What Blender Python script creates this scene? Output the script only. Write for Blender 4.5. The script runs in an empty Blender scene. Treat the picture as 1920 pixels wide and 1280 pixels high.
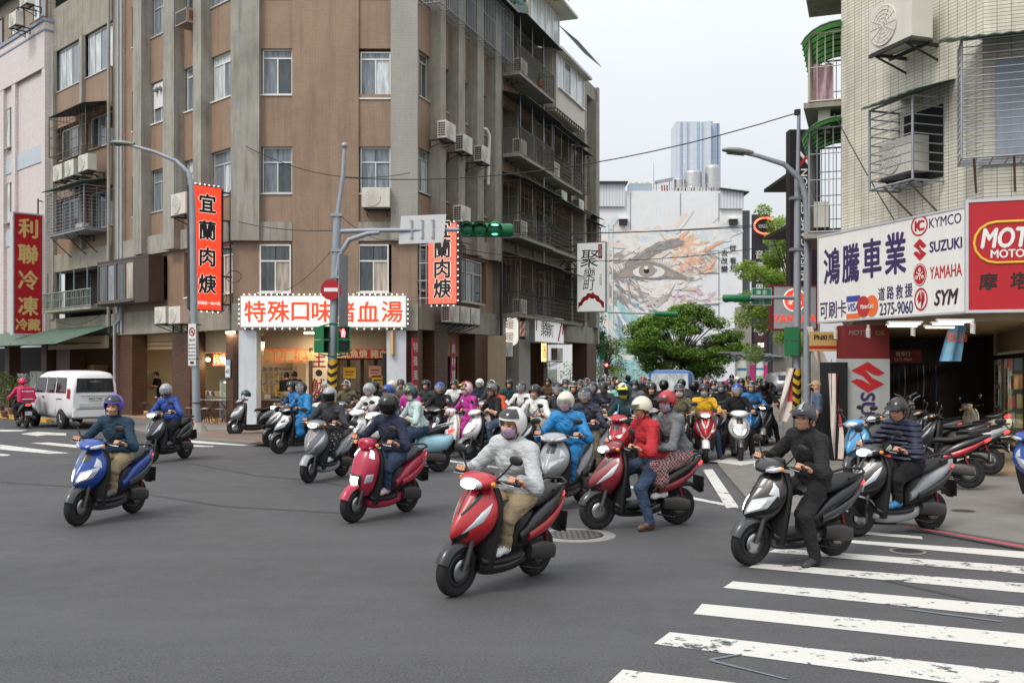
import bpy, math, random
import numpy as np
from mathutils import Matrix, Vector
sc = bpy.context.scene
col0 = sc.collection
# ------------------------------------------------------------------ camera
FPX, HOR, CAMH = 1867.0, 688.0, 1.95          # focal length in photo pixels, horizon row, eye height
cd = bpy.data.cameras.new('camera'); cam = bpy.data.objects.new('camera', cd); col0.objects.link(cam)
cam.location = (0, 0, CAMH); cam.rotation_euler = (math.radians(90), 0, 0)
cd.sensor_width = 36; cd.lens = FPX / 1920 * 36; cd.shift_y = (HOR - 640) / 1920
cd.clip_start = 0.1; cd.clip_end = 3000
sc.camera = cam
# ------------------------------------------------------------------ sky: bright overcast
w = bpy.data.worlds.new('World'); sc.world = w; w.use_nodes = True
nt = w.node_tree; nt.nodes.clear()
SUN_AZ, SUN_EL = math.radians(222), math.radians(52)      # from behind the camera, to the left
sky = nt.nodes.new('ShaderNodeTexSky'); sky.sky_type = 'NISHITA'; sky.sun_disc = False
sky.sun_elevation = SUN_EL; sky.sun_rotation = SUN_AZ; sky.dust_density = 6
b1 = nt.nodes.new('ShaderNodeBackground'); b1.inputs[1].default_value = 0.05
nt.links.new(sky.outputs[0], b1.inputs[0])
tc = nt.nodes.new('ShaderNodeTexCoord'); sx = nt.nodes.new('ShaderNodeSeparateXYZ')
nt.links.new(tc.outputs['Generated'], sx.inputs[0])
cl = nt.nodes.new('ShaderNodeClamp'); nt.links.new(sx.outputs[2], cl.inputs[0])
mr = nt.nodes.new('ShaderNodeMath'); mr.operation = 'MULTIPLY_ADD'; mr.inputs[1].default_value = 1.0; mr.inputs[2].default_value = 0.57
nt.links.new(cl.outputs[0], mr.inputs[0])                  # overcast: luminance grows with elevation
nz = nt.nodes.new('ShaderNodeTexNoise'); nz.inputs['Scale'].default_value = 1.6; nz.inputs['Detail'].default_value = 4
nt.links.new(tc.outputs['Generated'], nz.inputs['Vector'])
nm = nt.nodes.new('ShaderNodeMath'); nm.operation = 'MULTIPLY_ADD'; nm.inputs[1].default_value = 0.16; nm.inputs[2].default_value = 0.92
nt.links.new(nz.outputs[0], nm.inputs[0])
mm = nt.nodes.new('ShaderNodeMath'); mm.operation = 'MULTIPLY'; nt.links.new(mr.outputs[0], mm.inputs[0]); nt.links.new(nm.outputs[0], mm.inputs[1])
b2 = nt.nodes.new('ShaderNodeBackground'); b2.inputs[0].default_value = (0.95, 0.965, 0.975, 1)
nt.links.new(mm.outputs[0], b2.inputs[1])
ad = nt.nodes.new('ShaderNodeAddShader'); nt.links.new(b1.outputs[0], ad.inputs[0]); nt.links.new(b2.outputs[0], ad.inputs[1])
wo = nt.nodes.new('ShaderNodeOutputWorld'); nt.links.new(ad.outputs[0], wo.inputs[0])
sd = bpy.data.lights.new('sun', 'SUN'); sd.energy = 1.5; sd.angle = math.radians(14); sd.color = (1, 0.965, 0.92)
so = bpy.data.objects.new('sun', sd); col0.objects.link(so)
sdir = Vector((math.sin(SUN_AZ) * math.cos(SUN_EL), math.cos(SUN_AZ) * math.cos(SUN_EL), math.sin(SUN_EL)))
so.rotation_euler = sdir.to_track_quat('Z', 'Y').to_euler(); so.location = sdir * 60
sc.view_settings.view_transform = 'Standard'; sc.view_settings.look = 'None'
sc.view_settings.gamma = 1; sc.view_settings.exposure = 0.0; sc.view_settings.use_curve_mapping = False
sc.cycles.max_bounces = 5; sc.cycles.diffuse_bounces = 3; sc.cycles.glossy_bounces = 2; sc.cycles.transparent_max_bounces = 8; sc.cycles.sample_clamp_indirect = 6
sc.cycles.caustics_reflective = False; sc.cycles.caustics_refractive = False
# ------------------------------------------------------------------ helpers: materials
def lin(c):
 c = c / 255.0
 return c / 12.92 if c <= 0.04045 else ((c + 0.055) / 1.055) ** 2.4
def S(r, g, b): return (lin(r), lin(g), lin(b))
MATS = {}
def L(nt, a, b): nt.links.new(a, b)
def newmat(name):
 m = bpy.data.materials.new(name); m.use_nodes = True
 return m, m.node_tree, m.node_tree.nodes['Principled BSDF']
def N(nt, t, **kw):
 n = nt.nodes.new('ShaderNode' + t)
 for k, v in kw.items(): setattr(n, k, v)
 return n
def mix(nt, fac, a, b, mode='MIX'):
 n = nt.nodes.new('ShaderNodeMix'); n.data_type = 'RGBA'; n.blend_type = mode
 for s, v in ((n.inputs[0], fac), (n.inputs[6], a), (n.inputs[7], b)):
  if hasattr(v, 'is_linked') or hasattr(v, 'links'): nt.links.new(v, s)
  elif isinstance(v, (int, float)): s.default_value = v
  else: s.default_value = (*v[:3], 1)
 return n.outputs[2]
def noise(nt, vec, scale, detail=4, rough=.6):
 n = nt.nodes.new('ShaderNodeTexNoise'); n.inputs['Scale'].default_value = scale
 n.inputs['Detail'].default_value = detail; n.inputs['Roughness'].default_value = rough
 nt.links.new(vec, n.inputs['Vector']); return n.outputs[0]
def mrange(nt, v, a, b, c=0., d=1.):
 n = nt.nodes.new('ShaderNodeMapRange'); n.inputs[1].default_value = a; n.inputs[2].default_value = b
 n.inputs[3].default_value = c; n.inputs[4].default_value = d; nt.links.new(v, n.inputs[0]); return n.outputs[0]
def mapping(nt, vec, scale):
 n = nt.nodes.new('ShaderNodeMapping'); n.inputs['Scale'].default_value = scale; nt.links.new(vec, n.inputs[0]); return n.outputs[0]
def bumpn(nt, bs, h, strength, dist=.01):
 n = nt.nodes.new('ShaderNodeBump'); n.inputs['Strength'].default_value = strength; n.inputs['Distance'].default_value = dist
 nt.links.new(h, n.inputs['Height']); nt.links.new(n.outputs[0], bs.inputs['Normal'])
def mat(name, col, rough=.55, metal=0., var=.12, vs=3., bump=0., bs=60, streak=0., coat=0., spec=.5, emit=None, es=1., alpha=1., trans=0.):
 key = name
 if key in MATS: return MATS[key]
 m, nt, p = newmat(name)
 p.inputs['Roughness'].default_value = rough; p.inputs['Metallic'].default_value = metal
 p.inputs['Specular IOR Level'].default_value = spec
 if coat: p.inputs['Coat Weight'].default_value = coat; p.inputs['Coat Roughness'].default_value = .06
 p.inputs['Base Color'].default_value = (*col, 1)
 if emit: p.inputs['Emission Color'].default_value = (*emit, 1); p.inputs['Emission Strength'].default_value = es
 if alpha < 1: p.inputs['Alpha'].default_value = alpha
 if trans: p.inputs['Transmission Weight'].default_value = trans
 if var or bump or streak:
  tc = N(nt, 'TexCoord'); v = tc.outputs['Object']
  n1 = noise(nt, v, vs, 5)
  a = tuple(c * (1 - var) for c in col); b = tuple(min(1, c * (1 + var)) for c in col)
  c = mix(nt, mrange(nt, n1, .3, .7), a, b)
  if streak:
   st = noise(nt, mapping(nt, v, (5, 5, .35)), 1.3, 5, .65)
   c = mix(nt, mrange(nt, st, .48, .78, 0, streak), c, tuple(k * .35 for k in col))
   st2 = noise(nt, v, .7, 6, .7)
   c = mix(nt, mrange(nt, st2, .5, .8, 0, streak * .7), c, tuple(k * .45 for k in col))
  L(nt, c, p.inputs['Base Color'])
  r1 = mrange(nt, n1, .2, .8, max(0, rough - .07), min(1, rough + .07)); L(nt, r1, p.inputs['Roughness'])
  if bump: bumpn(nt, p, noise(nt, v, bs, 4), bump)
 MATS[key] = m; return m
def tilemat(name, col, grout, tw, th, offs=.5, mortar=.004, cv=.12, streak=.3, rough=.45, bump=.4, scol=None):
 if name in MATS: return MATS[name]
 m, nt, p = newmat(name)
 tc = N(nt, 'TexCoord'); s = N(nt, 'SeparateXYZ'); L(nt, tc.outputs['Object'], s.inputs[0])
 ad = N(nt, 'Math', operation='ADD'); L(nt, s.outputs[0], ad.inputs[0]); L(nt, s.outputs[1], ad.inputs[1])
 cb = N(nt, 'CombineXYZ'); L(nt, ad.outputs[0], cb.inputs[0]); L(nt, s.outputs[2], cb.inputs[1])
 bt = N(nt, 'TexBrick'); L(nt, cb.outputs[0], bt.inputs['Vector'])
 bt.offset = offs; bt.inputs['Scale'].default_value = 1; bt.inputs['Brick Width'].default_value = tw
 bt.inputs['Row Height'].default_value = th; bt.inputs['Mortar Size'].default_value = mortar; bt.inputs['Mortar Smooth'].default_value = .2
 bt.inputs['Color1'].default_value = (*[c * (1 - cv) for c in col], 1); bt.inputs['Color2'].default_value = (*[min(1, c * (1 + cv)) for c in col], 1)
 bt.inputs['Mortar'].default_value = (*grout, 1)
 v = tc.outputs['Object']
 dk = scol or tuple(k * .3 for k in col)
 st = noise(nt, mapping(nt, v, (4, 4, .3)), 1.1, 6, .65)
 c = mix(nt, mrange(nt, st, .47, .8, 0, streak), bt.outputs[0], dk)
 c = mix(nt, mrange(nt, noise(nt, v, .55, 6, .7), .45, .85, 0, streak), c, dk)
 L(nt, c, p.inputs['Base Color']); p.inputs['Roughness'].default_value = rough
 bumpn(nt, p, bt.outputs['Fac'], -bump, .004)
 MATS[name] = m; return m
def emis(name, col, strength):
 if name in MATS: return MATS[name]
 m, nt, p = newmat(name); p.inputs['Base Color'].default_value = (*[c * .8 for c in col], 1); p.inputs['Roughness'].default_value = .4
 p.inputs['Emission Color'].default_value = (*col, 1); p.inputs['Emission Strength'].default_value = strength
 MATS[name] = m; return m
def glassmat(name, col, rough=.06, alpha=1., spec=.6):
 if name in MATS: return MATS[name]
 m, nt, p = newmat(name); tc = N(nt, 'TexCoord')
 c = mix(nt, mrange(nt, noise(nt, mapping(nt, tc.outputs['Object'], (6, 6, .8)), 1.2, 3), .35, .65), tuple(k * .6 for k in col), tuple(min(1, k * 1.35) for k in col))
 L(nt, c, p.inputs['Base Color']); p.inputs['Roughness'].default_value = rough; p.inputs['Specular IOR Level'].default_value = spec
 if alpha < 1: p.inputs['Alpha'].default_value = alpha
 MATS[name] = m; return m
# ------------------------------------------------------------------ helpers: geometry
def ray(px, py): return Vector(((px - 960) / FPX, 1.0, (HOR - py) / FPX))
def gnd(px, py, z=0.):                       # photo point on a level surface at height z
 t = (CAMH - z) * FPX / (py - HOR); return Vector(((px - 960) / FPX * t, t, z))
def at(px, py, Y):                           # photo point at distance Y
 r = ray(px, py) * Y; return Vector((r.x, r.y, r.z + CAMH))
class Fr:                                    # a vertical wall frame: local x along the wall (to the right seen from the street), y into it, z up
 def __init__(s, ox, oy, ang):
  s.o = Vector((ox, oy, 0)); s.a = ang; s.m = Matrix.Translation(s.o) @ Matrix.Rotation(ang, 4, 'Z')
  s.u = Vector((math.cos(ang), math.sin(ang))); s.n = Vector((-math.sin(ang), math.cos(ang)))
 def x(s, px, y=0.):                      # local x where the photo column px meets the plane at depth y
  k = (px - 960) / FPX; o = Vector((s.o.x, s.o.y)) + s.n * y
  return (k * o.y - o.x) / (s.u.x - k * s.u.y)
 def z(s, px, py, y=0.):
  X = s.x(px, y); Y = s.o.y + s.n.y * y + s.u.y * X
  return CAMH + (HOR - py) / FPX * Y
 def w(s, x, y, z): return s.m @ Vector((x, y, z))
class B:
 def __init__(s): s.v = []; s.f = []; s.mi = []; s.sm = []
 def add(s, vs, fs, mi=0, smooth=False):
  o = len(s.v); s.v += [tuple(v) for v in vs]
  for f in fs: s.f.append(tuple(i + o for i in f)); s.mi.append(mi); s.sm.append(smooth)
  return s
 def box(s, x0, x1, y0, y1, z0, z1, mi=0):
  if x0 > x1: x0, x1 = x1, x0
  if y0 > y1: y0, y1 = y1, y0
  if z0 > z1: z0, z1 = z1, z0
  v = [(x0, y0, z0), (x1, y0, z0), (x1, y1, z0), (x0, y1, z0), (x0, y0, z1), (x1, y0, z1), (x1, y1, z1), (x0, y1, z1)]
  return s.add(v, [(0, 3, 2, 1), (4, 5, 6, 7), (0, 1, 5, 4), (1, 2, 6, 5), (2, 3, 7, 6), (3, 0, 4, 7)], mi)
 def tube(s, p, q, r, n=8, r2=None, mi=0, smooth=True, cap=True):
  p = Vector(p); q = Vector(q); d = (q - p)
  if d.length < 1e-6: return s
  d.normalize(); a = d.orthogonal().normalized(); b = d.cross(a); r2 = r if r2 is None else r2
  vs = []
  for c, rr in ((p, r), (q, r2)):
   for i in range(n):
    t = 2 * math.pi * i / n; vs.append(c + (a * math.cos(t) + b * math.sin(t)) * rr)
  fs = [(i, (i + 1) % n, n + (i + 1) % n, n + i) for i in range(n)]
  s.add(vs, fs, mi, smooth)
  if cap: s.add(vs, [tuple(range(n - 1, -1, -1)), tuple(range(n, 2 * n))], mi, False)
  return s
 def path(s, pts, r, n=8, mi=0, closed=False):      # swept round tube, one skin
  pts = [Vector(p) for p in pts]; m = len(pts); rr = r if isinstance(r, (list, tuple)) else [r] * m
  vs = []; prev = None
  for i, p in enumerate(pts):
   d = (pts[(i + 1) % m] - pts[i - 1]) if closed else (pts[min(i + 1, m - 1)] - pts[max(i - 1, 0)])
   d.normalize()
   if prev is None: a = d.orthogonal().normalized()
   else:
    a = prev - d * prev.dot(d)
    a = a.normalized() if a.length > 1e-5 else d.orthogonal().normalized()
   prev = a; b = d.cross(a)
   for k in range(n):
    t = 2 * math.pi * k / n; vs.append(p + (a * math.cos(t) + b * math.sin(t)) * rr[i])
  fs = []
  for i in range(m if closed else m - 1):
   j = (i + 1) % m
   for k in range(n): fs.append((i * n + k, i * n + (k + 1) % n, j * n + (k + 1) % n, j * n + k))
  s.add(vs, fs, mi, True)
  if not closed: s.add(vs, [tuple(range(n - 1, -1, -1)), tuple(range((m - 1) * n, m * n))], mi, False)
  return s
 def lathe(s, prof, n=20, axis='Z', c=(0, 0, 0), mi=0, smooth=True):   # prof: (radius, height)
  vs = []; c = Vector(c)
  for r, h in prof:
   for i in range(n):
    t = 2 * math.pi * i / n; a, b = r * math.cos(t), r * math.sin(t)
    vs.append(c + Vector({'Z': (a, b, h), 'Y': (a, h, b), 'X': (h, a, b)}[axis]))
  fs = []
  for j in range(len(prof) - 1):
   for i in range(n): fs.append((j * n + i, j * n + (i + 1) % n, (j + 1) * n + (i + 1) % n, (j + 1) * n + i))
  if axis == 'Y': fs = [f[::-1] for f in fs]
  s.add(vs, fs, mi, smooth)
  e = [tuple(range(n - 1, -1, -1)), tuple(range((len(prof) - 1) * n, len(prof) * n))]
  if axis == 'Y': e = [f[::-1] for f in e]
  s.add(vs, e, mi, False); return s
 def prism(s, poly, y0, y1, mi=0):                  # polygon in x,z (counter-clockwise seen from -y) pushed along y
  n = len(poly); vs = [(x, y0, z) for x, z in poly] + [(x, y1, z) for x, z in poly]
  fs = [tuple(range(n)), tuple(range(2 * n - 1, n - 1, -1))] + [(i, i + n, (i + 1) % n + n, (i + 1) % n) for i in range(n)]
  return s.add(vs, fs, mi)
 def slab(s, poly, z0, z1, mi=0):                   # polygon in x,y (counter-clockwise from above)
  n = len(poly); vs = [(x, y, z1) for x, y in poly] + [(x, y, z0) for x, y in poly]
  fs = [tuple(range(n)), tuple(range(2 * n - 1, n - 1, -1))] + [(i, i + n, (i + 1) % n + n, (i + 1) % n) for i in range(n)]
  return s.add(vs, fs, mi)
 def grid(s, rows, mi=0, smooth=True, close_u=False, close_v=False):
  nr, nc = len(rows), len(rows[0]); vs = [p for r in rows for p in r]; fs = []
  for j in range(nr if close_v else nr - 1):
   for i in range(nc if close_u else nc - 1):
    a = j * nc + i; b = j * nc + (i + 1) % nc; c = ((j + 1) % nr) * nc + (i + 1) % nc; d = ((j + 1) % nr) * nc + i
    fs.append((a, b, c, d))
  return s.add(vs, fs, mi, smooth)
 def ball(s, c, r, n=12, m=8, mi=0, sq=(1, 1, 1)):
  c = Vector(c); rows = []
  for j in range(m + 1):
   ph = math.pi * j / m - math.pi / 2
   rows.append([c + Vector((math.cos(ph) * math.cos(2 * math.pi * i / n) * r * sq[0], math.cos(ph) * math.sin(2 * math.pi * i / n) * r * sq[1], math.sin(ph) * r * sq[2])) for i in range(n)])
  return s.grid(rows, mi, True, close_u=True)
 def mesh(s, name, mats):
  me = bpy.data.meshes.new(name); me.from_pydata(s.v, [], s.f); me.validate()
  mats = mats if isinstance(mats, (list, tuple)) else [mats]
  for m in mats: me.materials.append(m)
  if len(me.polygons) == len(s.f):
   me.polygons.foreach_set('material_index', s.mi); me.polygons.foreach_set('use_smooth', s.sm)
  me.update(); return me
 def build(s, name, mats, parent=None, matrix=None, **tags):
  return link(name, s.mesh(name, mats), parent, matrix, **tags)
def link(name, me, parent=None, matrix=None, label=None, cat=None, group=None, kind=None):
 o = bpy.data.objects.new(name, me); col0.objects.link(o)
 if matrix is not None: o.matrix_basis = matrix
 if parent is not None: o.parent = parent
 if label: o['label'] = label
 if cat: o['category'] = cat
 if group: o['group'] = group
 if kind: o['kind'] = kind
 return o
def thing(name, label, cat, matrix=None, group=None):
 return link(name, None, None, matrix, label, cat, group)
def copy_tree(o, parent=None, matrix=None, label=None, swap=None):
 c = o.copy(); col0.objects.link(c); c.parent = parent
 if matrix is not None: c.matrix_basis = matrix
 if label: c['label'] = label
 if swap:
  for sl in c.material_slots:
   nm = sl.material.name if sl.material else ''
   if nm in swap: sl.link = 'OBJECT'; sl.material = swap[nm]
 for ch in o.children: copy_tree(ch, c, None, None, swap)
 return c
TXT = {}
def textmesh(s, size=1., bold=0., depth=.004, shear=0., spacing=1., sx=1., align='CENTER', fit=None):
 key = (s, size, bold, depth, shear, spacing, sx, align, fit)
 if key in TXT: return TXT[key]
 c = bpy.data.curves.new('t', 'FONT'); c.body = s; c.size = size; c.extrude = depth / 2; c.shear = shear; c.space_character = spacing
 c.align_x = align; c.align_y = 'CENTER'; c.resolution_u = 3
 o = bpy.data.objects.new('t', c); m0 = bpy.data.meshes.new_from_object(o)
 bpy.data.objects.remove(o); bpy.data.curves.remove(c)
 # turned to stand upright (local x right, z up), facing -y ; centred on the ink box
 n = len(m0.vertices); a = np.empty(n * 3); m0.vertices.foreach_get('co', a); a = a.reshape(-1, 3)
 cx = (a[:, 0].min() + a[:, 0].max()) / 2; cy = (a[:, 1].min() + a[:, 1].max()) / 2
 b = np.stack([(a[:, 0] - cx) * sx, -a[:, 2], a[:, 1] - cy], 1)
 if fit: b[:, 0] *= fit[0] / (b[:, 0].max() - b[:, 0].min()); b[:, 2] *= fit[1] / (b[:, 2].max() - b[:, 2].min())
 fs = [tuple(p.vertices) for p in m0.polygons]; bpy.data.meshes.remove(m0); k = max(0., bold) * size
 V = []; Fc = []
 for q, (dx, dz) in enumerate([(0, 0)] + ([(k, 0), (-k, 0), (0, k), (0, -k)] if k > 0 else [])):     # heavier weights: staggered copies
  V += [(x + dx, y + .0006 * q, z + dz) for x, y, z in b]; Fc += [tuple(i + n * q for i in f) for f in fs]
 me = bpy.data.meshes.new('lettering'); me.from_pydata(V, [], Fc); me.update()
 TXT[key] = me; return me
def text(s, parent, x, z, y, size, m, name='lettering', rot=0., F=None, **kw):
 me = textmesh(s, size, **kw).copy(); me.materials.append(m)
 mt = Matrix.Translation((x, y, z)) @ Matrix.Rotation(rot, 4, 'Y')
 return link(name, me, parent, mt)
rnd = random.Random(7)
# ================================================================== materials shared by the setting
m_conc = mat('grey_concrete', S(154, 152, 143), .85, var=.16, vs=1.2, bump=.25, bs=30, streak=.8)
m_concd = mat('weathered_concrete', S(150, 146, 134), .85, var=.18, vs=1.5, bump=.25, bs=30, streak=.6)
m_brown = tilemat('brown_mosaic_tile', S(150, 126, 105), S(134, 112, 93), .095, .045, 0, .004, .05, .5, .6)
m_brick = tilemat('brown_brick_tile', S(90, 60, 43), S(54, 39, 30), .22, .06, .5, .007, .2, .3, .5)
m_pink = tilemat('pale_pink_tile', S(216, 208, 206), S(150, 132, 130), .24, .062, 0, .006, .05, .18, .4, scol=S(170, 140, 110))
m_pinkb = tilemat('blue_band_tile', S(190, 203, 212), S(140, 140, 145), .24, .062, 0, .006, .05, .15, .4)
m_cream = tilemat('cream_wall_tile', S(214, 211, 196), S(122, 118, 106), .23, .066, 0, .006, .06, .42, .45, scol=S(86, 74, 60))
m_alu = mat('aluminium_frame', S(196, 198, 198), .4, .4, var=.06)
m_tanfr = mat('tan_window_frame', S(186, 176, 160), .45, .1, var=.06)
m_whitef = mat('white_window_frame', S(222, 222, 216), .4, var=.05)
m_steel = mat('galvanised_steel', S(150, 155, 160), .5, .5, var=.12, vs=6, streak=.2)
m_darkst = mat('dark_steel', S(52, 50, 48), .6, .3, var=.2)
m_rust = mat('rusty_bars', S(112, 94, 80), .75, .2, var=.3, vs=9)
m_greenaw = mat('green_corrugated_sheet', S(86, 108, 94), .5, var=.2, vs=2, streak=.4)
m_darkaw = mat('dark_awning_sheet', S(62, 68, 64), .6, var=.2, streak=.4)
m_gdark = glassmat('dark_glass', S(70, 78, 84))
m_gmid = glassmat('grey_glass', S(120, 130, 138))
m_gpale = glassmat('pale_frosted_glass', S(196, 204, 208), .25)
m_gcurt = glassmat('curtained_glass', S(170, 160, 146), .12)
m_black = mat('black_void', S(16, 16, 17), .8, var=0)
m_white = mat('white_paint', S(222, 222, 218), .5, var=.05, streak=.12)
m_pvc = mat('grey_drain_pipe', S(168, 172, 176), .5, var=.08, streak=.2)
m_dwire = mat('black_cable', S(22, 22, 24), .6, var=0)
# ================================================================== ground
def asphalt():
 m, nt, p = newmat('asphalt'); tc = N(nt, 'TexCoord'); v = tc.outputs['Object']
 big = noise(nt, v, .22, 5, .6); mid = noise(nt, v, 2.2, 5, .7); fine = noise(nt, v, 48, 6, .85)
 c = mix(nt, mrange(nt, big, .3, .7), S(64, 66, 69), S(75, 76, 79))
 c = mix(nt, mrange(nt, mid, .35, .75, 0, .5), c, S(58, 59, 61))
 c = mix(nt, mrange(nt, fine, .36, .64), mix(nt, .6, c, S(30, 30, 32)), mix(nt, .2, c, S(150, 150, 149)))
 vo = N(nt, 'TexVoronoi', feature='DISTANCE_TO_EDGE'); vo.inputs['Scale'].default_value = .21
 wv = N(nt, 'Vector' + 'Math', operation='ADD'); L(nt, v, wv.inputs[0])
 ns = N(nt, 'TexNoise'); ns.inputs['Scale'].default_value = 1.1; ns.inputs['Detail'].default_value = 6; L(nt, v, ns.inputs['Vector']); L(nt, ns.outputs[1], wv.inputs[1])
 L(nt, wv.outputs[0], vo.inputs['Vector'])
 crack = mrange(nt, vo.outputs[0], .0, .006, 1, 0)
 msk = mrange(nt, noise(nt, v, .5, 3), .58, .66)
 mu = N(nt, 'Math', operation='MULTIPLY'); L(nt, crack, mu.inputs[0]); L(nt, msk, mu.inputs[1])
 c = mix(nt, .0, c, S(40, 40, 42))
 lane = mrange(nt, noise(nt, mapping(nt, v, (.12, .9, 1)), 1.0, 4, .6), .45, .6, 0, .35); c = mix(nt, lane, c, S(86, 87, 89))
 oil = mrange(nt, noise(nt, mapping(nt, v, (.5, .18, 1)), 1.0, 5, .7), .55, .8, 0, .4)
 c = mix(nt, oil, c, S(52, 52, 54))
 L(nt, c, p.inputs['Base Color']); L(nt, mrange(nt, mid, .3, .7, .62, .85), p.inputs['Roughness'])
 p.inputs['Specular IOR Level'].default_value = .35
 bumpn(nt, p, fine, .55, .006); return m
m_asph = asphalt()
def paint(name, col, wear=.5):
 m, nt, p = newmat(name); tc = N(nt, 'TexCoord'); v = tc.outputs['Object']
 n = noise(nt, v, 7, 8, .75); n2 = noise(nt, v, .8, 3)
 ad = N(nt, 'Math', operation='MULTIPLY_ADD'); L(nt, n2, ad.inputs[0]); ad.inputs[1].default_value = .55; L(nt, n, ad.inputs[2])
 f = mrange(nt, ad.outputs[0], .76 + (1 - wear) * .12, .80 + (1 - wear) * .12)
 c = mix(nt, mrange(nt, noise(nt, v, 60, 3), .3, .7), tuple(k * .86 for k in col), col)
 c = mix(nt, f, c, S(72, 72, 73)); L(nt, c, p.inputs['Base Color']); p.inputs['Roughness'].default_value = .65
 bumpn(nt, p, noise(nt, v, 130, 3), .4, .004); return m
m_line = paint('worn_white_road_paint', S(202, 202, 196), .22)
m_linered = paint('worn_red_road_paint', S(176, 76, 88), .7)
m_lineyel = mat('yellow_kerb_paint', S(206, 158, 60), .7, var=.2, vs=4, streak=.3)
m_pave = mat('concrete_paving', S(112, 110, 105), .85, var=.16, vs=1.4, bump=.3, bs=40)
m_paveb = tilemat('reddish_paving_block', S(118, 102, 90), S(84, 76, 70), .2, .1, .5, .006, .14, .3, .8)
m_tanfl = mat('tan_arcade_floor', S(150, 126, 96), .6, var=.15, vs=2, bump=.1)
BT = {}
B().add([(-300, -6, 0), (300, -6, 0), (300, 900, 0), (-300, 900, 0)], [(0, 1, 2, 3)]).build('road', m_asph, kind='structure', label='grey worn asphalt roadway of the junction')
FC = Fr(-9.244, 33.0, 0.0)                       # chamfered front of the corner building
FL = Fr(-9.244, 33.0, math.radians(-44.4))       # its left front, along the left street (local x negative going left)
FR = Fr(-3.129, 33.0, math.radians(70.26))       # its right front, along the street with the crowd
def W2(v): return (v.x, v.y)
pl = [W2(FL.w(-60, -3.4, 0)), W2(FL.w(-3, -3.3, 0)), W2(gnd(345, 824)), W2(gnd(460, 833)), W2(gnd(580, 838)), W2(gnd(740, 826)), W2(FR.w(1, -1.3, 0)), W2(FR.w(40, -1.3, 0)), W2(FR.w(40, 10, 0)), W2(FL.w(-60, 10, 0))]
pv = B().slab(pl, -.1, .06).build('pavement', m_pave, kind='structure')
B().slab([W2(FL.w(-60, -3.56, 0)), W2(FL.w(-6.5, -3.56, 0)), W2(FL.w(-6.5, -3.37, 0)), W2(FL.w(-60, -3.37, 0))], -.1, .13).build('kerb', m_lineyel, pv)
B().slab([W2(gnd(372, 818, .064)), W2(gnd(470, 826, .064)), W2(gnd(590, 832, .064)), W2(gnd(650, 812, .064)), W2(gnd(400, 806, .064))], .05, .064).build('paving_blocks', m_paveb, pv)
pr = [W2(gnd(1398, 800)), W2(gnd(1345, 872)), W2(gnd(1418, 958)), W2(gnd(1560, 972)), W2(gnd(1700, 985)), W2(gnd(1920, 1024)), W2(gnd(2500, 1130)), (20, 11), (24, 60), (14.5, 60)]
pvr = B().slab(pr, -.1, .035).build('pavement', m_pave, kind='structure')
# road markings: flat painted sheets
def mark(name, pts, m, z=.004, parent=None):
 return B().add([gnd(x, y, z) for x, y in pts], [tuple(range(len(pts)))]).build(name, m, parent)
zb = link('crosswalk', None, kind='structure')
for k, (a, b, c, d) in enumerate([((1140, 1280), (1168, 1254), (1420, 1284), (1420, 1300)), ((1226, 1206), (1256, 1184), (1990, 1268), (1990, 1306)), ((1300, 1150), (1316, 1131), (1990, 1194), (1990, 1222)), ((1356, 1101), (1374, 1089), (1990, 1142), (1990, 1165)), ((1404, 1063), (1420, 1055), (1990, 1098), (1990, 1117)), ((1441, 1034), (1456, 1027), (1990, 1066), (1990, 1081)), ((1560, 1014), (1600, 1012), (1990, 1038), (1990, 1052)), ((1610, 1000), (1622, 996), (1728, 1005), (1730, 1010))]):
 mark('stripe', (a, d, c, b), m_line, .004, zb)
zl = link('crosswalk', None, kind='structure')
for p in ([(0, 842), (92, 850), (131, 849), (0, 833)], [(57, 830), (172, 842), (190, 838), (92, 829)], [(0, 855), (14, 854), (20, 852), (0, 850)], [(345, 829), (455, 835), (466, 834), (348, 824)], [(345, 836), (396, 838), (404, 836), (348, 833)], [(0, 809), (40, 808), (52, 806), (0, 805)]):
 mark('stripe', p, m_line, .004, zl)
mk = link('road_marking', None, kind='structure')
mark('painted_arrow', [(38, 813), (70, 809), (124, 812), (124, 816), (86, 815), (70, 817)], m_line, .004, mk)
mark('stop_line', [(832, 864), (1109, 901), (1300, 936), (1384, 952), (1384, 948), (1300, 931.5), (1109, 897.5), (836, 861)], m_line, .004, mk)
mark('painted_line', [(1318, 880), (1362, 952), (1385, 950), (1336, 879)], m_line, .008, mk)
mark('painted_line', [(1330, 864), (1390, 872), (1470, 858), (1400, 853)], m_line, .039, mk)
mark('painted_line', [(1430, 790), (1444, 772), (1470, 772), (1470, 790)], m_line, .008, mk)
mark('painted_line', [(1690, 987), (1760, 997), (1920, 1026), (1920, 1022), (1765, 995), (1700, 985.5)], m_linered, .042, mk)
mark('painted_line', [(1412, 905), (1450, 868), (1462, 868), (1436, 910)], m_linered, .041, mk)
for p in ([(1700, 1142), (1705, 1140), (1880, 1163), (1876, 1165)], [(1326, 1238), (1332, 1233), (1392, 1224), (1392, 1226)], [(1330, 1238), (1338, 1236), (1480, 1272), (1470, 1272)]): mark('chalk_mark', p, mat('blue_chalk', S(104, 112, 120), .9, var=.2), .006, mk)
m_seam = mat('tar_seam', S(54, 55, 57), .7, var=.2, vs=8)
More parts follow.
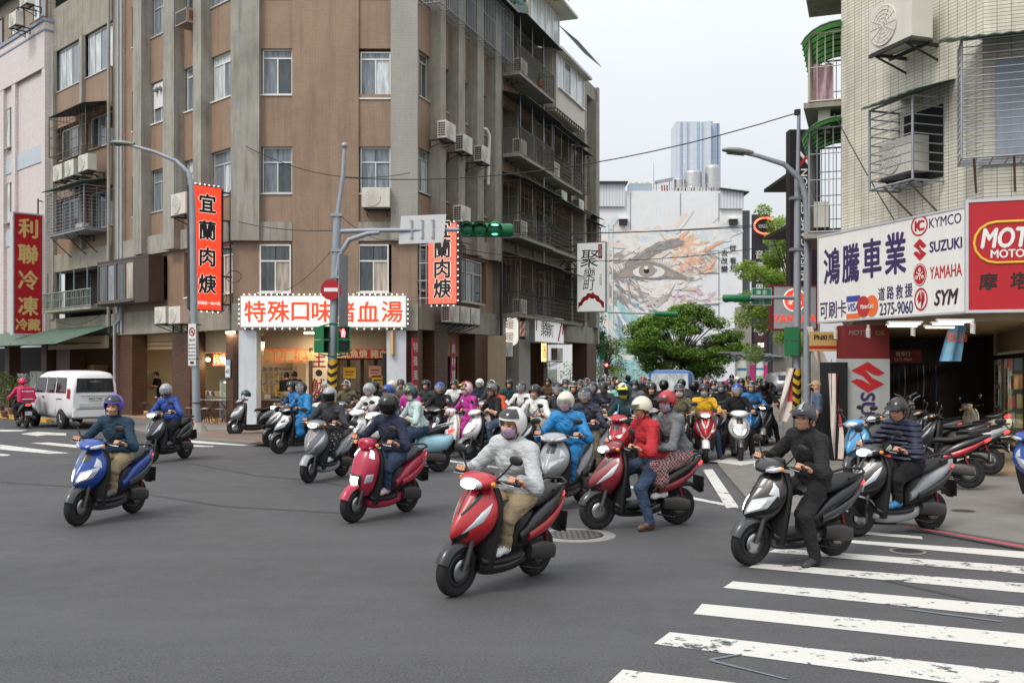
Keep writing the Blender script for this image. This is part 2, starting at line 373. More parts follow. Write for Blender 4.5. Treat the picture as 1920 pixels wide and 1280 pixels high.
for p in ([(350, 868), (480, 892), (600, 903), (720, 926), (720, 924), (600, 900.5), (480, 890), (352, 866.5)], [(0, 905), (210, 917), (420, 950), (640, 962), (640, 960), (420, 947), (210, 914.5), (0, 902)], [(1385, 958), (1330, 905), (1308, 880), (1310, 879), (1334, 904), (1389, 957)], [(1590, 1075), (1700, 1098), (1920, 1148), (1920, 1144), (1702, 1095), (1593, 1073)]): mark('tar_seam', p, m_seam, .003, mk)
m_ptch = mat('asphalt_patch', S(58, 59, 62), .8, var=.25, vs=40, bump=.6, bs=60)
for p in ([(1500, 955), (1660, 962), (1680, 978), (1520, 972)],): mark('asphalt_patch', p[::-1], m_ptch, .039, mk)
# manhole
mh = thing('manhole_cover', 'round iron manhole cover with a pale concrete ring in the asphalt', 'manhole cover', Matrix.Translation(gnd(1078, 1003)))
B().lathe([(.33, .006), (.47, .006), (.475, .001)], 40).build('ring', mat('manhole_ring', S(128, 126, 124), .8, var=.1, bump=.2), mh)
def hatch():
 m, nt, p = newmat('iron_hatch'); tc = N(nt, 'TexCoord'); mp = N(nt, 'Mapping'); mp.inputs['Rotation'].default_value = (0, 0, .785); mp.inputs['Scale'].default_value = (22, 22, 22)
 L(nt, tc.outputs['Object'], mp.inputs[0]); ch = N(nt, 'TexChecker'); ch.inputs['Scale'].default_value = 1; L(nt, mp.outputs[0], ch.inputs['Vector'])
 L(nt, mix(nt, ch.outputs[1], S(62, 62, 62), S(98, 97, 95)), p.inputs['Base Color']); p.inputs['Roughness'].default_value = .55; p.inputs['Metallic'].default_value = .3
 bumpn(nt, p, ch.outputs[1], .8, .01); return m
B().lathe([(0.001, .012), (.30, .012), (.315, .003)], 40, smooth=False).build('cover', hatch(), mh)
B().lathe([(.315, .010), (.33, .010), (.331, .003)], 40).build('rim', m_darkst, mh)
for px, py, r in ((1702, 1033, .3), (1806, 958, .3)):
 d = thing('manhole_cover', 'small round cover set in the %s' % ('crosswalk stripe' if py > 1020 else 'concrete apron before the shop'), 'manhole cover', Matrix.Translation(gnd(px, py, .006 if py > 1020 else .036)))
 B().lathe([(.001, .006), (r * .5, .006), (r * .52, .001)], 28).build('cover', m_darkst, d); B().lathe([(r * .52, .005), (r * .62, .005), (r * .63, .0)], 28).build('ring', m_pave, d)
B().slab([W2(gnd(470, 831, .066)), W2(gnd(520, 833, .066)), W2(gnd(530, 830, .066)), W2(gnd(484, 828, .066))], .05, .072).build('drain_cover', m_darkst, pv)
# ================================================================== corner building
CB = thing('corner_building', 'five storey brown tiled corner building with grey concrete piers', 'building')
def pc(b, name, m, F=None, parent=None, **k): return b.build(name, m, parent or CB, F.m if F else None, **k)
def window(F, x0, x1, z0, z1, y=.10, fm=None, panes=2, glass=None, split=0, parent=None, fw=.05, ac_gap=0):
 """a sliding window in frame F: outer frame mesh with each pane as a child"""
 fm = fm or m_whitef; b = B(); zt = z1 - split if split else z1
 b.box(x0, x1, y, y + .07, z0, z0 + fw); b.box(x0, x1, y, y + .07, z1 - fw, z1); b.box(x0, x0 + fw, y, y + .07, z0 + fw, z1 - fw); b.box(x1 - fw, x1, y, y + .07, z0 + fw, z1 - fw)
 if split: b.box(x0 + fw, x1 - fw, y + .003, y + .067, zt - fw / 2, zt + fw / 2)
 wn = (x1 - x0 - 2 * fw) / panes
 for i in range(1, panes): b.box(x0 + fw + wn * i - .02, x0 + fw + wn * i + .02, y + .006, y + .064, z0 + fw, zt - (fw / 2 if split else fw))
 b.box(x0 - .04, x1 + .04, y - .14, y + .02, z0 - .05, z0 - .002)
 o = b.build('window', fm, parent or CB, F.m)
 for i in range(panes):
  g = glass[i % len(glass)] if isinstance(glass, (list, tuple)) else (glass or rnd.choice([m_gdark, m_gmid, m_gmid, m_gpale, m_gcurt]))
  B().box(x0 + fw + wn * i + .015, x0 + fw + wn * (i + 1) - .015, y + .03 + .012 * (i % 2), y + .042 + .012 * (i % 2), z0 + fw, zt - fw / 2).build('pane', g, o)
 if split:
  for i in range(2):
   xa = x0 + fw + (x1 - x0 - 2 * fw) / 2 * i
   B().box(xa + .01, xa + (x1 - x0 - 2 * fw) / 2 - .01, y + .03, y + .042, zt + fw / 2, z1 - fw).build('pane', m_gdark if glass is None else (glass[0] if isinstance(glass, (list, tuple)) else glass), o)
 return o
FLO = [(4.42, 6.01), (7.71, 9.25), (10.98, 12.5), (14.2, 15.75)]     # window bottoms and tops, floors 2-5
Cx = lambda px: FC.x(px)
# --- chamfer front
pc(B().box(Cx(549), Cx(673), -.08, .5, 4.05, 17), 'wall', m_brown, FC)
for a, b in ((489, 549), (673, 734)):
 zz = [4.05] + [v for fl in FLO for v in fl] + [17.0]
 for i in range(0, len(zz), 2): pc(B().box(Cx(a), Cx(b), 0, .5, zz[i], zz[i + 1]), 'wall', m_brown, FC)
 pc(B().box(Cx(a) - .0, Cx(b), -.1, -.003, 6.12, 6.74), 'band', m_conc, FC)
pc(B().box(0, Cx(489), .0, .5, 4.05, 6.12), 'wall', m_brown, FC); pc(B().box(Cx(734), Cx(783), .0, .5, 4.05, 6.12), 'wall', m_brown, FC)
pc(B().box(-.02, Cx(489), -.22, .5, 6.12, 17), 'pier', m_conc, FC); pc(B().box(Cx(734), Cx(783) + .02, -.22, .5, 6.12, 17), 'pier', tilemat('grey_mosaic_tile', S(162, 160, 152), S(140, 138, 132), .05, .05, 0, .005, .05, .3, .6), FC)
window(FC, Cx(491), Cx(548), FLO[2][0], FLO[2][1], panes=2, glass=[m_gmid, m_gdark], split=.3)
window(FC, Cx(675), Cx(732), FLO[2][0] - .12, FLO[2][1] - .08, panes=2, glass=[m_gmid, m_gpale], split=.25)
window(FC, Cx(491), Cx(548), FLO[1][0], FLO[1][1], panes=2, glass=[m_gmid, m_gdark], split=.5, fm=m_alu)
window(FC, Cx(675), Cx(732), FLO[1][0], FLO[1][1], panes=2, glass=[m_gmid, m_gmid], split=.5, fm=m_alu)
window(FC, Cx(487), Cx(546), FLO[0][0], FLO[0][1], y=-.03, panes=2, glass=[m_gdark, m_gcurt], split=.55)
window(FC, Cx(672), Cx(729), FLO[0][0], FLO[0][1], y=-.03, panes=2, glass=[m_gdark, m_gcurt], split=.55)
window(FC, Cx(675), Cx(732), FLO[3][0], FLO[3][1], panes=2); window(FC, Cx(491), Cx(548), FLO[3][0], FLO[3][1], panes=2)
# --- beam over the arcade (all three fronts)
pc(B().box(Cx(437) - .02, Cx(783) + .02, -.12, .6, 3.16, 4.05), 'beam', m_concd, FC)
pc(B().box(-16.0, -.05, -.1, .6, 3.2, 4.04), 'beam', m_concd, FL); pc(B().box(.05, 22.3, -.1, .6, 3.2, 4.06), 'beam', m_concd, FR)
# --- left front
def col_panels(F, x0, x1, y, fl=FLO, zt=17., z0=4.04, m=None):
 zz = [z0] + [v for f in fl for v in f] + [zt]
 for i in range(0, len(zz), 2):
  if zz[i + 1] - zz[i] > .02: pc(B().box(x0, x1, y, y + .45, zz[i], zz[i + 1]), 'wall', m or m_brown, F)
for a, b in ((-1.44, -.06), (-3.36, -2.0), (-5.9, -4.62), (-7.5, -6.6)): col_panels(FL, a, b, 0)
for a, b in ((-2.0, -1.44), (-4.2, -3.36), (-6.6, -5.9)): pc(B().box(a, b, -.38, .4, 6.14, 17), 'pier', m_conc, FL); pc(B().box(a, b, .0, .4, 4.04, 6.14), 'wall', m_brown, FL)
for a, b in ((-4.62, -4.2), (-8.3, -7.5)): pc(B().box(a, b, .0, .4, 4.04, 17), 'wall', m_brown, FL)
pc(B().box(-9.3, -8.3, .05, .5, 4.04, 17), 'wall', m_concd, FL)
pc(B().box(-8.3, -.06, -.14, -.003, 6.12, 6.8), 'band', m_conc, FL)
LW = [(-1.4, -.1), (-3.3, -2.05), (-5.85, -4.67), (-7.45, -6.65)]
for f, (z0, z1) in enumerate(FLO):
 for k, (a, b) in enumerate(LW):
  if f == 0 and k in (2, 3): continue
  g = [[m_gdark, m_gcurt], [m_gmid, m_gpale], [m_gpale, m_gmid], [m_gmid, m_gdark]][(f + k) % 4]
  if f == 2 and k in (2, 3): g = [m_gmid, m_gdark]
  window(FL, a, b, z0, z1, panes=2, glass=g, split=(.3, .45, .3, .5)[f], fm=(m_whitef, m_alu, m_whitef, m_alu)[f])
for k in (2, 3):                                          # white boards in the upper half of two fourth floor windows
 a, b = LW[k]; pc(B().box(a + .05, b - .05, .06, .098, FLO[2][0] + .55, FLO[2][1] - .04), 'board', m_white, FL)
for dx in (.25, .55): pc(B().ball((LW[2][0] + dx + .1, -.02, FLO[2][1] - .3), .1, 10, 6).tube((LW[2][0] + dx + .1, .06, FLO[2][1] - .3), (LW[2][0] + dx + .1, -.04, FLO[2][1] - .3), .07, 10), 'vent_hood', m_steel, FL)
# section further left
pc(B().box(-15.2, -9.3, .0, .5, 15.7, 17.6), 'wall', m_concd, FL)
for z0, z1 in ((12.3, 13.86), (9.2, 10.75), (6.8, 7.5)): pc(B().box(-15.2, -9.3, .0, .5, z0, z1), 'wall', m_brown, FL)
for z0, z1 in ((10.75, 12.3), (7.5, 9.2)): pc(B().box(-15.2, -9.3, .25, .5, z0, z1), 'wall', m_brown, FL)
pc(B().box(-15.2, -9.3, -.1, .5, 6.05, 6.8), 'band', m_concd, FL); pc(B().box(-15.2, -9.3, .6, .9, 4.04, 6.05), 'wall', m_brown, FL)
pc(B().box(-12.05, -11.8, -.16, -.003, 6.8, 15.7), 'pier', m_conc, FL); pc(B().box(-15.2, -14.8, -.16, -.003, 4.04, 15.7), 'pier', m_conc, FL)
for a, b in ((-11.75, -9.35), (-14.75, -12.1)): window(FL, a, b, 13.9, 15.66, panes=4, glass=[m_gpale, m_gpale, m_gmid, m_gpale], fm=m_alu)
for a, b in ((-11.6, -9.5), (-14.6, -12.2)):
 window(FL, a, b, 10.9, 12.2, y=.16, panes=3, glass=[m_gdark, m_gmid, m_gdark], fm=m_alu); window(FL, a, b, 7.6, 9.1, y=.16, panes=3, glass=[m_gdark, m_gdark, m_gmid], fm=m_alu)
def cage(F, x0, x1, z0, z1, d, m, vs=.18, hs=.0, name='window_cage', r=.011, floor=True, sides=True, y=0., hbar=True):
 b = B(); f = -d + y
 for (xa, ya), (xb, yb) in (((x0, f), (x1, f)),) + ((((x0, f), (x0, y)), ((x1, f), (x1, y))) if sides else ()):
  for z in (z0, z1): b.tube((xa, ya, z), (xb, yb, z), r * 1.7, 5)
  ln = math.hypot(xb - xa, yb - ya)
  if vs:
   n = max(1, int(ln / vs))
   for i in range(n + 1): b.tube((xa + (xb - xa) * i / n, ya + (yb - ya) * i / n, z0), (xa + (xb - xa) * i / n, ya + (yb - ya) * i / n, z1), r, 4, cap=False)
  if hs:
   n = max(1, int((z1 - z0) / hs))
   for i in range(1, n): b.tube((xa, ya, z0 + (z1 - z0) * i / n), (xb, yb, z0 + (z1 - z0) * i / n), r, 4, cap=False)
 for c in (x0, x1): b.tube((c, f, z0), (c, f, z1), r * 2, 5)
 if floor:
  n = max(2, int((x1 - x0) / .25))
  for i in range(n + 1): b.tube((x0 + (x1 - x0) * i / n, f, z0), (x0 + (x1 - x0) * i / n, y, z0), r, 4, cap=False)
  for k in range(3): b.tube((x0, f + d * k / 3, z0), (x1, f + d * k / 3, z0), r, 4, cap=False)
 return pc(b, name, m, F)
def awning(F, x0, x1, z, d, drop, m, name='awning', th=.02, par=None, ribs=0, y=0.):
 b = B(); n = max(2, int((x1 - x0) / .12)); rows = []
 for lay in (0, 1):
  for j in (0, 1):
   rows.append([(x0 + (x1 - x0) * i / n, y - d * j, z - drop * j - lay * th + (.012 if i % 2 else -.012)) for i in range(n + 1)])
 b.grid([rows[0], rows[1]], smooth=False); b.grid([rows[3], rows[2]], smooth=False); b.grid([rows[1], rows[3]], smooth=False)
 o = pc(b, name, m, F, par)
 return o
cage(FL, FL.x(92, -.9), -9.6, 10.7, 12.3, .9, m_rust, .3, .38); awning(FL, FL.x(90, -1.1), -9.4, 12.55, 1.1, .28, m_darkaw)
cage(FL, FL.x(88, -1.0), -9.5, 7.45, 9.1, 1.0, m_steel, .42, .13); awning(FL, FL.x(78, -1.3), -9.4, 9.5, 1.3, .32, m_greenaw)
pc(B().box(FL.x(90, -.98), -9.5, -.98, .0, 7.34, 7.42), 'cage_floor', m_steel, FL)
for x in (-13, -11.5, -10.4): pc(B().tube((x, -.95, 7.34), (x, -.02, 6.5), .02, 5), 'strut', m_darkst, FL)
# second floor balcony with pale railing, blue posts
pc(B().box(-14.6, -9.6, -.7, .6, 4.25, 4.36), 'balcony_floor', m_concd, FL)
b = B()
for i in range(40): x = -14.55 + 4.9 * i / 39; b.tube((x, -.68, 4.36), (x + .05 * math.sin(i * 1.7), -.68, 5.05), .014, 4)
b.tube((-14.6, -.68, 5.05), (-9.6, -.68, 5.05), .03, 6); b.tube((-14.6, -.68, 4.75), (-9.6, -.68, 4.75), .015, 5); b.tube((-14.6, -.68, 4.4), (-9.6, -.68, 4.4), .025, 5)
pc(b, 'railing', mat('old_green_railing', S(128, 138, 128), .6, var=.3, vs=5), FL)
for x in (-14.2, -12.8, -11.4, -10.1): pc(B().tube((x, -.62, 4.36), (x, -.62, 5.95), .035, 6), 'post', mat('blue_painted_post', S(96, 124, 132), .6, var=.2), FL)
for x0, x1 in ((-14.4, -12.5), (-12.3, -10.9), (-10.7, -9.7)): window(FL, x0, x1, 4.5, 5.9, y=.5, panes=2, glass=[m_gcurt, m_gmid], fm=m_tanfr)
# enclosed second floor window box
pc(B().box(-8.9, -4.55, -.75, -.15, 4.3, 4.4).box(-8.9, -4.55, -.75, -.15, 5.92, 6.0).box(-5.7, -4.55, -.74, -.16, 4.4, 5.92), 'window_box', mat('dark_bronze_sheet', S(74, 62, 54), .5, .2, var=.2, vs=3, streak=.3), FL)
for i in range(4):
 xa = -8.88 + i * .79; window(FL, xa, xa + .78, 4.4, 5.92, y=-.74, panes=1, glass=[m_gdark, m_gmid, m_gdark, m_gcurt][i], fm=mat('bronze_frame', S(94, 88, 82), .5, .2), fw=.09)
for x, r in ((-8.05, .06), (-8.35, .05), (-9.2, .07)): pc(B().tube((x, -.16, 3.3), (x, -.16, 17), r, 8), 'drain_pipe', m_pvc if x > -9 else m_conc, FL)
pc(B().path([(-8.05, -.17, 4.3), (-8.05, -.22, 3.8), (-8.5, -.22, 3.6), (-8.5, -.22, .06)], .07, 8), 'drain_pipe', m_pvc, FL)
# --- right front
RB = [(0.05, 1.02), (1.47, 2.62), (3.21, 4.42), (5.07, 6.3)]
RP = [(1.02, 1.47), (2.62, 3.21), (4.42, 5.07), (6.3, 7.0)]
for a, b in RB: col_panels(FR, a, b, 0, m=m_brown)
for a, b in RP: pc(B().box(a, b, -.38, .4, 6.12, 17), 'pier', m_concd, FR); pc(B().box(a, b, 0, .4, 4.06, 6.12), 'wall', m_brown, FR)
pc(B().box(.06, 7.0, -.14, -.003, 6.12, 6.78), 'band', m_concd, FR)
for f, (z0, z1) in enumerate(FLO):
 if f == 0: continue
 for k, (a, b) in enumerate(RB):
  window(FR, a + .05, b - .05, z0 + (.0 if f > 1 else .1), z1, panes=2, glass=[[m_gdark, m_gmid], [m_gmid, m_gpale], [m_gdark, m_gdark]][(k + f) % 3], fm=m_tanfr if f > 1 else m_alu, split=.3)
window(FR, 3.0, 5.6, 4.35, 5.95, y=-.06, panes=3, glass=[m_gdark, m_gmid, m_gdark], split=.5, fm=m_tanfr)
window(FR, .1, 1.6, 4.5, 5.9, y=-.06, panes=2, glass=[m_gdark, m_gdark], split=.4, fm=m_tanfr)
cage(FR, .1, 7.3, 14.0, 16.0, .75, m_steel, .16, .9); awning(FR, 0, 7.6, 16.5, 1.0, .5, m_darkaw)
pc(B().box(.1, 22.3, -.12, .4, 16.3, 17.05), 'parapet', m_conc, FR)
pc(B().tube((7.15, -.3, .06), (7.15, -.3, 16.2), .06, 8), 'drain_pipe', m_darkst, FR); pc(B().tube((7.32, -.26, .06), (7.32, -.26, 17), .045, 8), 'drain_pipe', m_pvc, FR)
pc(B().tube((12.0, -.5, 3.0), (12.0, -.5, 16.6), .06, 8), 'drain_pipe', m_steel, FR)
pc(B().path([(5.95, -.2, 9.0), (5.95, -.25, 10.9), (5.8, -.2, 11.1), (5.6, .05, 11.15)], .07, 8), 'duct', m_white, FR)
m_rail = mat('dull_railing_paint', S(104, 102, 96), .7, .1, var=.25, vs=6)
# section with open balconies
pc(B().box(7.4, 22.2, .9, 1.2, 4.06, 17), 'wall', m_brown, FR)
for x in (7.4, 9.6, 11.8): pc(B().box(x, x + .28, -.1, 1.0, 4.06, 16.3), 'pier', m_concd, FR)
for f, zf in enumerate((3.95, 7.1, 10.35, 13.6)):
 pc(B().box(7.4, 12.0, -1.0, .9, zf, zf + .14), 'balcony_floor', m_concd, FR)
 pc(B().box(7.4, 12.0, -.06, .2, zf - .9, zf - .003), 'wall', m_brown if f else m_concd, FR)
 for x0, x1 in ((7.75, 9.55), (9.95, 11.75)): window(FR, x0, x1, zf + .3, zf + 2.3, y=.72, panes=2, glass=[m_gdark, m_gmid], fm=m_alu)
 if f in (2, 3): cage(FR, 7.45, 11.95, zf + .14, zf + 1.15, 1.0, m_rail, .11, 0, name='railing')
 else: cage(FR, 7.45, 11.95, zf + .14, zf + 1.0, 1.0, m_rail, .22, .16, name='railing'); cage(FR, 7.45, 11.95, zf + 1.0, zf + 2.3, 1.0, m_rust, .45 if f else .2, .6, name='window_cage', floor=False)
 for x in (7.6, 9.1, 10.6, 11.8): pc(B().tube((x, -.96, zf + 1.1), (x, -.96, zf + 2.5), .018, 5), 'post', m_steel, FR)
 awning(FR, 7.3, 12.3, zf + 2.75, 1.35, .42, m_darkaw)
# third section: bay window on top, caged balconies below
for f, zf in enumerate((3.95, 7.1, 10.35)):
 pc(B().box(12.2, 17.0, -.9, .9, zf, zf + .14), 'balcony_floor', m_concd, FR); pc(B().box(12.2, 17.0, -.05, .2, zf - .9, zf - .003), 'wall', m_brown if f else m_concd, FR)
 window(FR, 12.6, 14.4, zf + .3, zf + 2.2, y=.6, panes=2, glass=[m_gdark, m_gdark], fm=m_alu); window(FR, 14.8, 16.6, zf + .3, zf + 2.2, y=.6, panes=2, glass=[m_gdark, m_gcurt], fm=m_alu)
 cage(FR, 12.25, 16.9, zf + .14, zf + 1.05, .9, m_rail, .3, .17, name='railing')
 cage(FR, 12.25, 16.9, zf + 1.05, zf + 2.35, .9, (m_darkst, m_rust, m_steel)[f], (.14, .2, 1.1)[f], (.5, .5, 0)[f], floor=False)
 awning(FR, 12.1, 17.2, zf + 2.7, 1.3, .4, (m_darkaw, m_greenaw, m_darkaw)[f])
bw = pc(B().box(12.3, 17.0, -1.0, .9, 13.5, 13.66).box(12.3, 12.55, -1.0, .9, 13.66, 16.0).box(12.55, 17.0, -1.0, -.86, 13.66, 14.45).box(16.85, 17.0, -1.0, .9, 14.45, 16.0).box(12.1, 17.3, -1.3, .6, 16.0, 16.12), 'bay_window', tilemat('white_bay_tile', S(198, 194, 178), S(140, 136, 122), .12, .12, 0, .006, .05, .3), FR)
for i in range(4): window(FR, 12.6 + i * 1.06, 13.62 + i * 1.06, 14.45, 15.98, y=-.98, panes=1, glass=[m_gpale, m_gmid, m_gpale, m_gpale][i], fm=m_whitef)
for i in range(12): pc(B().box(12.4 + i * .38, 12.5 + i * .38, -.95, .0, 13.36, 13.497), 'joist', m_tanfr, FR)
# last section: piers and windows
for x in (17.05, 19.5, 21.8): pc(B().box(x, x + .42, -.3, .9, 4.06, 16.3), 'pier', m_concd, FR)
for f, (z0, z1) in enumerate(FLO):
 zb = (4.06, 6.9, 10.1, 13.4)[f]
 for x0, x1 in ((17.5, 19.45), (19.95, 21.75)):
  pc(B().box(x0, x1, .1, .5, zb, z0), 'wall', m_brown, FR)
  window(FR, x0 + .05, x1 - .05, z0, z1 + .4, y=.3, panes=2, glass=[m_gdark, m_gmid], fm=m_alu)
 if f == 1:
  for x0, x1 in ((17.3, 19.6), (19.8, 22.1)): awning(FR, x0, x1, z1 + .85, .7, .25, m_greenaw)
pc(B().box(22.2, 22.5, -.3, 9, 3.2, 17.05), 'wall', m_conc, FR)
for x0, x1, z0 in ((17.4, 19.5, 10.8), (19.9, 21.8, 7.5), (17.4, 19.5, 4.3), (1.2, 2.8, 4.35)): cage(FR, x0, x1, z0, z0 + 1.9, .55, m_rust, .16, .45); awning(FR, x0 - .15, x1 + .15, z0 + 2.2, .8, .25, m_darkaw)
# roof and mass behind the fronts
pc(B().slab([W2(FL.w(-15.2, .9, 0)), W2(FL.w(-.3, .9, 0)), W2(FC.w(.5, .6, 0)), W2(FC.w(5.7, .6, 0)), W2(FR.w(.5, 1.3, 0)), W2(FR.w(22.2, 1.3, 0)), W2(FR.w(22.2, 9, 0)), W2(FL.w(-15.2, 9, 0))], 16.4, 16.7), 'roof', m_concd)
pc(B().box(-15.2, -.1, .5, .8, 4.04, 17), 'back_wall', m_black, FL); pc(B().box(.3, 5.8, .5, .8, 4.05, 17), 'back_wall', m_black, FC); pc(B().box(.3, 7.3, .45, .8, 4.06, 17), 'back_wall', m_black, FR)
# rooftop additions at the right end
ra = pc(B().box(12.3, 17.0, .3, 5, 17.05, 17.5).box(12.3, 12.5, .3, 5, 17.5, 19.2).box(12.0, 17.6, -.5, 5.2, 19.2, 19.32), 'rooftop_room', m_tanfr, FR)
for i in range(4): window(FR, 12.55 + i * 1.1, 13.6 + i * 1.1, 17.5, 19.15, y=.25, panes=1, glass=m_gpale, fm=m_whitef)
awning(FR, 17.2, 21.8, 18.9, 1.0, .9, mat('teal_awning_sheet', S(92, 140, 130), .5, var=.2, streak=.3), y=.4)
pc(B().box(8.0, 12.0, .3, 4, 17.05, 18.6), 'rooftop_shed', mat('teal_rooftop_sheet', S(98, 122, 116), .6, var=.25, vs=2, streak=.4), FR)
# ================================================================== arcade and shops under the corner building
m_cwhite = mat('bluish_white_column_paint', S(204, 212, 218), .6, var=.06, vs=2, streak=.35)
m_creamw = mat('cream_plaster', S(184, 166, 138), .7, var=.07, vs=1.5, streak=.15)
m_shut = mat('pale_shutter_box', S(196, 168, 130), .6, var=.06)
m_wood = mat('dark_wood', S(84, 60, 44), .6, var=.2, vs=4)
m_inox = mat('stainless_steel', S(178, 180, 182), .28, .8, var=.05)
m_card = mat('brown_cardboard', S(168, 134, 98), .8, var=.1)
m_cream2 = mat('cream_shop_panel', S(226, 204, 172), .6, var=.05)
m_tubew = emis('warm_tube_glow', (1, .80, .55), 9.); m_tubec = emis('cool_tube_glow', (.95, .97, 1), 3.); m_bulb = emis('bulb_glow', (1, .78, .45), 30.)
def lamp_tube(name, label, F, x0, x1, y, z, m, watts=0, colr=(1, .8, .55), r=.03):
 t = thing(name, label, 'lamp', F.m @ Matrix.Translation(((x0 + x1) / 2, y, z)))
 h = (x1 - x0) / 2
 B().tube((-h, 0, 0), (h, 0, 0), r, 8).build('tube', m, t); B().box(-h - .03, h + .03, -.03, .03, r + .005, r + .035).build('holder', m_white, t)
 if watts:
  ld = bpy.data.lights.new('lamp_light', 'AREA'); ld.shape = 'RECTANGLE'; ld.size = h * 2; ld.size_y = .3; ld.energy = watts; ld.color = colr
  lo = bpy.data.objects.new('lamp_light', ld); col0.objects.link(lo); lo.parent = t; lo.location = (0, 0, -r - .02)
 return t
def xr(F, a, b): return F.x(a), F.x(b)
for a, b in ((450, 483), (726, 762)): pc(B().box(*xr(FC, a, b), -.16, .45, .06, 3.16), 'column', m_cwhite, FC)
for F, a, b in ((FL, 108, 133), (FL, 217, 250), (FL, 325, 358)): pc(B().box(*xr(F, a, b), -.05, .55, .06, 3.2), 'column', m_brick, F)
pc(B().box(-.5, -.05, .02, .5, .06, 3.2), 'column', m_brick, FL); pc(B().box(.05, .42, .02, .5, .06, 3.2), 'column', m_brick, FR)
for a, b in ((812, 837), (889, 912)): pc(B().box(*xr(FR, a, b), -.05, .6, .06, 3.2), 'column', m_brick, FR)
pc(B().box(*xr(FR, 960, 982), -.3, .35, .06, 3.2), 'column', mat('pale_grey_column', S(160, 158, 148), .7, var=.08, streak=.4), FR)
pc(B().box(20.3, 22.2, -.2, .6, .06, 3.2), 'column', m_wood, FR); pc(B().box(14.2, 14.8, .2, .8, .06, 3.2), 'column', m_wood, FR)
AY = 3.4                                       # depth of the arcade
ceil = B().slab([W2(FL.w(-15.2, .5, 0)), W2(FL.w(-.1, .5, 0)), W2(FC.w(.2, .5, 0)), W2(FC.w(5.9, .5, 0)), W2(FR.w(.1, .5, 0)), W2(FR.w(22.2, .5, 0)), W2(FR.w(22.2, 9, 0)), W2(FL.w(-15.2, 9, 0))], 3.18, 3.3)
pc(ceil, 'arcade_ceiling', m_creamw)
pc(B().slab([W2(FL.w(-15.2, -.2, 0)), W2(FL.w(0, -.2, 0)), W2(FC.w(6, -.2, 0)), W2(FR.w(0, -.2, 0)), W2(FR.w(22, -.2, 0)), W2(FR.w(22, 9, 0)), W2(FL.w(-15.2, 9, 0))], .02, .10), 'arcade_floor', mat('arcade_floor_tile', S(170, 138, 104), .5, var=.12, vs=2))
# back walls of the shops
pc(B().box(-1.5, 9, 6.0, 6.2, .1, 3.18), 'shop_wall', m_creamw, FC)
pc(B().box(-15.2, -2.5, 5.6, 5.8, .1, 3.18), 'shop_wall', m_creamw, FL)
pc(B().box(1.2, 22, 3.6, 3.8, .1, 3.18), 'shop_wall', m_wood, FR)
for x in (-15.1, -8.35): pc(B().box(x, x + .15, .7, 5.6, .1, 3.18), 'partition', m_creamw, FL)
# fascias under the ceiling, set back from the columns
pc(B().box(Cx(483), Cx(726), .9, 1.0, 2.52, 3.17), 'fascia', m_creamw, FC)
for F, a, b in ((FL, 250, 325), (FL, 358, 438)): x0, x1 = xr(F, a, b); pc(B().box(x0 - .2, x1 + .2, .56, .7, 2.62 if a == 250 else 2.45, 3.18), 'fascia', m_shut if a == 250 else m_creamw, F)
for a, b in ((775, 812), (840, 889), (925, 958)): x0, x1 = xr(FR, a, b); pc(B().box(x0 - .25, x1 + .45, .62, .74, 2.35, 3.16), 'fascia', m_shut, FR)
for z in (2.74, 2.9): x0, x1 = xr(FL, 250, 325); pc(B().box(x0, x1, .53, .56, z, z + .02), 'slat_joint', m_wood, FL)
# central cream panel with red-brown writing and the stall to its left
pn = thing('menu_board', 'tall cream board with dark red vertical characters between the stall and the glass doors', 'board', FC.m @ Matrix.Translation((FC.x(598, .8), .8, 0)))
B().box(-.44, .44, 0, .08, .1, 2.5).build('panel', m_cream2, pn)
m_dred = mat('dark_red_lettering', S(140, 34, 28), .6, var=0); m_blk = mat('black_lettering', S(24, 22, 24), .6, var=0)
for i, (ch, z) in enumerate((('生', 2.18), ('●', 1.75), ('魷', 1.32), ('魚', .88))): text(ch, pn, 0, z, -.006, .52 if i != 1 else .3, m_dred if i != 1 else m_blk, bold=.012)
pc(B().box(Cx(571), Cx(577), .7, .9, .1, 2.6), 'door_jamb', m_wood, FC)
pc(B().box(Cx(483), Cx(577), 5.3, 5.4, .1, 3.17), 'stall_wall', m_creamw, FC)
m_redban = mat('red_banner_cloth', S(190, 44, 34), .6, var=.08, emit=S(190, 50, 36), es=.12); m_orban = mat('orange_banner_cloth', S(226, 120, 62), .5, var=.12, vs=3, bump=.5, bs=6, emit=S(226, 120, 62), es=.25)
m_gold = mat('gold_lettering', S(236, 200, 130), .5, var=0); m_goldd = mat('pale_gold_lettering', S(222, 196, 150), .5, var=0)
def banner(F, x0, x1, z0, z1, y, m, s, tm, label, size, nm='banner'):
 t = thing(nm, label, 'banner', F.m @ Matrix.Translation(((x0 + x1) / 2, y, (z0 + z1) / 2)))
 w, h = (x1 - x0) / 2, (z1 - z0) / 2; rows = [[(-w + 2 * w * i / 24, .02 * math.sin(i * 1.3 + j), -h + 2 * h * j / 4) for i in range(25)] for j in range(5)]
 rb = [[(p[0], p[1] + .012, p[2]) for p in r] for r in rows]
 B().grid(rows).grid([r[::-1] for r in rb]).grid([rows[-1], rb[-1]]).grid([rb[0], rows[0]]).build('cloth', m, t)
 text(s, t, 0, 0, -.03, size, tm, bold=.02); return t
banner(FC, Cx(484), Cx(566), 2.1, 2.56, .7, m_orban, '麵線肉羹便當', m_gold, 'orange lit banner with gold characters above the food stall', .36)
banner(FC, Cx(632), Cx(724), 2.24, 2.56, .7, m_redban, '生魷魚焿 豬血湯', m_goldd, 'red banner with pale characters over the dark glass doors', .3)
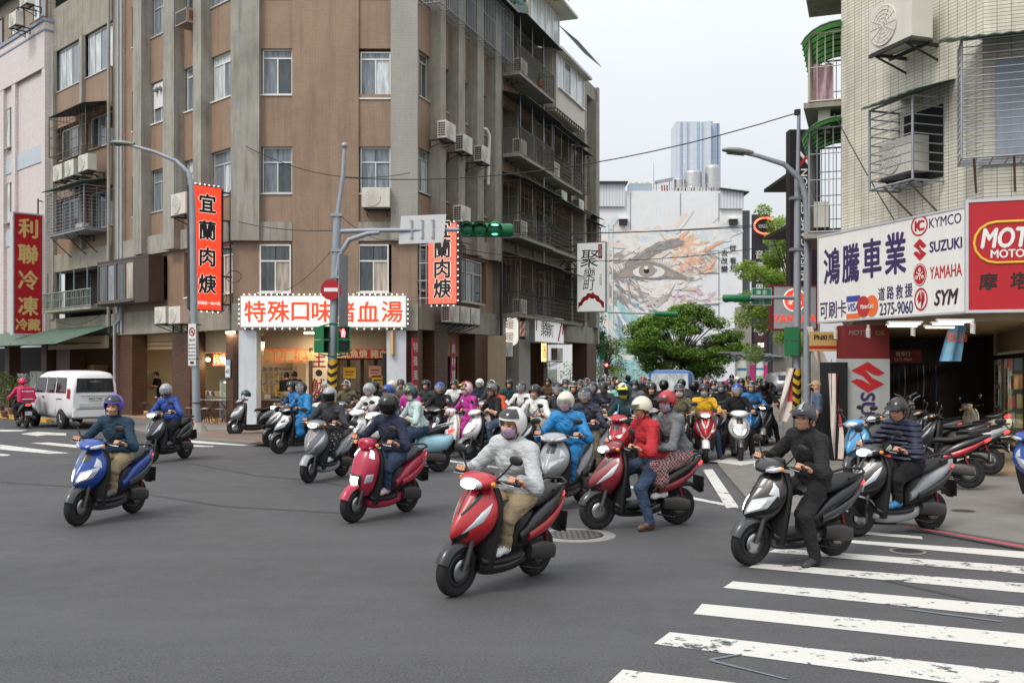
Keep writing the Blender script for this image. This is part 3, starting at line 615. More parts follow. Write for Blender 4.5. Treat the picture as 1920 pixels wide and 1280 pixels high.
x0, x1 = FL.x(399, 1.), FL.x(440, 1.); banner(FL, x0, x1, 2.0, 2.5, 1.0, m_redban, '肉焿湯', m_gold, 'red and gold banner behind the hanging bulbs at the left stall', .42)
# glass doors
gd = thing('shop_doors', 'black framed glass shop doors under the red banner', 'door', FC.m @ Matrix.Translation((0, 1.7, 0)))
m_bfr = mat('black_door_frame', S(30, 28, 28), .45, .2, var=.1)
xa, xb = FC.x(628, 1.7), FC.x(730, 1.7)
B().box(xa, xb, 0, .08, 2.2, 2.42).box(xa, xb, 0, .08, .1, .22).build('door_frame', m_bfr, gd)
for i in range(4):
 c0 = xa + (xb - xa) * i / 4; c1 = c0 + (xb - xa) / 4
 lf = B().box(c0, c0 + .06, .01, .07, .22, 2.2).box(c1 - .06, c1, .01, .07, .22, 2.2).box(c0 + .06, c1 - .06, .012, .068, 1.02, 1.08).build('door_leaf', m_bfr, gd)
 B().box(c0 + .06, c1 - .06, .03, .04, .22, 2.2).build('pane', glassmat('door_glass', S(150, 140, 116), .05, .35), lf)
for x, z, c, l in ((Cx(640), 1.75, S(220, 180, 60), 'yellow'), (Cx(696), 1.45, S(224, 190, 60), 'yellow'), (Cx(690), 1.8, S(226, 170, 160), 'pink')):
 p = thing('poster', '%s paper notice stuck on the glass doors, %s' % (l, 'left' if x < Cx(660) else ('upper' if z > 1.6 else 'lower right')), 'poster', FC.m @ Matrix.Translation((x, 1.685, z)))
 B().box(-.22, .22, 0, .006, -.2, .2).build('paper', mat('paper_' + l, c, .7, var=.05), p); B().box(-.15, .15, -.003, 0, .02, .06).box(-.15, .1, -.003, 0, -.08, -.05).build('print', m_blk, p)
lamp_tube('tube_lamp', 'warm fluorescent tube on the ceiling just left of the signal pole', FC, Cx(568), Cx(612), .2, 3.08, m_tubew, 26)
lamp_tube('tube_lamp', 'warm fluorescent tube inside the glass door restaurant', FC, Cx(650), Cx(700), 3.6, 2.95, m_tubew, 45)
lamp_tube('tube_lamp', 'warm tube lamp at the back of the food stall', FC, Cx(495), Cx(560), 3.4, 2.95, m_tubew, 50)
lamp_tube('tube_lamp', 'warm tube lamp under the ceiling right of the pole with the parking sign', FL, FL.x(424), FL.x(440), -.0, 3.1, m_tubew, 14)
# stall contents
def boxpile(F, x, y, z, nx, nz, w, h, m, name, label, cat):
 for k in range(nz):
  for i in range(nx):
   if rnd.random() < .12: continue
   o = B().lathe([(w * .38, 0), (w * .46, h * .9), (w * .48, h * .92), (w * .48, h)], 10).build(name, m, None, F.m @ Matrix.Translation((x + i * w, y + rnd.uniform(-.03, .03), z + k * h)), label=label, cat=cat, group=label)
m_cup = mat('paper_cup', S(232, 214, 180), .6, var=.05)
sh = thing('shelf', 'metal shelf of stacked paper bowls in the food stall', 'shelf', FC.m @ Matrix.Translation((FC.x(488, 2.2), 2.2, 0)))
for z in (.9, 1.35, 1.8): B().box(0, 1.2, 0, .4, z, z + .03).build('board', m_inox, sh)
for x in (.02, 1.18): B().tube((x, .02, .1), (x, .02, 2.0), .02, 6).tube((x, .38, .1), (x, .38, 2.0), .02, 6).build('upright', m_inox, sh)
for z in (.93, 1.38, 1.83): boxpile(FC, FC.x(488, 2.2) + .12, 2.4, z, 6, 3 if z < 1.8 else 1, .18, .12, m_cup, 'paper_bowl', 'cream paper bowl stacked on the stall shelf', 'bowl')
ct = thing('counter', 'stainless food counter with a yellow menu in the stall', 'counter', FC.m @ Matrix.Translation((FC.x(486, 1.2), 1.2, 0)))
B().box(0, 1.5, 0, .6, .8, .86).build('top', m_inox, ct); B().box(.03, 1.47, .03, .57, .1, .797).build('cabinet', m_wood, ct)
B().box(.55, 1.05, .0, .02, .87, 1.32).build('menu', mat('yellow_menu', S(232, 190, 40), .5, var=.05), ct); B().box(.62, .98, -.006, -.001, 1.0, 1.05).box(.62, .98, -.006, -.001, 1.12, 1.18).build('print', m_dred, ct)
for i in range(5): B().box(.1 + i * .28, .33 + i * .28, .3, .5, .865, .99 + .05 * (i % 2)).build('food_box', m_card if i % 2 else m_cup, ct)
# left stall
x0, x1 = FL.x(362, 1.6), FL.x(442, 1.6)
ct = thing('counter', 'dark wooden counter with steaming trays in the left stall', 'counter', FL.m @ Matrix.Translation((x0, 1.6, 0)))
B().box(0, x1 - x0, 0, .7, .78, .86).build('top', m_inox, ct); B().box(.04, x1 - x0 - .04, .04, .66, .1, .777).build('cabinet', m_wood, ct)
for i in range(4): B().lathe([(.13, 0), (.16, .16), (.17, .17), (.15, .18)], 14, c=(.3 + i * .5, .35, .865)).build('pot', m_inox if i % 2 else m_cup, ct)
gc = thing('display_case', 'small lit glass display case at the left stall', 'display case', FL.m @ Matrix.Translation((FL.x(430, .9), .9, .1)))
B().box(-.25, .25, -.25, .25, 0, .75).build('base', m_inox, gc); B().box(-.25, .25, -.25, .25, .75, .79).box(-.25, .25, -.25, .25, 1.35, 1.4).box(-.25, .25, .2, .25, .79, 1.35).build('case', m_inox, gc)
B().box(-.24, .24, -.24, -.23, .8, 1.34).build('pane', glassmat('case_glass', S(180, 200, 190), .05, .3), gc); B().box(-.2, .2, -.1, .1, 1.3, 1.34).build('lamp', emis('case_lamp', (1, .92, .75), 5), gc)
for k, (px, zz) in enumerate(((390, 2.22), (417, 2.24))):
 bl = thing('light_bulb', 'glowing bare bulb hanging in the left stall, %s' % ('left one' if k == 0 else 'right one in front of the banner'), 'lamp', FL.m @ Matrix.Translation((FL.x(px, .85), .85, zz)))
 B().ball((0, 0, 0), .07, 12, 8).build('bulb', m_bulb, bl); B().tube((0, 0, .06), (0, 0, .13), .025, 8).tube((0, 0, .13), (0, 0, 3.17 - zz), .008, 5).build('cord', m_dwire, bl)
 ld = bpy.data.lights.new('bulb_light', 'POINT'); ld.energy = 28; ld.color = (1, .75, .42); ld.shadow_soft_size = .08
 lo = bpy.data.objects.new('bulb_light', ld); col0.objects.link(lo); lo.parent = bl; lo.location = (0, -.1, -.1)
def stool(F, x, y, label, z=.1, h=.45):
 t = thing('stool', label, 'stool', F.m @ Matrix.Translation((x, y, z)), 'metal stools at the left stall')
 B().lathe([(.001, h), (.16, h), (.17, h + .02), (.001, h + .025)], 14).build('seat', m_steel, t)
 for a in range(4):
  an = a * math.pi / 2 + .6; B().tube((.1 * math.cos(an), .1 * math.sin(an), h), (.19 * math.cos(an), .19 * math.sin(an), 0), .012, 5).build('leg', m_darkst, t)
 B().path([(.15 * math.cos(a * .52), .15 * math.sin(a * .52), h * .45) for a in range(12)], .008, 5, closed=True).build('ring', m_darkst, t)
for i, (px, y) in enumerate(((381, -.5), (398, -.2), (413, -.6), (428, -.3), (290, .4), (303, .2))): stool(FL, FL.x(px), y, ('dark metal stool near the pole base', 'second metal stool right of the street lamp pole', 'third metal stool right of the street lamp pole', 'metal stool beside the white column', 'metal stool by the shop with the man in black', 'metal stool next to the folding table')[i])
tb = thing('folding_table', 'folding table with thin steel legs in front of the left stall', 'table', FL.m @ Matrix.Translation((FL.x(405), .1, .1)))
B().box(-.7, .7, -.35, .35, .72, .75).build('top', m_inox, tb)
for sx_ in (-.6, .6):
 for sy in (-.28, .28): B().tube((sx_, sy, .72), (sx_ * 1.05, -sy, 0), .015, 5).build('leg', m_darkst, tb)
# left shop with dark counter, fridge, wooden door
x0, x1 = xr(FL, 250, 325)
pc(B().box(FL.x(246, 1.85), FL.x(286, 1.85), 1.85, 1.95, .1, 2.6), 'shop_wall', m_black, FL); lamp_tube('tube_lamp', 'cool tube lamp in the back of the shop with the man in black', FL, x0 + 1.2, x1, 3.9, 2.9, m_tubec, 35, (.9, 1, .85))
wd = thing('wooden_screen', 'tall tan wooden board leaning behind the man in black', 'screen', FL.m @ Matrix.Translation((FL.x(304, 2.6), 2.6, .1)))
B().box(-.75, .75, 0, .05, 0, 1.75).build('board', mat('tan_plywood', S(172, 126, 66), .6, var=.12, vs=2), wd); [B().box(x, x + .05, -.02, 0, 0, 1.75).build('edge', m_wood, wd) for x in (-.75, .7)]
fr = thing('fridge', 'dark glass fronted fridge with a red bundle on top in the left shop', 'fridge', FL.m @ Matrix.Translation((FL.x(262, 1.2), 1.2, .1)))
B().box(-.45, .45, 0, .6, 0, 1.45).build('body', mat('pale_green_fridge', S(166, 172, 140), .5, var=.06), fr); B().box(-.38, .38, -.02, -.001, .55, 1.3).build('door', m_gdark, fr); B().ball((-.05, .25, 1.6), .26, 12, 8, sq=(1.3, .8, .7)).build('bundle', mat('red_cloth', S(186, 26, 34), .7, var=.1, bump=.6, bs=8), fr)
# storage bay with cardboard boxes and cabinets, plants at far left
for i, (px, w, h, m, l) in enumerate(((40, 1.0, 1.6, m_white, 'white metal cabinet left of the van'), (68, 1.5, 1.7, mat('grey_cabinet', S(170, 172, 168), .5, var=.05), 'grey steel cabinet behind the van'))):
 cbn = thing('cabinet', l, 'cabinet', FL.m @ Matrix.Translation((FL.x(px, -.5), -.5, .06))); B().box(-w / 2, w / 2, 0, .6, 0, h).build('body', m, cbn); B().box(-.01, .01, -.006, 0, .05, h - .05).build('door_gap', m_black, cbn); B().tube((.06, -.03, h * .5), (.06, -.03, h * .6), .01, 5).build('handle', m_darkst, cbn)
for i, (px, z, w, h) in enumerate(((104, 1.62, .8, .45), (128, 1.62, 1.3, .48), (165, 1.62, 1.2, .42), (95, .1, 1.0, 1.5), (150, .1, 1.5, 1.5))):
 bx = thing('cardboard_box', ('small box with a red side on top of the pile behind the van', 'wide brown box on the pile behind the van', 'pale brown box at the right end of the pile', 'tall carton standing left in the dark storage bay', 'large carton at the bottom of the pile behind the van')[i], 'box', FL.m @ Matrix.Translation((FL.x(px, .8), .8, z)), 'cartons in the storage bay')
 B().box(-w / 2, w / 2, 0, .6, 0, h).build('carton', m_card if i != 3 else mat('reddish_carton', S(190, 110, 100), .7, var=.08), bx); B().box(-w / 2 + .01, w / 2 - .01, -.004, 0, h * .46, h * .54).build('tape', m_tanfr, bx)
awning(FL, -26, -8.9, 3.6, 2.2, .75, m_greenaw, y=-.12)
pc(B().box(-15.0, -9.2, -.3, -.15, 2.7, 3.2), 'sign_band', m_creamw, FL)
for a in range(8): pc(B().tube((-25 + a * 2.2, -.15, 2.9), (-25 + a * 2.2, -2.2, 2.9), .02, 5), 'awning_strut', m_darkst, FL)
# right front shops
for k, (a, b, l) in enumerate(((776, 812, 'pale green glass door beside the right white column'), (843, 889, 'dark shop doorway with amber pieces between brown tiled pillars'))):
 x0, x1 = xr(FR, a, b); t = thing('shop_door', l, 'door', FR.m @ Matrix.Translation((0, 1.0, 0)))
 B().box(x0 - .1, x0 + .02, 0, .1, .1, 2.4).box(x1 + .6, x1 + .7, 0, .1, .1, 2.4).box(x0 + .02, x1 + .6, 0, .1, 2.3, 2.4).build('door_frame', m_bfr, t)
 for i in range(2): ww = (x1 + .58 - x0) / 2; B().box(x0 + .03 + ww * i, x0 + ww * (i + 1) - .02, .04, .06, .1, 2.3).build('door_leaf', glassmat('green_door_glass', S(150, 166, 140), .1) if k == 0 else m_gdark, t)
for i, px in enumerate((774, 846)):
 t = thing('couplet', 'narrow red vertical couplet board with white characters, %s' % ('next to the right white column' if i == 0 else 'between the brown tiled pillars'), 'sign', FR.m @ Matrix.Translation((FR.x(px, -.1), -.1, 1.0)))
 B().box(-.02, .42, 0, .03, 0, 1.9).build('board', mat('couplet_red', S(166, 36, 56), .6, var=.06), t)
 for j, ch in enumerate('特殊風味'if i == 0 else '真材實料'): text(ch, t, .2, 1.6 - j * .46, -.006, .36, m_white)
pc(B().box(7.4, 12, 2.6, 2.8, .1, 3.18), 'shop_wall', mat('sage_wall', S(104, 110, 96), .7, var=.08), FR); pc(B().box(12.6, 17, 1.6, 1.8, .1, 3.18), 'shop_wall', m_black, FR)
# ================================================================== pink tiled building at far left
FP = Fr(*W2(FL.w(-15.2, -.35, 0)), FL.a)
PB = thing('pink_building', 'pale pink tiled building at the left edge with blue grey bands', 'building')
def pp(b, name, m, **k): return b.build(name, m, PB, FP.m, **k)
pp(B().box(-3.5, .0, .12, .6, 3.2, 16.6), 'wall', m_pink); pp(B().box(-5.0, -3.95, .12, .6, 3.2, 16.6), 'wall', m_pink); pp(B().box(-16, -5.5, .12, .6, 3.2, 16.6), 'wall', m_pink)
for x0, x1 in ((-.32, .05), (-3.95, -3.5), (-5.5, -5.0)): pp(B().box(x0, x1, -.02, .6, 3.2, 15.0), 'pier', m_pink)
for z in (7.6, 11.0): pp(B().box(-16, -.33, .08, .117, z, z + .75), 'band', m_pinkb)
pp(B().box(-16, .05, -.04, .6, 15.0, 17.0), 'parapet', m_pink)
pp(B().box(-16, .1, -.1, .6, 17.0, 17.15).box(-16, .1, -.07, .6, 16.6, 16.68), 'coping', mat('blue_grey_coping', S(140, 152, 166), .6, var=.1))
for z in (8.7, 12.2): window(FP, -4.9, -4.0, z, z + 1.9, y=.06, panes=2, glass=[m_gpale, m_gmid], fm=m_tanfr, parent=PB)
for z in (8.7, 12.2): window(FP, -9.5, -8.4, z, z + 1.9, y=.06, panes=2, glass=[m_gpale, m_gmid], fm=m_tanfr, parent=PB)
m_sheet = tilemat('tan_corrugated_sheet', S(150, 142, 124), S(112, 104, 88), .14, 6, 0, .02, .04, .4, .6)
pp(B().box(-16, -.4, .3, .6, 17.15, 19.3), 'rooftop_wall', m_sheet); pp(B().box(-16, -.2, -.2, 4, 19.3, 19.4), 'rooftop_roof', m_darkaw)
for x0 in (-1.9, -4.6, -7.3): window(FP, x0 - .1, x0 + 1.4, 17.4, 18.7, y=.22, panes=2, glass=[m_gpale, m_gmid], fm=mat('brown_frame', S(120, 92, 70), .6), parent=PB)
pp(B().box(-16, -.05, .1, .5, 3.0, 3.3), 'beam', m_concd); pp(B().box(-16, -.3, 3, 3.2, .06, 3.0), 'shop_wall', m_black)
for x in (-.7, -5.2): pp(B().box(x, x + .6, .1, .6, .06, 3.0), 'column', m_brick)
pp(B().box(-16, 0, .5, 6, 16.3, 16.6), 'roof', m_concd)
# ================================================================== right building (cream tiles) with the motorcycle shop
FX = Fr(7.22, 21.84, math.radians(-71.7)); FM = Fr(8.50, 17.97, math.radians(-19.76)); FK = Fr(7.22, 21.84, math.radians(-109.76))
XW = 4.07
RBd = thing('cream_building', 'cream tiled apartment building at the right corner with caged windows', 'building')
def pb(b, name, m, F=None, **k): return b.build(name, m, RBd, F.m if F else None, **k)
pb(B().box(0, XW, 0, .4, 2.95, 15), 'wall', m_cream, FX)
for x0, x1, z0, z1 in ((0, .75, 2.95, 15), (.75, 3.4, 2.95, 5.7), (.75, 3.4, 7.45, 15), (3.4, 9, 2.95, 15)): pb(B().box(x0, x1, 0, .4, z0, z1), 'wall', m_cream, FM)
pb(B().box(-22, 0, 0, .4, 2.95, 15), 'wall', m_cream, FK)
pb(B().slab([W2(FX.w(0, .3, 0)), W2(FX.w(XW, .3, 0)), W2(FM.w(9, .3, 0)), W2(FM.w(9, 12, 0)), W2(FK.w(-22, .3, 0))], 2.8, 2.96), 'ceiling', m_creamw)
pb(B().slab([W2(FX.w(0, .3, 0)), W2(FX.w(XW, .3, 0)), W2(FM.w(9, .3, 0)), W2(FM.w(9, 12, 0)), W2(FK.w(-22, .3, 0))], 14.9, 15.1), 'roof', m_concd)
pb(B().slab([W2(FX.w(0, -.3, 0)), W2(FX.w(XW, -.3, 0)), W2(FM.w(9, -.5, 0)), W2(FM.w(9, 12, 0)), W2(FK.w(-22, .3, 0))], .0, .06), 'arcade_floor', m_tanfl)
def wcage(F, x0, x1, z0, z1, d, m, hs, parent, **k):
 o = cage(F, x0, x1, z0, z1, d, m, hs=hs, **k); o.parent = parent; return o
zA = FX.z(1711, 178, -.72), FX.z(1711, 336, -.72)
ca = wcage(FX, FX.x(1630, -.72), FX.x(1711, -.72), zA[1], zA[0], .72, m_steel, .16, RBd, vs=.62, r=.014)
o = awning(FX, FX.x(1618, -.9), FX.x(1711, -.9) + .1, zA[0] + .3, .95, .28, m_greenaw, par=RBd)
pb(B().box(FX.x(1640, -.72), FX.x(1711, -.72), -.02, .05, zA[1] + .1, zA[0] - .1), 'opening', m_black, FX)
for px in (1655, 1700): xx = FX.x(px, -.72); pb(B().tube((xx, -.7, zA[1]), (xx, -.01, zA[1] - .55), .02, 5), 'strut', m_rust, FX)
zB = FM.z(1803, 76, -.72), FM.z(1803, 297, -.72)
xB = FM.x(1803, -.72)
wcage(FM, xB, xB + 3.3, zB[1], zB[0], .72, m_steel, .125, RBd, vs=.95, r=.012)
pb(B().box(xB, xB + 3.3, -.05, 0, zB[1] - .02, zB[1] + .06), 'cage_floor', m_steel, FM)
awning(FM, xB - .35, xB + 3.4, zB[0] + .22, .95, .22, m_greenaw, par=RBd)
for px in (1825, 1900): xx = FM.x(px, -.6); pb(B().tube((xx, -.7, zB[1]), (xx + .1, -.01, zB[1] - .5), .022, 5), 'strut', m_rust, FM)
window(FM, .78, 3.38, 5.72, 7.44, y=.05, panes=2, glass=[mat('brown_curtain', S(112, 100, 92), .6, var=.2, vs=9), m_gcurt], fm=m_whitef, split=.4, parent=RBd)
pb(B().box(.2, .78, -.04, .0, 5.72, 7.44), 'side_panel', mat('grey_blue_sheet', S(150, 160, 172), .5, var=.08, streak=.3), FM)
m_cawn, nt_, p_ = newmat('translucent_green_awning'); p_.inputs['Base Color'].default_value = (*S(120, 158, 118), 1); p_.inputs['Roughness'].default_value = .45
tl_ = N(nt_, 'BsdfTranslucent'); tl_.inputs[0].default_value = (*S(150, 196, 146), 1); ms_ = N(nt_, 'MixShader'); ms_.inputs[0].default_value = .6; L(nt_, p_.outputs[0], ms_.inputs[1]); L(nt_, tl_.outputs[0], ms_.inputs[2]); L(nt_, ms_.outputs[0], nt_.nodes['Material Output'].inputs[0])
# balconies on the street side, seen edge on
for z0, z1, m_ in ((4.95, 7.25, m_steel), (7.85, 9.35, m_tanfr), (10.6, 12.0, m_rust)):
 wcage(FK, -2.3, -.1, z0, z1, .68, m_, .55, RBd, vs=.16, r=.013)
 rows = [[(-2.5 + 2.6 * i / 12, -.86 * math.sin(t * 1.3), z1 + .2 - .6 * (1 - math.cos(t * 1.3))) for i in range(13)] for t in (0, .2, .4, .6, .8, 1.0)]
 b = B().grid(rows).grid([[(p[0], p[1], p[2] - .02) for p in r][::-1] for r in rows]); pb(b, 'curved_awning', m_cawn, FK)
 for i in range(7): x = -2.5 + 2.6 * i / 6; pb(B().path([(x, p[1] - .01, p[2] - .035) for p in [r[0] for r in rows]], .018, 5), 'awning_rib', m_darkst, FK)
 pb(B().box(-2.3, -.1, -.8, 0, z0 - .14, z0 - .02), 'balcony_floor', m_concd, FK)
cl = thing('laundry', 'pink and white laundry hanging in the upper left balcony cage of the cream building', 'laundry', FK.m @ Matrix.Translation((-.6, -.4, 8.3)))
for q_, (x_, w_, m__) in enumerate(((0, .42, mat('pink_laundry', S(200, 170, 184), .8, var=.2, vs=12)), (-.55, .36, mat('navy_laundry', S(44, 58, 78), .8)), (-1.0, .3, m_white))):
 rw = [[(x_ + .1 * math.sin(i * 1.3 + j * .6), -w_ / 2 + w_ * i / 8, .5 - .95 * j / 6) for i in range(9)] for j in range(7)]; B().grid(rw).grid([[(p[0] + .02, p[1], p[2]) for p in r][::-1] for r in rw]).build('cloth', m__, cl)
# shop: pillar with boards, inside walls, glazed side
pb(B().slab([W2(FK.w(-8, .6, 0)), W2(FK.w(-8, 9, 0)), W2(FK.w(-8.2, 9, 0)), W2(FK.w(-8.2, .6, 0))][::-1], .06, 2.8), 'shop_wall', mat('dark_shop_wall', S(92, 86, 80), .8, var=.2))
pb(B().box(-8, -.8, .4, .5, .06, 2.8), 'shop_wall', m_black, FK)
PLR = thing('pillar_board', 'grey pillar board with a red S emblem and purple letters at the motorcycle shop', 'board', Matrix.Translation(at(1627, 688, 20.6)) @ Matrix.Rotation(math.radians(4), 4, 'Z') @ Matrix.Translation((0, 0, -CAMH)))
m_lgrey = mat('pale_grey_board', S(168, 172, 172), .5, var=.05, streak=.1)
B().box(-.47, .47, .0, .5, .05, 2.12).build('panel', m_lgrey, PLR)
B().box(-.82, -.475, -.12, .5, .05, 2.05).build('side_panel', m_black, PLR); B().box(-.46, .47, .02, .5, 2.125, 2.82).build('upper_panel', mat('dark_red_board', S(110, 22, 26), .5, var=.08), PLR)
m_sred = mat('emblem_red', S(176, 26, 34), .5, var=.03); m_purp = mat('purple_lettering', S(54, 40, 90), .5, var=.03)
def s_emblem(parent, cx, cz, w, h, y, m):
 b = B(); sxx, szz = w / 2, h / 2
 for sgn in (1, -1):
  q = [(0, 1), (-.97, .44), (-.25, .03), (-.2, .52)]
  b.prism([(cx + sgn * x * sxx, cz + sgn * z * szz) for x, z in q], y, y + .004)
  q = [(0, 1), (-.2, .52), (.34, .16), (.66, .1), (1, .27)]
  b.prism([(cx + sgn * x * sxx, cz + sgn * z * szz) for x, z in q], y, y + .004)
 q = [(-.25, .03), (.2, -.52), (.25, -.03), (-.2, .52)]
 b.prism([(cx + x * sxx, cz + z * szz) for x, z in q], y, y + .004)
 return b.build('emblem', m, parent)
s_emblem(PLR, 0, 1.74, .72, .64, -.006, m_sred)
text('SUZUKI', PLR, -.0, .72, -.006, .42, m_purp, rot=math.radians(90), bold=.03)
text('MOTTA', PLR, -.16, 2.66, .012, .14, mat('dull_grey_lettering', S(120, 104, 100), .6, var=0), bold=.03, shear=.2); text('OIL', PLR, .28, 2.66, .012, .14, mat('dull_yellow_lettering', S(130, 110, 40), .6, var=0), bold=.03)
FS = Fr(10.62, 20.6, math.radians(-109.76))
pb(B().box(-8, -5.6, 0, .1, .06, 2.8), 'shop_wall', mat('tan_door_frame', S(112, 90, 66), .6, var=.15), FS)
gl = thing('glazed_shop_front', 'glazed shop front with notices at the right edge of the motorcycle shop', 'shop front', FS.m)
B().box(-5.6, 3, 0, .08, 2.15, 2.25).box(-5.6, 3, 0, .08, .06, .16).build('frame', m_bfr, gl)
for i, x in enumerate((-5.6, -4.0, -3.6, -.4, 1.4)): B().box(x, x + .1, .003, .077, .16, 2.15).build('mullion', m_bfr if i % 2 else m_wood, gl)
B().box(-5.5, 3, .03, .04, .16, 2.15).build('pane', glassmat('clear_shop_glass', S(170, 190, 190), .03, .18), gl)
pb(B().box(-5.6, 3, 2.2, 2.4, .06, 2.8), 'shop_wall', mat('pale_inner_wall', S(196, 192, 176), .7, var=.08), FS)
lamp_tube('tube_lamp', 'cool tube lamp inside the glazed shop at the right edge', FS, -3, -1.5, 1.2, 2.6, m_tubec, 130, (.95, 1, .95))
pb(B().box(-6.2, -6.0, .12, 3, .06, 2.8), 'shop_wall', mat('pale_inner_wall', S(196, 192, 176)), FS)
sg = thing('shop_sign', 'old tan sign strip running over the glazed shop', 'sign', FS.m @ Matrix.Translation((-1.6, -.12, 2.52)))
B().box(-2.2, 4, 0, .1, -.22, .25).build('panel', mat('tan_sign', S(150, 132, 108), .6, var=.1, streak=.3), sg);
for i, (x, z, w, h, c) in enumerate(((-4.75, 1.75, .7, .5, S(200, 200, 196)), (-4.75, 1.2, .6, .45, S(180, 186, 190)), (-4.8, .75, .6, .35, S(110, 104, 130)), (-2.9, 1.65, .45, .55, S(196, 200, 190)), (-2.9, 1.12, .5, .5, S(186, 180, 140)), (-2.9, .62, .42, .45, S(200, 200, 190)), (-1.9, 1.6, .4, .3, S(190, 170, 90)))):
 B().box(x - w / 2, x + w / 2, -.012, -.003, z - h / 2, z + h / 2).build('notice', mat('notice_%d' % i, c, .6, var=.1, vs=9), gl); B().box(x - w / 3, x + w / 4, -.015, -.012, z, z + h / 8).box(x - w / 3, x + w / 3, -.015, -.012, z - h / 5, z - h / 9).build('print', (m_sred, m_blk)[i % 2], gl)
for i, (px, py, Y) in enumerate(((1697, 607, 17.3), (1692, 612, 18.4), (1790, 603, 16.5), (1778, 608, 17.5), (1762, 614, 18.9))):
 a = at(px, py, Y); lamp_tube('tube_lamp', ('left front ceiling tube in the motorcycle shop', 'left rear ceiling tube in the motorcycle shop', 'right front ceiling tube in the motorcycle shop', 'right middle ceiling tube in the motorcycle shop', 'rearmost warm ceiling tube in the motorcycle shop')[i], Fr(a.x, a.y, 0), -.27, .27, 0, 2.7, m_tubec if i < 4 else m_tubew, 2, r=.012)
for i, (px, py, Y) in enumerate(((1567, 625, 20.9), (1628, 622, 20.0), (1712, 620, 18.9), (1824, 612, 17.6))):
 a = at(px, py, Y); t = thing('spiral_bulb', 'unlit white spiral bulb under the long sign, %s' % ('leftmost', 'second from left', 'third from left', 'rightmost')[i], 'lamp', Matrix.Translation((a.x, a.y, 2.8)))
 B().path([(.035 * math.cos(k * .7), .035 * math.sin(k * .7), -.08 - .004 * k) for k in range(46)], .012, 5).build('spiral', m_white, t); B().tube((0, 0, 0), (0, 0, -.09), .03, 8).build('socket', m_tanfr, t)
a = at(1785, 640, 19.2); t = thing('hanging_banner', 'crumpled light blue banner hanging in the motorcycle shop', 'banner', Matrix.Translation(a))
rows = [[(-.16 - .09 * j / 5 + (.32 + .1 * j / 5) * i / 8 + .12 * (1 - j / 5), .06 * math.sin(i * 1.2), .38 - .76 * j / 5) for i in range(9)] for j in range(6)]
B().grid([r[::-1] for r in rows]).grid([[(p[0], p[1] + .01, p[2]) for p in r] for r in rows]).build('cloth', mat('light_blue_cloth', S(120, 176, 214), .5, var=.25, vs=5), t); text('機油', t, .06, .08, -.075, .2, mat('orange_red_letter', S(216, 96, 70), .5, var=0))
# ================================================================== background: mural building, tower, trees, poster pillars
YM = 110.0
def mx(px): return (px - 960) / FPX * YM
def mz(py): return CAMH + (HOR - py) / FPX * YM
MB_ = thing('mural_building', 'white walled building with a huge painted eye mural at the end of the street', 'building')
m_mw = mat('white_painted_sheet_wall', S(226, 228, 230), .6, var=.05, vs=.4, streak=.16)
m_corr = tilemat('white_corrugated_sheet', S(214, 218, 222), S(176, 180, 186), .35, 30, 0, .05, .03, .12, .5)
def pm(b, n, m, par=None): return b.build(n, m, par or MB_)
pm(B().box(mx(1060), mx(1392), YM, YM + 20, 0, mz(358)), 'wall', m_mw)
pm(B().box(mx(1060), mx(1171), YM - .35, YM - .01, mz(388), mz(345)), 'corrugated_panel', m_corr); pm(B().box(mx(1060), mx(1176), YM - .8, YM + 8, mz(345), mz(342)), 'roof', m_darkaw)
pm(B().box(mx(1349), mx(1393), YM - .35, YM - .01, mz(392), mz(357)), 'corrugated_panel', m_corr)
pm(B().add([(mx(1349), YM - .8, mz(354)), (mx(1402), YM - .8, mz(361)), (mx(1402), YM + 8, mz(361)), (mx(1349), YM + 8, mz(354)), (mx(1349), YM - .8, mz(356)), (mx(1402), YM - .8, mz(363)), (mx(1402), YM + 8, mz(363)), (mx(1349), YM + 8, mz(356))], [(0, 1, 2, 3), (7, 6, 5, 4), (0, 4, 5, 1), (1, 5, 6, 2)]), 'roof', m_darkaw)
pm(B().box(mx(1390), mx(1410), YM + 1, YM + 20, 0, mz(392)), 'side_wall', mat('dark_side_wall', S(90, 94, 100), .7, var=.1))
for px in (1182, 1276, 1348): pm(B().box(mx(px) - .05, mx(px) + .05, YM - .03, YM - .003, 1, mz(362)), 'joint', m_steel)
for py in (512, 571): pm(B().box(mx(1115), mx(1348), YM - .05, YM - .033, mz(py) - .06, mz(py) + .06), 'joint', m_steel)
for px in (1168, 1374): pm(B().box(mx(px) - .45, mx(px) + .45, YM - .5, YM - .06, mz(422), mz(412)), 'vent_box', m_darkst); pm(B().box(mx(px) - .5, mx(px) + .5, YM - .6, YM - .06, mz(412), mz(410)), 'vent_lid', m_white)
for px in (1140, 1148): pm(B().tube((mx(px), YM - .1, mz(690)), (mx(px), YM - .1, mz(420)), .07, 6), 'pipe', m_white)
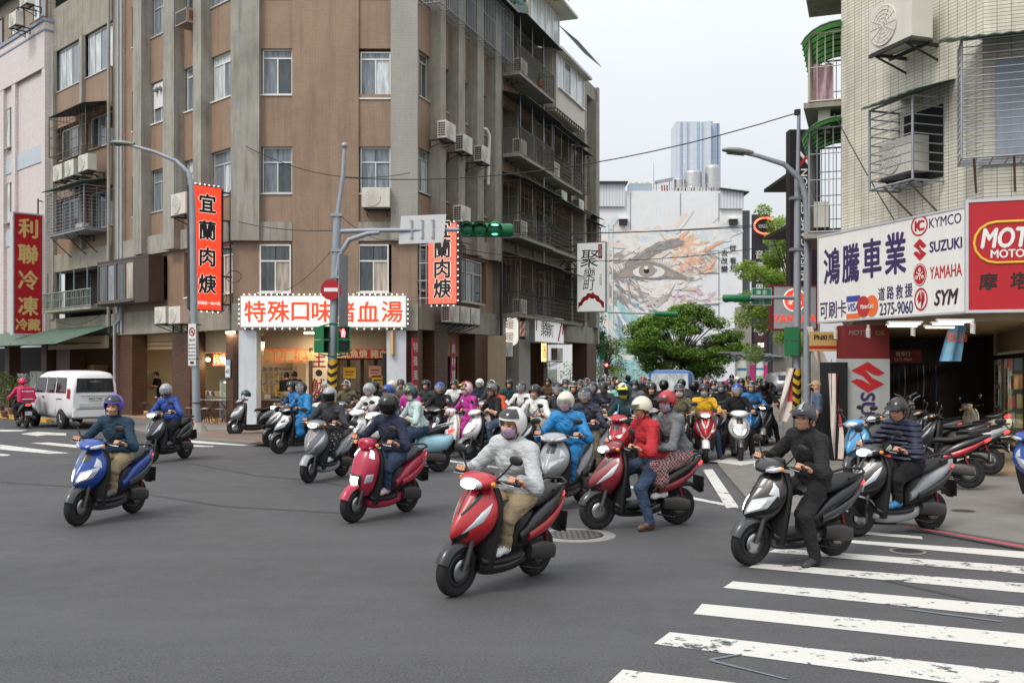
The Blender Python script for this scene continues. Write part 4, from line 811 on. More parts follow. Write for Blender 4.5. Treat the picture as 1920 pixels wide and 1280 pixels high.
# the mural: brush strokes of paint, each a thin flat patch lying on the wall
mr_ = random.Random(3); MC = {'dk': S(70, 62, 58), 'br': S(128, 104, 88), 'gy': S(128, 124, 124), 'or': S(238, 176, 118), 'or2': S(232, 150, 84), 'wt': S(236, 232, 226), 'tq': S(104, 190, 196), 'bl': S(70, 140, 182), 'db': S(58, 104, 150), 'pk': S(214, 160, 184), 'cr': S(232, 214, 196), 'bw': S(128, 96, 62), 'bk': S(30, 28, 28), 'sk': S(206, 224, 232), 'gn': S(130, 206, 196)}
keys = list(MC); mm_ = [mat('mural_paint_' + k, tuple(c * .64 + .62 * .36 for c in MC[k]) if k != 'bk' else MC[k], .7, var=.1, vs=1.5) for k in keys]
mb = B(); lay = [0]
def stroke(pts, w, c, taper=True):
 pts = [Vector((mx(x), 0, mz(y))) for x, y in pts]; lay[0] += 1; y = YM - .055 - lay[0] * .0001; n = len(pts); ww = w * YM / FPX / 2
 la, lb = [], []
 for i, p in enumerate(pts):
  d = (pts[min(i + 1, n - 1)] - pts[max(i - 1, 0)]).normalized(); q = Vector((-d.z, 0, d.x)); t = i / (n - 1)
  k = ww * ((.25 + .75 * math.sin(math.pi * min(max(t, .04), .96))) if taper else 1)
  a, b_ = p + q * k, p - q * k; la.append((a.x, y, a.z)); lb.append((b_.x, y, b_.z))
 mb.grid([la, lb], keys.index(c), False)
def blob(cx, cy, rx, ry, c, n=18, j=.0):
 lay[0] += 1; y = YM - .055 - lay[0] * .0001
 mb.add([(mx(cx + rx * math.cos(2 * math.pi * i / n) * (1 + j * mr_.uniform(-1, 1))), y, mz(cy - ry * math.sin(2 * math.pi * i / n) * (1 + j * mr_.uniform(-1, 1)))) for i in range(n)], [tuple(range(n))], keys.index(c))
def field(n, xr_, yr_, ang, ln, w, cs, curve=0., fn=None):
 for _ in range(n):
  x, y = mr_.uniform(*xr_), mr_.uniform(*yr_)
  if fn and not fn(x, y): continue
  a = math.radians(mr_.gauss(*ang)); l = mr_.uniform(*ln); c = mr_.choice(cs); k = mr_.uniform(-1, 1) * curve
  stroke([(x + math.cos(a) * l * t - math.sin(a) * k * l * t * (1 - t), y - math.sin(a) * l * t - math.cos(a) * k * l * t * (1 - t)) for t in (0, .25, .5, .75, 1)], mr_.uniform(*w), c)
field(70, (1112, 1340), (432, 470), (10, 25), (25, 60), (6, 14), ['wt', 'sk', 'wt', 'cr'])
field(60, (1300, 1350), (425, 470), (20, 20), (20, 50), (4, 10), ['sk', 'wt'])
field(90, (1135, 1290), (470, 545), (15, 25), (20, 50), (5, 12), ['cr', 'wt', 'cr', 'wt'])
field(150, (1112, 1215), (560, 705), (-50, 25), (20, 50), (5, 14), ['tq', 'bl', 'sk', 'tq', 'gn', 'bl'], .3, lambda x, y: x < 1190 + (y - 560) * .4)
field(90, (1112, 1230), (572, 640), (-42, 12), (25, 60), (3, 8), ['db', 'bl', 'wt', 'tq'], .3)
field(40, (1112, 1180), (640, 700), (0, 25), (15, 40), (6, 14), ['gn', 'tq', 'bl', 'wt'], .3)
field(50, (1112, 1190), (545, 600), (-65, 15), (15, 40), (4, 9), ['tq', 'wt', 'cr', 'gn'], .2)
# cheek and eye bag
field(60, (1195, 1262), (524, 575), (0, 18), (15, 34), (4, 9), ['wt', 'wt', 'cr'], .5)
for k in range(7): stroke([(1192 + k, 524 + k * 5), (1205 + k, 552 + k * 3), (1232, 560 + k * 3), (1258 - k, 550 + k * 2), (1268 - k * 2, 528 + k * 3)], 1.6, 'gy' if k % 2 else 'br')
field(40, (1140, 1185), (500, 560), (-60, 25), (14, 34), (2, 6), ['br', 'dk', 'gy', 'br'], .2)
field(50, (1135, 1200), (480, 500), (30, 20), (14, 30), (1.5, 4), ['br', 'gy', 'cr'], .2)
# orange splashes
field(70, (1255, 1300), (452, 512), (35, 35), (14, 34), (4, 10), ['or', 'or', 'cr', 'or2', 'wt'], .3)
for p, w, c in (([(1262, 470), (1285, 456), (1310, 460), (1330, 452)], 7, 'or'), ([(1300, 478), (1325, 468), (1345, 456), (1358, 452)], 6, 'or2'), ([(1316, 508), (1328, 500), (1336, 490), (1340, 482)], 9, 'or'), ([(1318, 512), (1330, 508), (1342, 506)], 6, 'or'), ([(1258, 448), (1272, 452), (1290, 466)], 9, 'or2'), ([(1276, 490), (1278, 505), (1274, 516)], 7, 'or2')): stroke(p, w, c)
field(60, (1262, 1335), (466, 506), (-30, 20), (12, 26), (.8, 1.8), ['or2', 'br', 'cr'], .2)
field(26, (1262, 1335), (535, 570), (15, 30), (10, 26), (2, 5), ['pk', 'wt', 'pk', 'or'], .3)
for p in ([(1262, 572), (1268, 555), (1272, 545)], [(1305, 546), (1313, 550), (1320, 549)], [(1325, 556), (1332, 548)]): stroke(p, 5, 'pk')
# brow
for k in range(190):
 t = mr_.random(); x = 1172 + 96 * t; y = 500 - 46 * math.sin(min(1, t * 1.08) * 1.5) + mr_.uniform(-3, 16) * (1.1 - .5 * t)
 a = math.radians(48 - 40 * t + mr_.uniform(-14, 14)); l = mr_.uniform(9, 22); stroke([(x, y), (x + math.cos(a) * l * .5, y - math.sin(a) * l * .5 - 1), (x + math.cos(a) * l, y - math.sin(a) * l)], mr_.uniform(1.2, 3), mr_.choice(['dk', 'br', 'dk', 'gy']))
# eye
for dy, c, w in ((0, 'dk', 5), (3, 'br', 4), (-4, 'br', 3)): stroke([(1146, 520 + dy), (1168, 508 + dy), (1190, 497 + dy), (1214, 493 + dy), (1240, 500 + dy), (1268, 514 + dy), (1288, 522 + dy)], w, c)
stroke([(1160, 517), (1188, 512), (1215, 509), (1245, 511), (1264, 518)], 18, 'br')
blob(1216, 510, 30, 12, 'wt'); blob(1213, 508, 16, 12, 'dk'); blob(1213, 508, 13.5, 10.5, 'bw', j=.05); blob(1213, 511, 10, 4, 'br', j=.1); blob(1212, 508, 5.5, 5, 'bk'); blob(1211, 502, 4, 3.4, 'wt'); blob(1229, 507, 3, 4, 'gy')
stroke([(1185, 516), (1200, 520), (1220, 522), (1246, 521), (1270, 522), (1300, 520)], 3.2, 'dk'); stroke([(1286, 526), (1296, 522), (1302, 520)], 3, 'br')
for k in range(26): x = 1150 + k * 4.2; stroke([(x, 512 - 14 * math.sin(k / 25 * 2.6)), (x - 7 + k * .5, 500 - 14 * math.sin(k / 25 * 2.6))], 1.4, 'dk')
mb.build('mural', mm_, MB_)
m_mtext = mat('mural_black_text', S(40, 40, 44), .6, var=0)
for ch, x, y in (('從', 1374, 466), ('看', 1374, 489), ('見', 1374, 503), ('去', 1358, 474), ('改', 1358, 489), ('變', 1358, 504)): text(ch, MB_, mx(x), mz(y), YM - .08, .78, m_mtext, bold=.015)
field_ = None
# rooftop
def tank(px0, px1, py0, py1, label, Y=YM + 4):
 s = YM / FPX * Y / YM; r = (px1 - px0) / 2 * s; zb = CAMH + (HOR - py1) * s; zt = CAMH + (HOR - py0) * s; h = zt - zb
 t = thing('water_tank', label, 'water tank', Matrix.Translation((((px0 + px1) / 2 - 960) * s, Y, zb)))
 pr = []
 for i in range(8): pr += [(r, h * (.02 + i * .11)), (r * .975, h * (.055 + i * .11))]
 B().lathe(pr + [(r * .98, h * .9), (r * .7, h * .97), (r * .15, h)], 24).build('drum', m_inox, t)
 b = B()
 for k in range(4): b.tube((r * .8 * math.cos(k * 1.57), r * .8 * math.sin(k * 1.57), -1.2), (r * .8 * math.cos(k * 1.57), r * .8 * math.sin(k * 1.57), .02 * h), .06, 6)
 b.build('stand', m_darkst, t); return t
tank(1282, 1316, 320, 354, 'wide stainless water tank on the mural building roof'); tank(1321, 1350, 309, 354, 'tall stainless water tank at the right of the roof'); tank(1264, 1280, 334, 354, 'small stainless water tank beside the roof canopy')
ct_ = thing('cooling_tower', 'blue cooling tower box with two round fan caps on the roof', 'cooling tower', Matrix.Translation((mx(1208), YM + 4, mz(353))))
B().box(-1.3, 1.3, -1, 1, 0, 1.1).build('casing', mat('blue_grey_box', S(140, 160, 178), .5, var=.06), ct_)
for x in (-.65, .65): B().lathe([(.5, 1.1), (.5, 1.35), (.3, 1.42), (.01, 1.44)], 16, c=(x, 0, 0)).build('fan_cap', m_tanfr, ct_)
cn = thing('roof_canopy', 'small sloped roof canopy with red pipes among the tanks', 'canopy', Matrix.Translation((mx(1254), YM + 4, mz(355))))
B().add([(-1.1, -1, 1.5), (1.0, -1, 1.9), (1.2, 1, 1.9), (-.9, 1, 1.5), (-1.1, -1, 1.42), (1.0, -1, 1.82), (1.2, 1, 1.82), (-.9, 1, 1.42)], [(0, 1, 2, 3), (7, 6, 5, 4), (0, 4, 5, 1), (1, 5, 6, 2), (2, 6, 7, 3), (3, 7, 4, 0)]).build('sheet', m_steel, cn)
for x in (-.8, .7): B().tube((x, 0, -.3), (x, 0, 1.6), .05, 6).build('post', m_steel, cn)
for x in (-.2, .1, .4): B().tube((x, -.3, -.3), (x, -.3, 1.1), .09, 6).build('red_pipe', mat('red_oxide_pipe', S(150, 56, 44), .6, var=.1), cn)
rl = thing('roof_railing', 'thin pale railing along the mural building roof edge', 'railing'); b = B()
for i in range(34): x = mx(1187 + i * 4.9); b.tube((x, YM + .5, mz(358)), (x, YM + .5, mz(344)), .03, 4)
for py in (344, 351): b.tube((mx(1187), YM + .5, mz(py)), (mx(1348), YM + .5, mz(py)), .035, 4)
b.build('rails', m_tanfr, rl)
B().tube((mx(1233), YM + 3, mz(356)), (mx(1233), YM + 3, mz(294)), .05, 6, r2=.02).build('roof_antenna', m_steel, None, label='thin antenna mast on the mural building roof', cat='antenna')
# tower: pale glass, with slight distance haze put into its colours as well
YT = 520.; tx = lambda px: (px - 960) / FPX * YT; tz = lambda py: CAMH + (HOR - py) / FPX * YT
TW = thing('office_tower', 'pale blue glass office tower far behind the mural building', 'tower')
def tglass(name, c, g):
 return tilemat(name, c, g, 3.0, 3.6, 0, .25, .03, .05, .35, .1)
B().box(tx(1268), tx(1333), YT, YT + 18, 0, tz(228)).build('facade', tglass('tower_pale_cladding', S(204, 212, 222), S(194, 204, 216)), TW)
B().box(tx(1333), tx(1352), YT + 3, YT + 22, 0, tz(229)).build('side_facade', tglass('tower_blue_side', S(168, 184, 204), S(154, 172, 194)), TW)
B().box(tx(1350), tx(1357), YT + 8, YT + 26, 0, tz(246)).build('side_facade', tglass('tower_pale_side', S(176, 198, 220), S(160, 184, 208)), TW)
B().box(tx(1308), tx(1328), YT + 4, YT + 14, tz(229), tz(221)).build('roof_block', mat('tower_roof_block', S(206, 220, 226), .6, var=.03), TW); B().box(tx(1333), tx(1339), YT + 4, YT + 14, tz(229), tz(224)).build('roof_block', m_conc, TW)
for px, w_, c in ((1276, 1, 'a'), (1279, 1.6, 'a'), (1288.5, 1.4, 'a'), (1291.5, 1, 'b'), (1309, 4.6, 'c'), (1316, 1.2, 'b'), (1318.5, 1, 'b'), (1347.5, 2, 'd')):
 B().box(tx(px - w_ / 2), tx(px + w_ / 2), YT - .3 if px < 1333 else YT + 2.6, YT + (-.02 if px < 1333 else 2.98), 30, tz(229)).build('glass_strip', mat('tower_strip_' + c, {'a': S(156, 172, 194), 'b': S(178, 190, 206), 'c': S(146, 184, 200), 'd': S(110, 126, 146)}[c], .3, var=.05), TW)
# dark building with sign fins to the right, and plain block behind
DB = thing('dark_sign_building', 'dark clad building with vertical sign boards behind the light green tree', 'building')
Y2 = 78.; dx = lambda px: (px - 960) / FPX * Y2; dz = lambda py: CAMH + (HOR - py) / FPX * Y2
B().slab([(dx(1409), Y2), (dx(1442), Y2), (dx(1442) + 3.2, Y2 + 9), (dx(1409) + 3.2, Y2 + 9)], 0, dz(402)).build('wall', mat('dark_cladding', S(44, 46, 52), .5, var=.15), DB)
B().box(dx(1442), dx(1560), Y2 + 3, Y2 + 12, 0, dz(560)).build('low_wing', m_concd, DB)
B().box(dx(1411), dx(1433), Y2 - .3, Y2 - .02, dz(520), dz(440)).build('sign_board', mat('black_sign_board', S(26, 26, 30), .5, var=.05), DB)
for k, ch in enumerate('音樂世界'): text(ch, DB, dx(1422), dz(478 + k * 21), Y2 - .32, .72, m_white)
s1 = B().box(dx(1411), dx(1435), Y2 - .5, Y2 - .32, dz(655), dz(607)).build('sign_board', mat('brown_sign_board', S(66, 34, 34), .5, var=.05), DB)
text('COACH', DB, dx(1423), dz(620), Y2 - .52, .3, m_white, bold=.03); text('VIP', DB, dx(1423), dz(627), Y2 - .52, .3, m_white, bold=.03); B().box(dx(1418), dx(1429), Y2 - .54, Y2 - .505, dz(651), dz(643)).build('light_panel', emis('sign_white_glow', (1, .98, .95), 1.2), DB)
rg = thing('neon_ring_sign', 'round red neon ring sign half hidden by the light green tree', 'sign', Matrix.Translation((dx(1430), Y2 - .8, dz(426))))
B().path([(.85 * math.cos(k * .2618), 0, .62 * math.sin(k * .2618)) for k in range(24)], .07, 6, closed=True).build('ring', emis('red_neon', (1, .16, .08), 2.5), rg); text('CREATE', rg, 0, -.05, -.02, .3, m_white, bold=.02); B().box(-.5, .5, .1, .3, -.5, .5).build('backing', m_black, rg)
# ---- foliage
def leafmat(name, c, tr=.25):
 m, nt, p = newmat(name); tc = N(nt, 'TexCoord'); oi = N(nt, 'Object' + 'Info')
 n = noise(nt, tc.outputs['Object'], 1.1, 3); n2 = noise(nt, tc.outputs['Object'], 9, 2)
 c1 = mix(nt, mrange(nt, n, .35, .65), tuple(k * .65 for k in c), tuple(k * 1.25 for k in c)); c1 = mix(nt, mrange(nt, n2, .4, .7, 0, .45), c1, (c[0] * 1.9, c[1] * 1.5, c[2] * .8))
 L(nt, c1, p.inputs['Base Color']); p.inputs['Roughness'].default_value = .5; p.inputs['Specular IOR Level'].default_value = .3
 p.inputs['Subsurface Weight'].default_value = 0
 tl = N(nt, 'BsdfTranslucent'); L(nt, c1, tl.inputs[0]); ms = N(nt, 'MixShader'); ms.inputs[0].default_value = tr
 out = nt.nodes['Material Output']; L(nt, p.outputs[0], ms.inputs[1]); L(nt, tl.outputs[0], ms.inputs[2]); L(nt, ms.outputs[0], out.inputs[0]); return m
def crown(rg_, clumps, leaf, flat, n):
 V, Fc = [], []
 for (c, r) in clumps:
  k = int(n * r * r)
  for _ in range(k):
   while True:
    d = Vector((rg_.uniform(-1, 1), rg_.uniform(-1, 1), rg_.uniform(-1, 1)))
    if .25 < d.length < 1: break
   d *= r / max(d.length, .001) * rg_.uniform(.55, 1.05) if rg_.random() < .7 else r
   p = Vector(c) + Vector((d.x, d.y, d.z * flat)); s = leaf * rg_.uniform(.6, 1.3)
   nrm = Vector((rg_.gauss(0, .5), rg_.gauss(0, .5), 1)).normalized(); a = nrm.orthogonal().normalized(); a = (Matrix.Rotation(rg_.uniform(0, 6.28), 3, nrm) @ a); b_ = nrm.cross(a)
   o = len(V); V += [p - a * s * .5, p + b_ * s * .28 - nrm * s * .06, p + a * s * .5 - nrm * s * .12, p - b_ * s * .28 - nrm * s * .06]; Fc.append((o, o + 1, o + 2, o + 3))
 return V, Fc
m_bark = mat('grey_brown_bark', S(84, 74, 64), .9, var=.25, vs=4, bump=.6, bs=14)
def tree(name, label, base, trunk_h, clumps, leaf, n, flat, lm, seed, tr=.16):
 rg_ = random.Random(seed); t = thing(name, label, 'tree', Matrix.Translation(base)); b = B()
 b.path([(0, 0, -.1), (.05, 0, trunk_h * .5), (0, .05, trunk_h)], [tr, tr * .8, tr * .6], 8)
 for c, r in clumps:
  c = Vector(c); b.path([(0, 0, trunk_h * .8), Vector((0, 0, trunk_h)) * .6 + c * .4 + Vector((0, 0, -.2)), c], [tr * .5, tr * .3, tr * .08], 6)
 b.build('trunk', m_bark, t); V, Fc = crown(rg_, clumps, leaf, flat, n); B().add(V, Fc).build('crown', lm, t); return t
lm_mid = leafmat('mid_green_leaf', S(104, 138, 62)); lm_lt = leafmat('light_green_leaf', S(148, 178, 88), .45); lm_dk = leafmat('dark_green_leaf', S(58, 82, 44)); lm_ol = leafmat('olive_leaf', S(100, 112, 44))
rg_ = random.Random(11); cl_ = []
for k in range(120):
 a = rg_.uniform(0, 6.28); h = rg_.uniform(-1, 1); rr = math.sqrt(max(0, 1 - h * h)) * rg_.uniform(.55, 1)
 cl_.append(((math.cos(a) * rr * 4.9 + .2, math.sin(a) * rr * 3.0, 3.75 + h * (2.95 if h > 0 else 2.6) - .15 * rr), rg_.uniform(.7, 1.25)))
tree('street_tree', 'broad leafy green tree in front of the mural', ((1275 - 960) / FPX * 80, 80, 0), 3.0, cl_, .2, 560, .5, lm_mid, 5)
cl_ = [((rg_.uniform(-2.5, 1.0) * (1 - .3 * k / 44), rg_.uniform(-1.2, 1.2), 2.6 + 6.4 * k / 44), rg_.uniform(.3, .62)) for k in range(45)]
tree('street_tree', 'light green airy tree behind the lamp pole at the right', ((1488 - 960) / FPX * 46, 46, 0), 5.5, cl_, .15, 1700, .85, lm_lt, 6, .12)
cl_ = [((rg_.uniform(-.8, 1.1), rg_.uniform(-.8, .8), 2.7 + rg_.uniform(0, 2.2)), rg_.uniform(.35, .6)) for k in range(22)]
tree('street_tree', 'dark leafy tree hanging under the white vertical sign at the end of the corner building', ((1112 - 960) / FPX * 56, 56, 0), 3.4, cl_, .16, 420, .7, lm_dk, 8, .1)
cl_ = [((rg_.uniform(-.9, .9), rg_.uniform(-.8, .8), 1.4 + rg_.uniform(0, 2.4)), rg_.uniform(.5, .8)) for k in range(26)]
tree('round_tree', 'round olive green clipped tree beside the green street name post', ((1138 - 960) / FPX * 68, 68, 0), 2.4, cl_, .16, 300, .8, lm_ol, 9, .09)
cl_ = [((rg_.uniform(-1.6, 1.6), rg_.uniform(-.6, .6), .5 + rg_.uniform(0, .9)), rg_.uniform(.4, .6)) for k in range(18)]
tree('hedge', 'low green hedge left of the blue truck', ((1195 - 960) / FPX * 62, 62, 0), .6, cl_, .13, 320, .8, lm_mid, 10, .06)
cl_ = [((rg_.uniform(-3.4, 3.4), rg_.uniform(-.8, .8), .6 + rg_.uniform(0, 1.6)), rg_.uniform(.5, .7)) for k in range(30)]
tree('hedge', 'garden greenery seen through the arcade at the end of the corner building', ((1068 - 960) / FPX * 64, 64, 0), .8, cl_, .14, 260, .8, lm_mid, 12, .06)
def plant(F, x, y, z, r, lm, label, n=300, leaf=.1, sq=1., pot=True, seed=1):
 t = thing('potted_plant', label, 'plant', F.m @ Matrix.Translation((x, y, z))); rg = random.Random(seed)
 if pot: B().lathe([(.09, 0), (.13, .2), (.14, .22), (.12, .22)], 12).build('pot', mat('clay_pot', S(130, 84, 62), .8, var=.1), t)
 V, Fc = crown(rg, [((rg.uniform(-r, r) * .6, rg.uniform(-r, r) * .4, .25 + r * sq * rg.uniform(.2, 1.2)), r * .55) for _ in range(7)], leaf, .9, n); B().add(V, Fc).build('foliage', lm, t)
 B().tube((0, 0, .1), (0, 0, .25 + r * sq), .015, 5).build('stem', m_bark, t)
plant(FR, 9.8, -1.05, 13.75, .35, lm_mid, 'small bush growing through the top balcony railing'); plant(FR, 11.5, -.9, 7.4, .5, lm_dk, 'vine plants on the third floor balcony cage', sq=1.8)
plant(FR, 13.0, -.4, 18.6, .9, lm_mid, 'bushy plants hanging over the rooftop room', 500, .14, pot=False); plant(FR, 15.0, -.6, 19.2, 1.0, lm_mid, 'leafy branches on top of the rooftop room', 500, .14, pot=False, seed=3); plant(FR, 9.5, .1, 17.0, .8, lm_dk, 'dark rooftop plants behind the parapet', 400, .13, pot=False, seed=4)
for i, (px, py) in enumerate(((8, 782), (22, 776), (2, 770), (34, 772))): p = gnd(px, py, .06); plant(Fr(p.x, p.y, 0), 0, 0, .06, .55, (lm_ol, lm_dk)[i % 2], ('potted shrub at the left edge by the yellow kerb', 'dark potted shrub behind the courier', 'leafy pot plant at the far left edge', 'tall potted plant beside the white cabinet')[i], 500, .11, 2.0, seed=i + 20)
# ---- poster pillars under a slatted shelter roof
pa, pz_ = Vector(((1391 - 960) / FPX * 57, 57, 0)), Vector(((1480 - 960) / FPX * 112, 112, 0))
for i in range(11):
 t_ = i / 10; c = pa.lerp(pz_, t_ ** .9); t = thing('poster_pillar', 'round poster pillar with %s print, number %d from the left in the row' % ('green and white' if i in (0, 2, 5, 7, 9) else 'magenta and orange', i + 1), 'pillar', Matrix.Translation(c), 'poster pillars by the square')
 w = .3 if i in (0, 2, 5, 7, 9) else .17
 B().tube((0, 0, 0), (0, 0, 2.35), w * .9, 16).build('column', m_white if w > .2 else m_tanfr, t)
 if w > .2:
  B().tube((0, 0, .75), (0, 0, 1.35), w * .915, 16).build('print', mat('green_print', S(130, 186, 120), .5, var=.4, vs=4), t); B().tube((0, 0, 1.75), (0, 0, 1.9), w * .915, 16).build('print', mat('blue_print', S(60, 128, 168), .5, var=.3, vs=4), t)
 else:
  B().tube((0, 0, .0), (0, 0, 1.05), w * .93, 14).build('print', mat('orange_print', S(214, 150, 90), .5, var=.3, vs=4), t); B().tube((0, 0, 1.06), (0, 0, 2.1), w * .93, 14).build('print', mat('magenta_print', S(190, 40, 120), .5, var=.2, vs=4), t)
 d_ = (pz_ - pa).normalized(); b = B()
 b.box(-1.3, 1.1, -.5, .5, 2.75, 2.82); b.tube((0, 0, 2.3), (-.9, 0, 2.75), .06, 6); b.tube((0, 0, 2.3), (.8, 0, 2.75), .06, 6); b.build('canopy', m_steel, t)
t = thing('parked_car', 'silver grey car parked beyond the poster pillars', 'car', Matrix.Translation(((1463 - 960) / FPX * 70, 70, 0)))
rows = []
for x, w, z0, z1 in ((-.85, .75, .35, .9), (-.8, .8, .3, 1.0), (-.62, .8, .28, 1.5), (0, .8, .28, 1.62), (.62, .8, .28, 1.5), (.8, .8, .3, 1.0), (.85, .75, .35, .9)): rows.append([(x, y, z) for y, z in ((-2, z0), (-2.1, (z0 + z1) / 2), (-1.2, z1), (1.2, z1), (2.1, (z0 + z1) / 2), (2, z0))])
B().grid(rows, close_u=True).build('body', mat('silver_car_paint', S(150, 152, 154), .3, .5, var=.03), t); B().box(-.6, .6, -1.96, -1.7, 1.0, 1.4).build('windscreen', m_gdark, t)
for sx_ in (-.7, .7):
 for y in (-1.3, 1.3): B().lathe([(.05, -.1), (.3, -.1), (.32, 0), (.3, .1), (.05, .1)], 16, 'X', (sx_, y, .32)).build('wheel', mat('tyre_rubber', S(26, 26, 27), .8, var=.15), t)
# ================================================================== air conditioners
m_acw = mat('off_white_ac_casing', S(206, 204, 194), .45, var=.06, vs=3, streak=.2)
m_acd = mat('dark_ac_grille', S(58, 56, 54), .6, var=.1)
def ac_proto(w, h, d):
 t = link('air_conditioner', None)
 b = B(); b.box(-w / 2, w / 2, 0, d, 0, h).build('casing', m_acw, t)
 g = B().lathe([(h * .42, -.012), (h * .44, -.02), (h * .45, -.005)], 24, 'Y', (-w * .14, 0, h * .5))
 for k in range(1, 5): g.path([(-w * .14 + h * .09 * k * math.cos(a * .524), -.014, h * .5 + h * .09 * k * math.sin(a * .524)) for a in range(12)], .006, 4, closed=True)
 for k in range(6): a = k * math.pi / 6; g.tube((-w * .14 - h * .42 * math.cos(a), -.016, h * .5 - h * .42 * math.sin(a)), (-w * .14 + h * .42 * math.cos(a), -.016, h * .5 + h * .42 * math.sin(a)), .005, 4)
 B().lathe([(.001, -.004), (h * .43, -.004), (h * .43, .01)], 24, 'Y', (-w * .14, 0, h * .5)).build('fan_opening', m_acd, t); g.build('fan_guard', m_acw, t)
 b = B().box(-w / 2 - .006, -w / 2 - .001, d * .1, d * .9, h * .08, h * .92); b.build('coil', m_acd, t)
 b = B()
 for k in range(7): b.box(-w / 2 - .016, -w / 2 - .006, d * .08, d * .92, h * (.08 + k * .135), h * (.1 + k * .135))
 for k in range(4): b.box(-w / 2 - .014, -w / 2 - .007, d * (.08 + .27 * k), d * (.1 + .27 * k), h * .08, h * .93)
 b.build('side_grille', m_acw, t)
 b = B()
 for x in (-w * .36, w * .36): b.box(x - .02, x + .02, -.02, d + .35, -.06, -.02); b.prism([(x - .015, -.3), (x + .015, -.3), (x + .015, -.06), (x - .015, -.06)], d + .3, d + .34); b.tube((x, .02, -.06), (x, d + .32, -.28), .015, 5)
 b.box(-w * .48, w * .48, -.02, .02, -.06, -.02); b.box(-w * .48, w * .48, d - .02, d + .02, -.059, -.019)
 b.build('bracket', m_darkst, t); return t
ac_a = ac_proto(.82, .58, .32)
acs = 0
def AC(F, x, z, y, label, s=1., rot=0.):
 global acs
 m = F.m @ Matrix.Translation((x, y, z)) @ Matrix.Rotation(rot, 4, 'Z') @ Matrix.Scale(s, 4)
 o = ac_a if acs == 0 else copy_tree(ac_a); acs += 1
 o.matrix_basis = m; o['label'] = label; o['category'] = 'air conditioner'; o['group'] = 'outdoor air conditioner units on the facades'
def ACp(F, px0, px1, py1, y, label, **k):                 # by photo columns of its front and its lower edge
 xa, xb = F.x(px0, y), F.x(px1, y); AC(F, (xa + xb) / 2, F.z((px0 + px1) / 2, py1, y), y, label, **k)
ACp(FC, 678, 731, 388, -.5, 'white air conditioner with a red sticker under the chamfer window', s=1.1)
ACp(FR, 833, 858, 262, -.75, 'leftmost of three air conditioners high on the right front'); ACp(FR, 867, 888, 286, -.75, 'middle of three air conditioners high on the right front'); ACp(FR, 902, 921, 305, -.75, 'rightmost of three air conditioners high on the right front beside the white duct')
ACp(FR, 864, 884, 418, -.75, 'air conditioner just above the right red lit sign'); ACp(FR, 845, 860, 604, -.7, 'left unit of three air conditioners on the low bracket behind the right red sign'); ACp(FR, 866, 880, 606, -.7, 'middle unit of three air conditioners on the low bracket'); ACp(FR, 885, 899, 608, -.7, 'right unit of three air conditioners on the low bracket')
AC(FR, 8.1, 13.78, -.95, 'air conditioner at the left end of the top balcony'); AC(FR, 8.0, 10.53, -.95, 'air conditioner at the left end of the fourth floor balcony'); AC(FR, 8.1, 7.27, -.95, 'air conditioner at the left end of the third floor balcony'); AC(FR, 12.9, 10.55, -.85, 'air conditioner inside the fourth floor cage of the third bay'); AC(FR, 8.0, 4.1, -.95, 'tall air conditioner in the lowest caged balcony')
ACp(FR, 1051, 1066, 382, -.7, 'air conditioner beside the end pier of the corner building, left one'); ACp(FR, 1084, 1097, 397, -.7, 'air conditioner near the far edge of the corner building, right one'); ACp(FR, 1081, 1096, 226, -.3, 'small box air conditioner in the top window at the far edge', s=.8)
ACp(FR, 1043, 1058, 676, -.6, 'air conditioner with a grid side under the small white horizontal sign'); ACp(FR, 948, 962, 668, -.5, 'narrow air conditioner under the pill shaped light box')
for k, (a, b, y1) in enumerate(((97, 118, 338), (119, 140, 330), (143, 168, 320))): ACp(FL, a, b, y1, -.8, ('left', 'middle', 'right')[k] + ' of three silver air conditioners below the rusty cage on the left front', s=1.1)
ACp(FL, 318, 350, 402, -.75, 'twin fan air conditioner left of the left red lit sign', s=1.25); ACp(FL, 288, 312, 606, -.8, 'left air conditioner on the bracket above the left shop'); ACp(FL, 312, 342, 606, -.8, 'right air conditioner on the bracket above the left shop')
ACp(FL, 140, 156, 440, -.6, 'small air conditioner behind the bars of the green roofed cage', s=.8)
AC(FP, -1.3, 16.9, -.9, 'air conditioner with a bracket high at the top left corner'); AC(FP, -.3, 17.6, -.8, 'upper air conditioner at the top left next to the grey wall')
wa = thing('window_air_conditioner', 'brown box window air conditioner at the top of the left front', 'air conditioner', FL.m @ Matrix.Translation((FL.x(340, -.6), -.62, FL.z(340, 46, -.6))))
B().box(-.4, .4, 0, .7, 0, .5).build('casing', mat('tan_metal', S(150, 138, 120), .6, var=.1, streak=.3), wa); B().box(-.36, .36, -.012, -.002, .06, .44).build('grille', m_acd, wa); B().box(-.41, -.402, .1, .6, .1, .42).box(.402, .41, .1, .6, .1, .42).build('side_vent', mat('rust_brown', S(116, 78, 58), .7, var=.2), wa)
zq = FX.z(1690, 75, -.75); AC(FX, FX.x(1668, -.75), zq, -.75, 'large air conditioner with a red label at the top of the cream building', s=1.5)
AC(FX, FX.x(1680, -.4), zA[1] + .25, -.42, 'air conditioner inside the caged window of the cream building', s=1.2); AC(FK, -.9, 5.1, -.6, 'slim air conditioner in the lower left balcony cage', s=1.0); AC(FK, -.7, 7.3, -.5, 'white unit under the upper left balcony cage', s=.8)
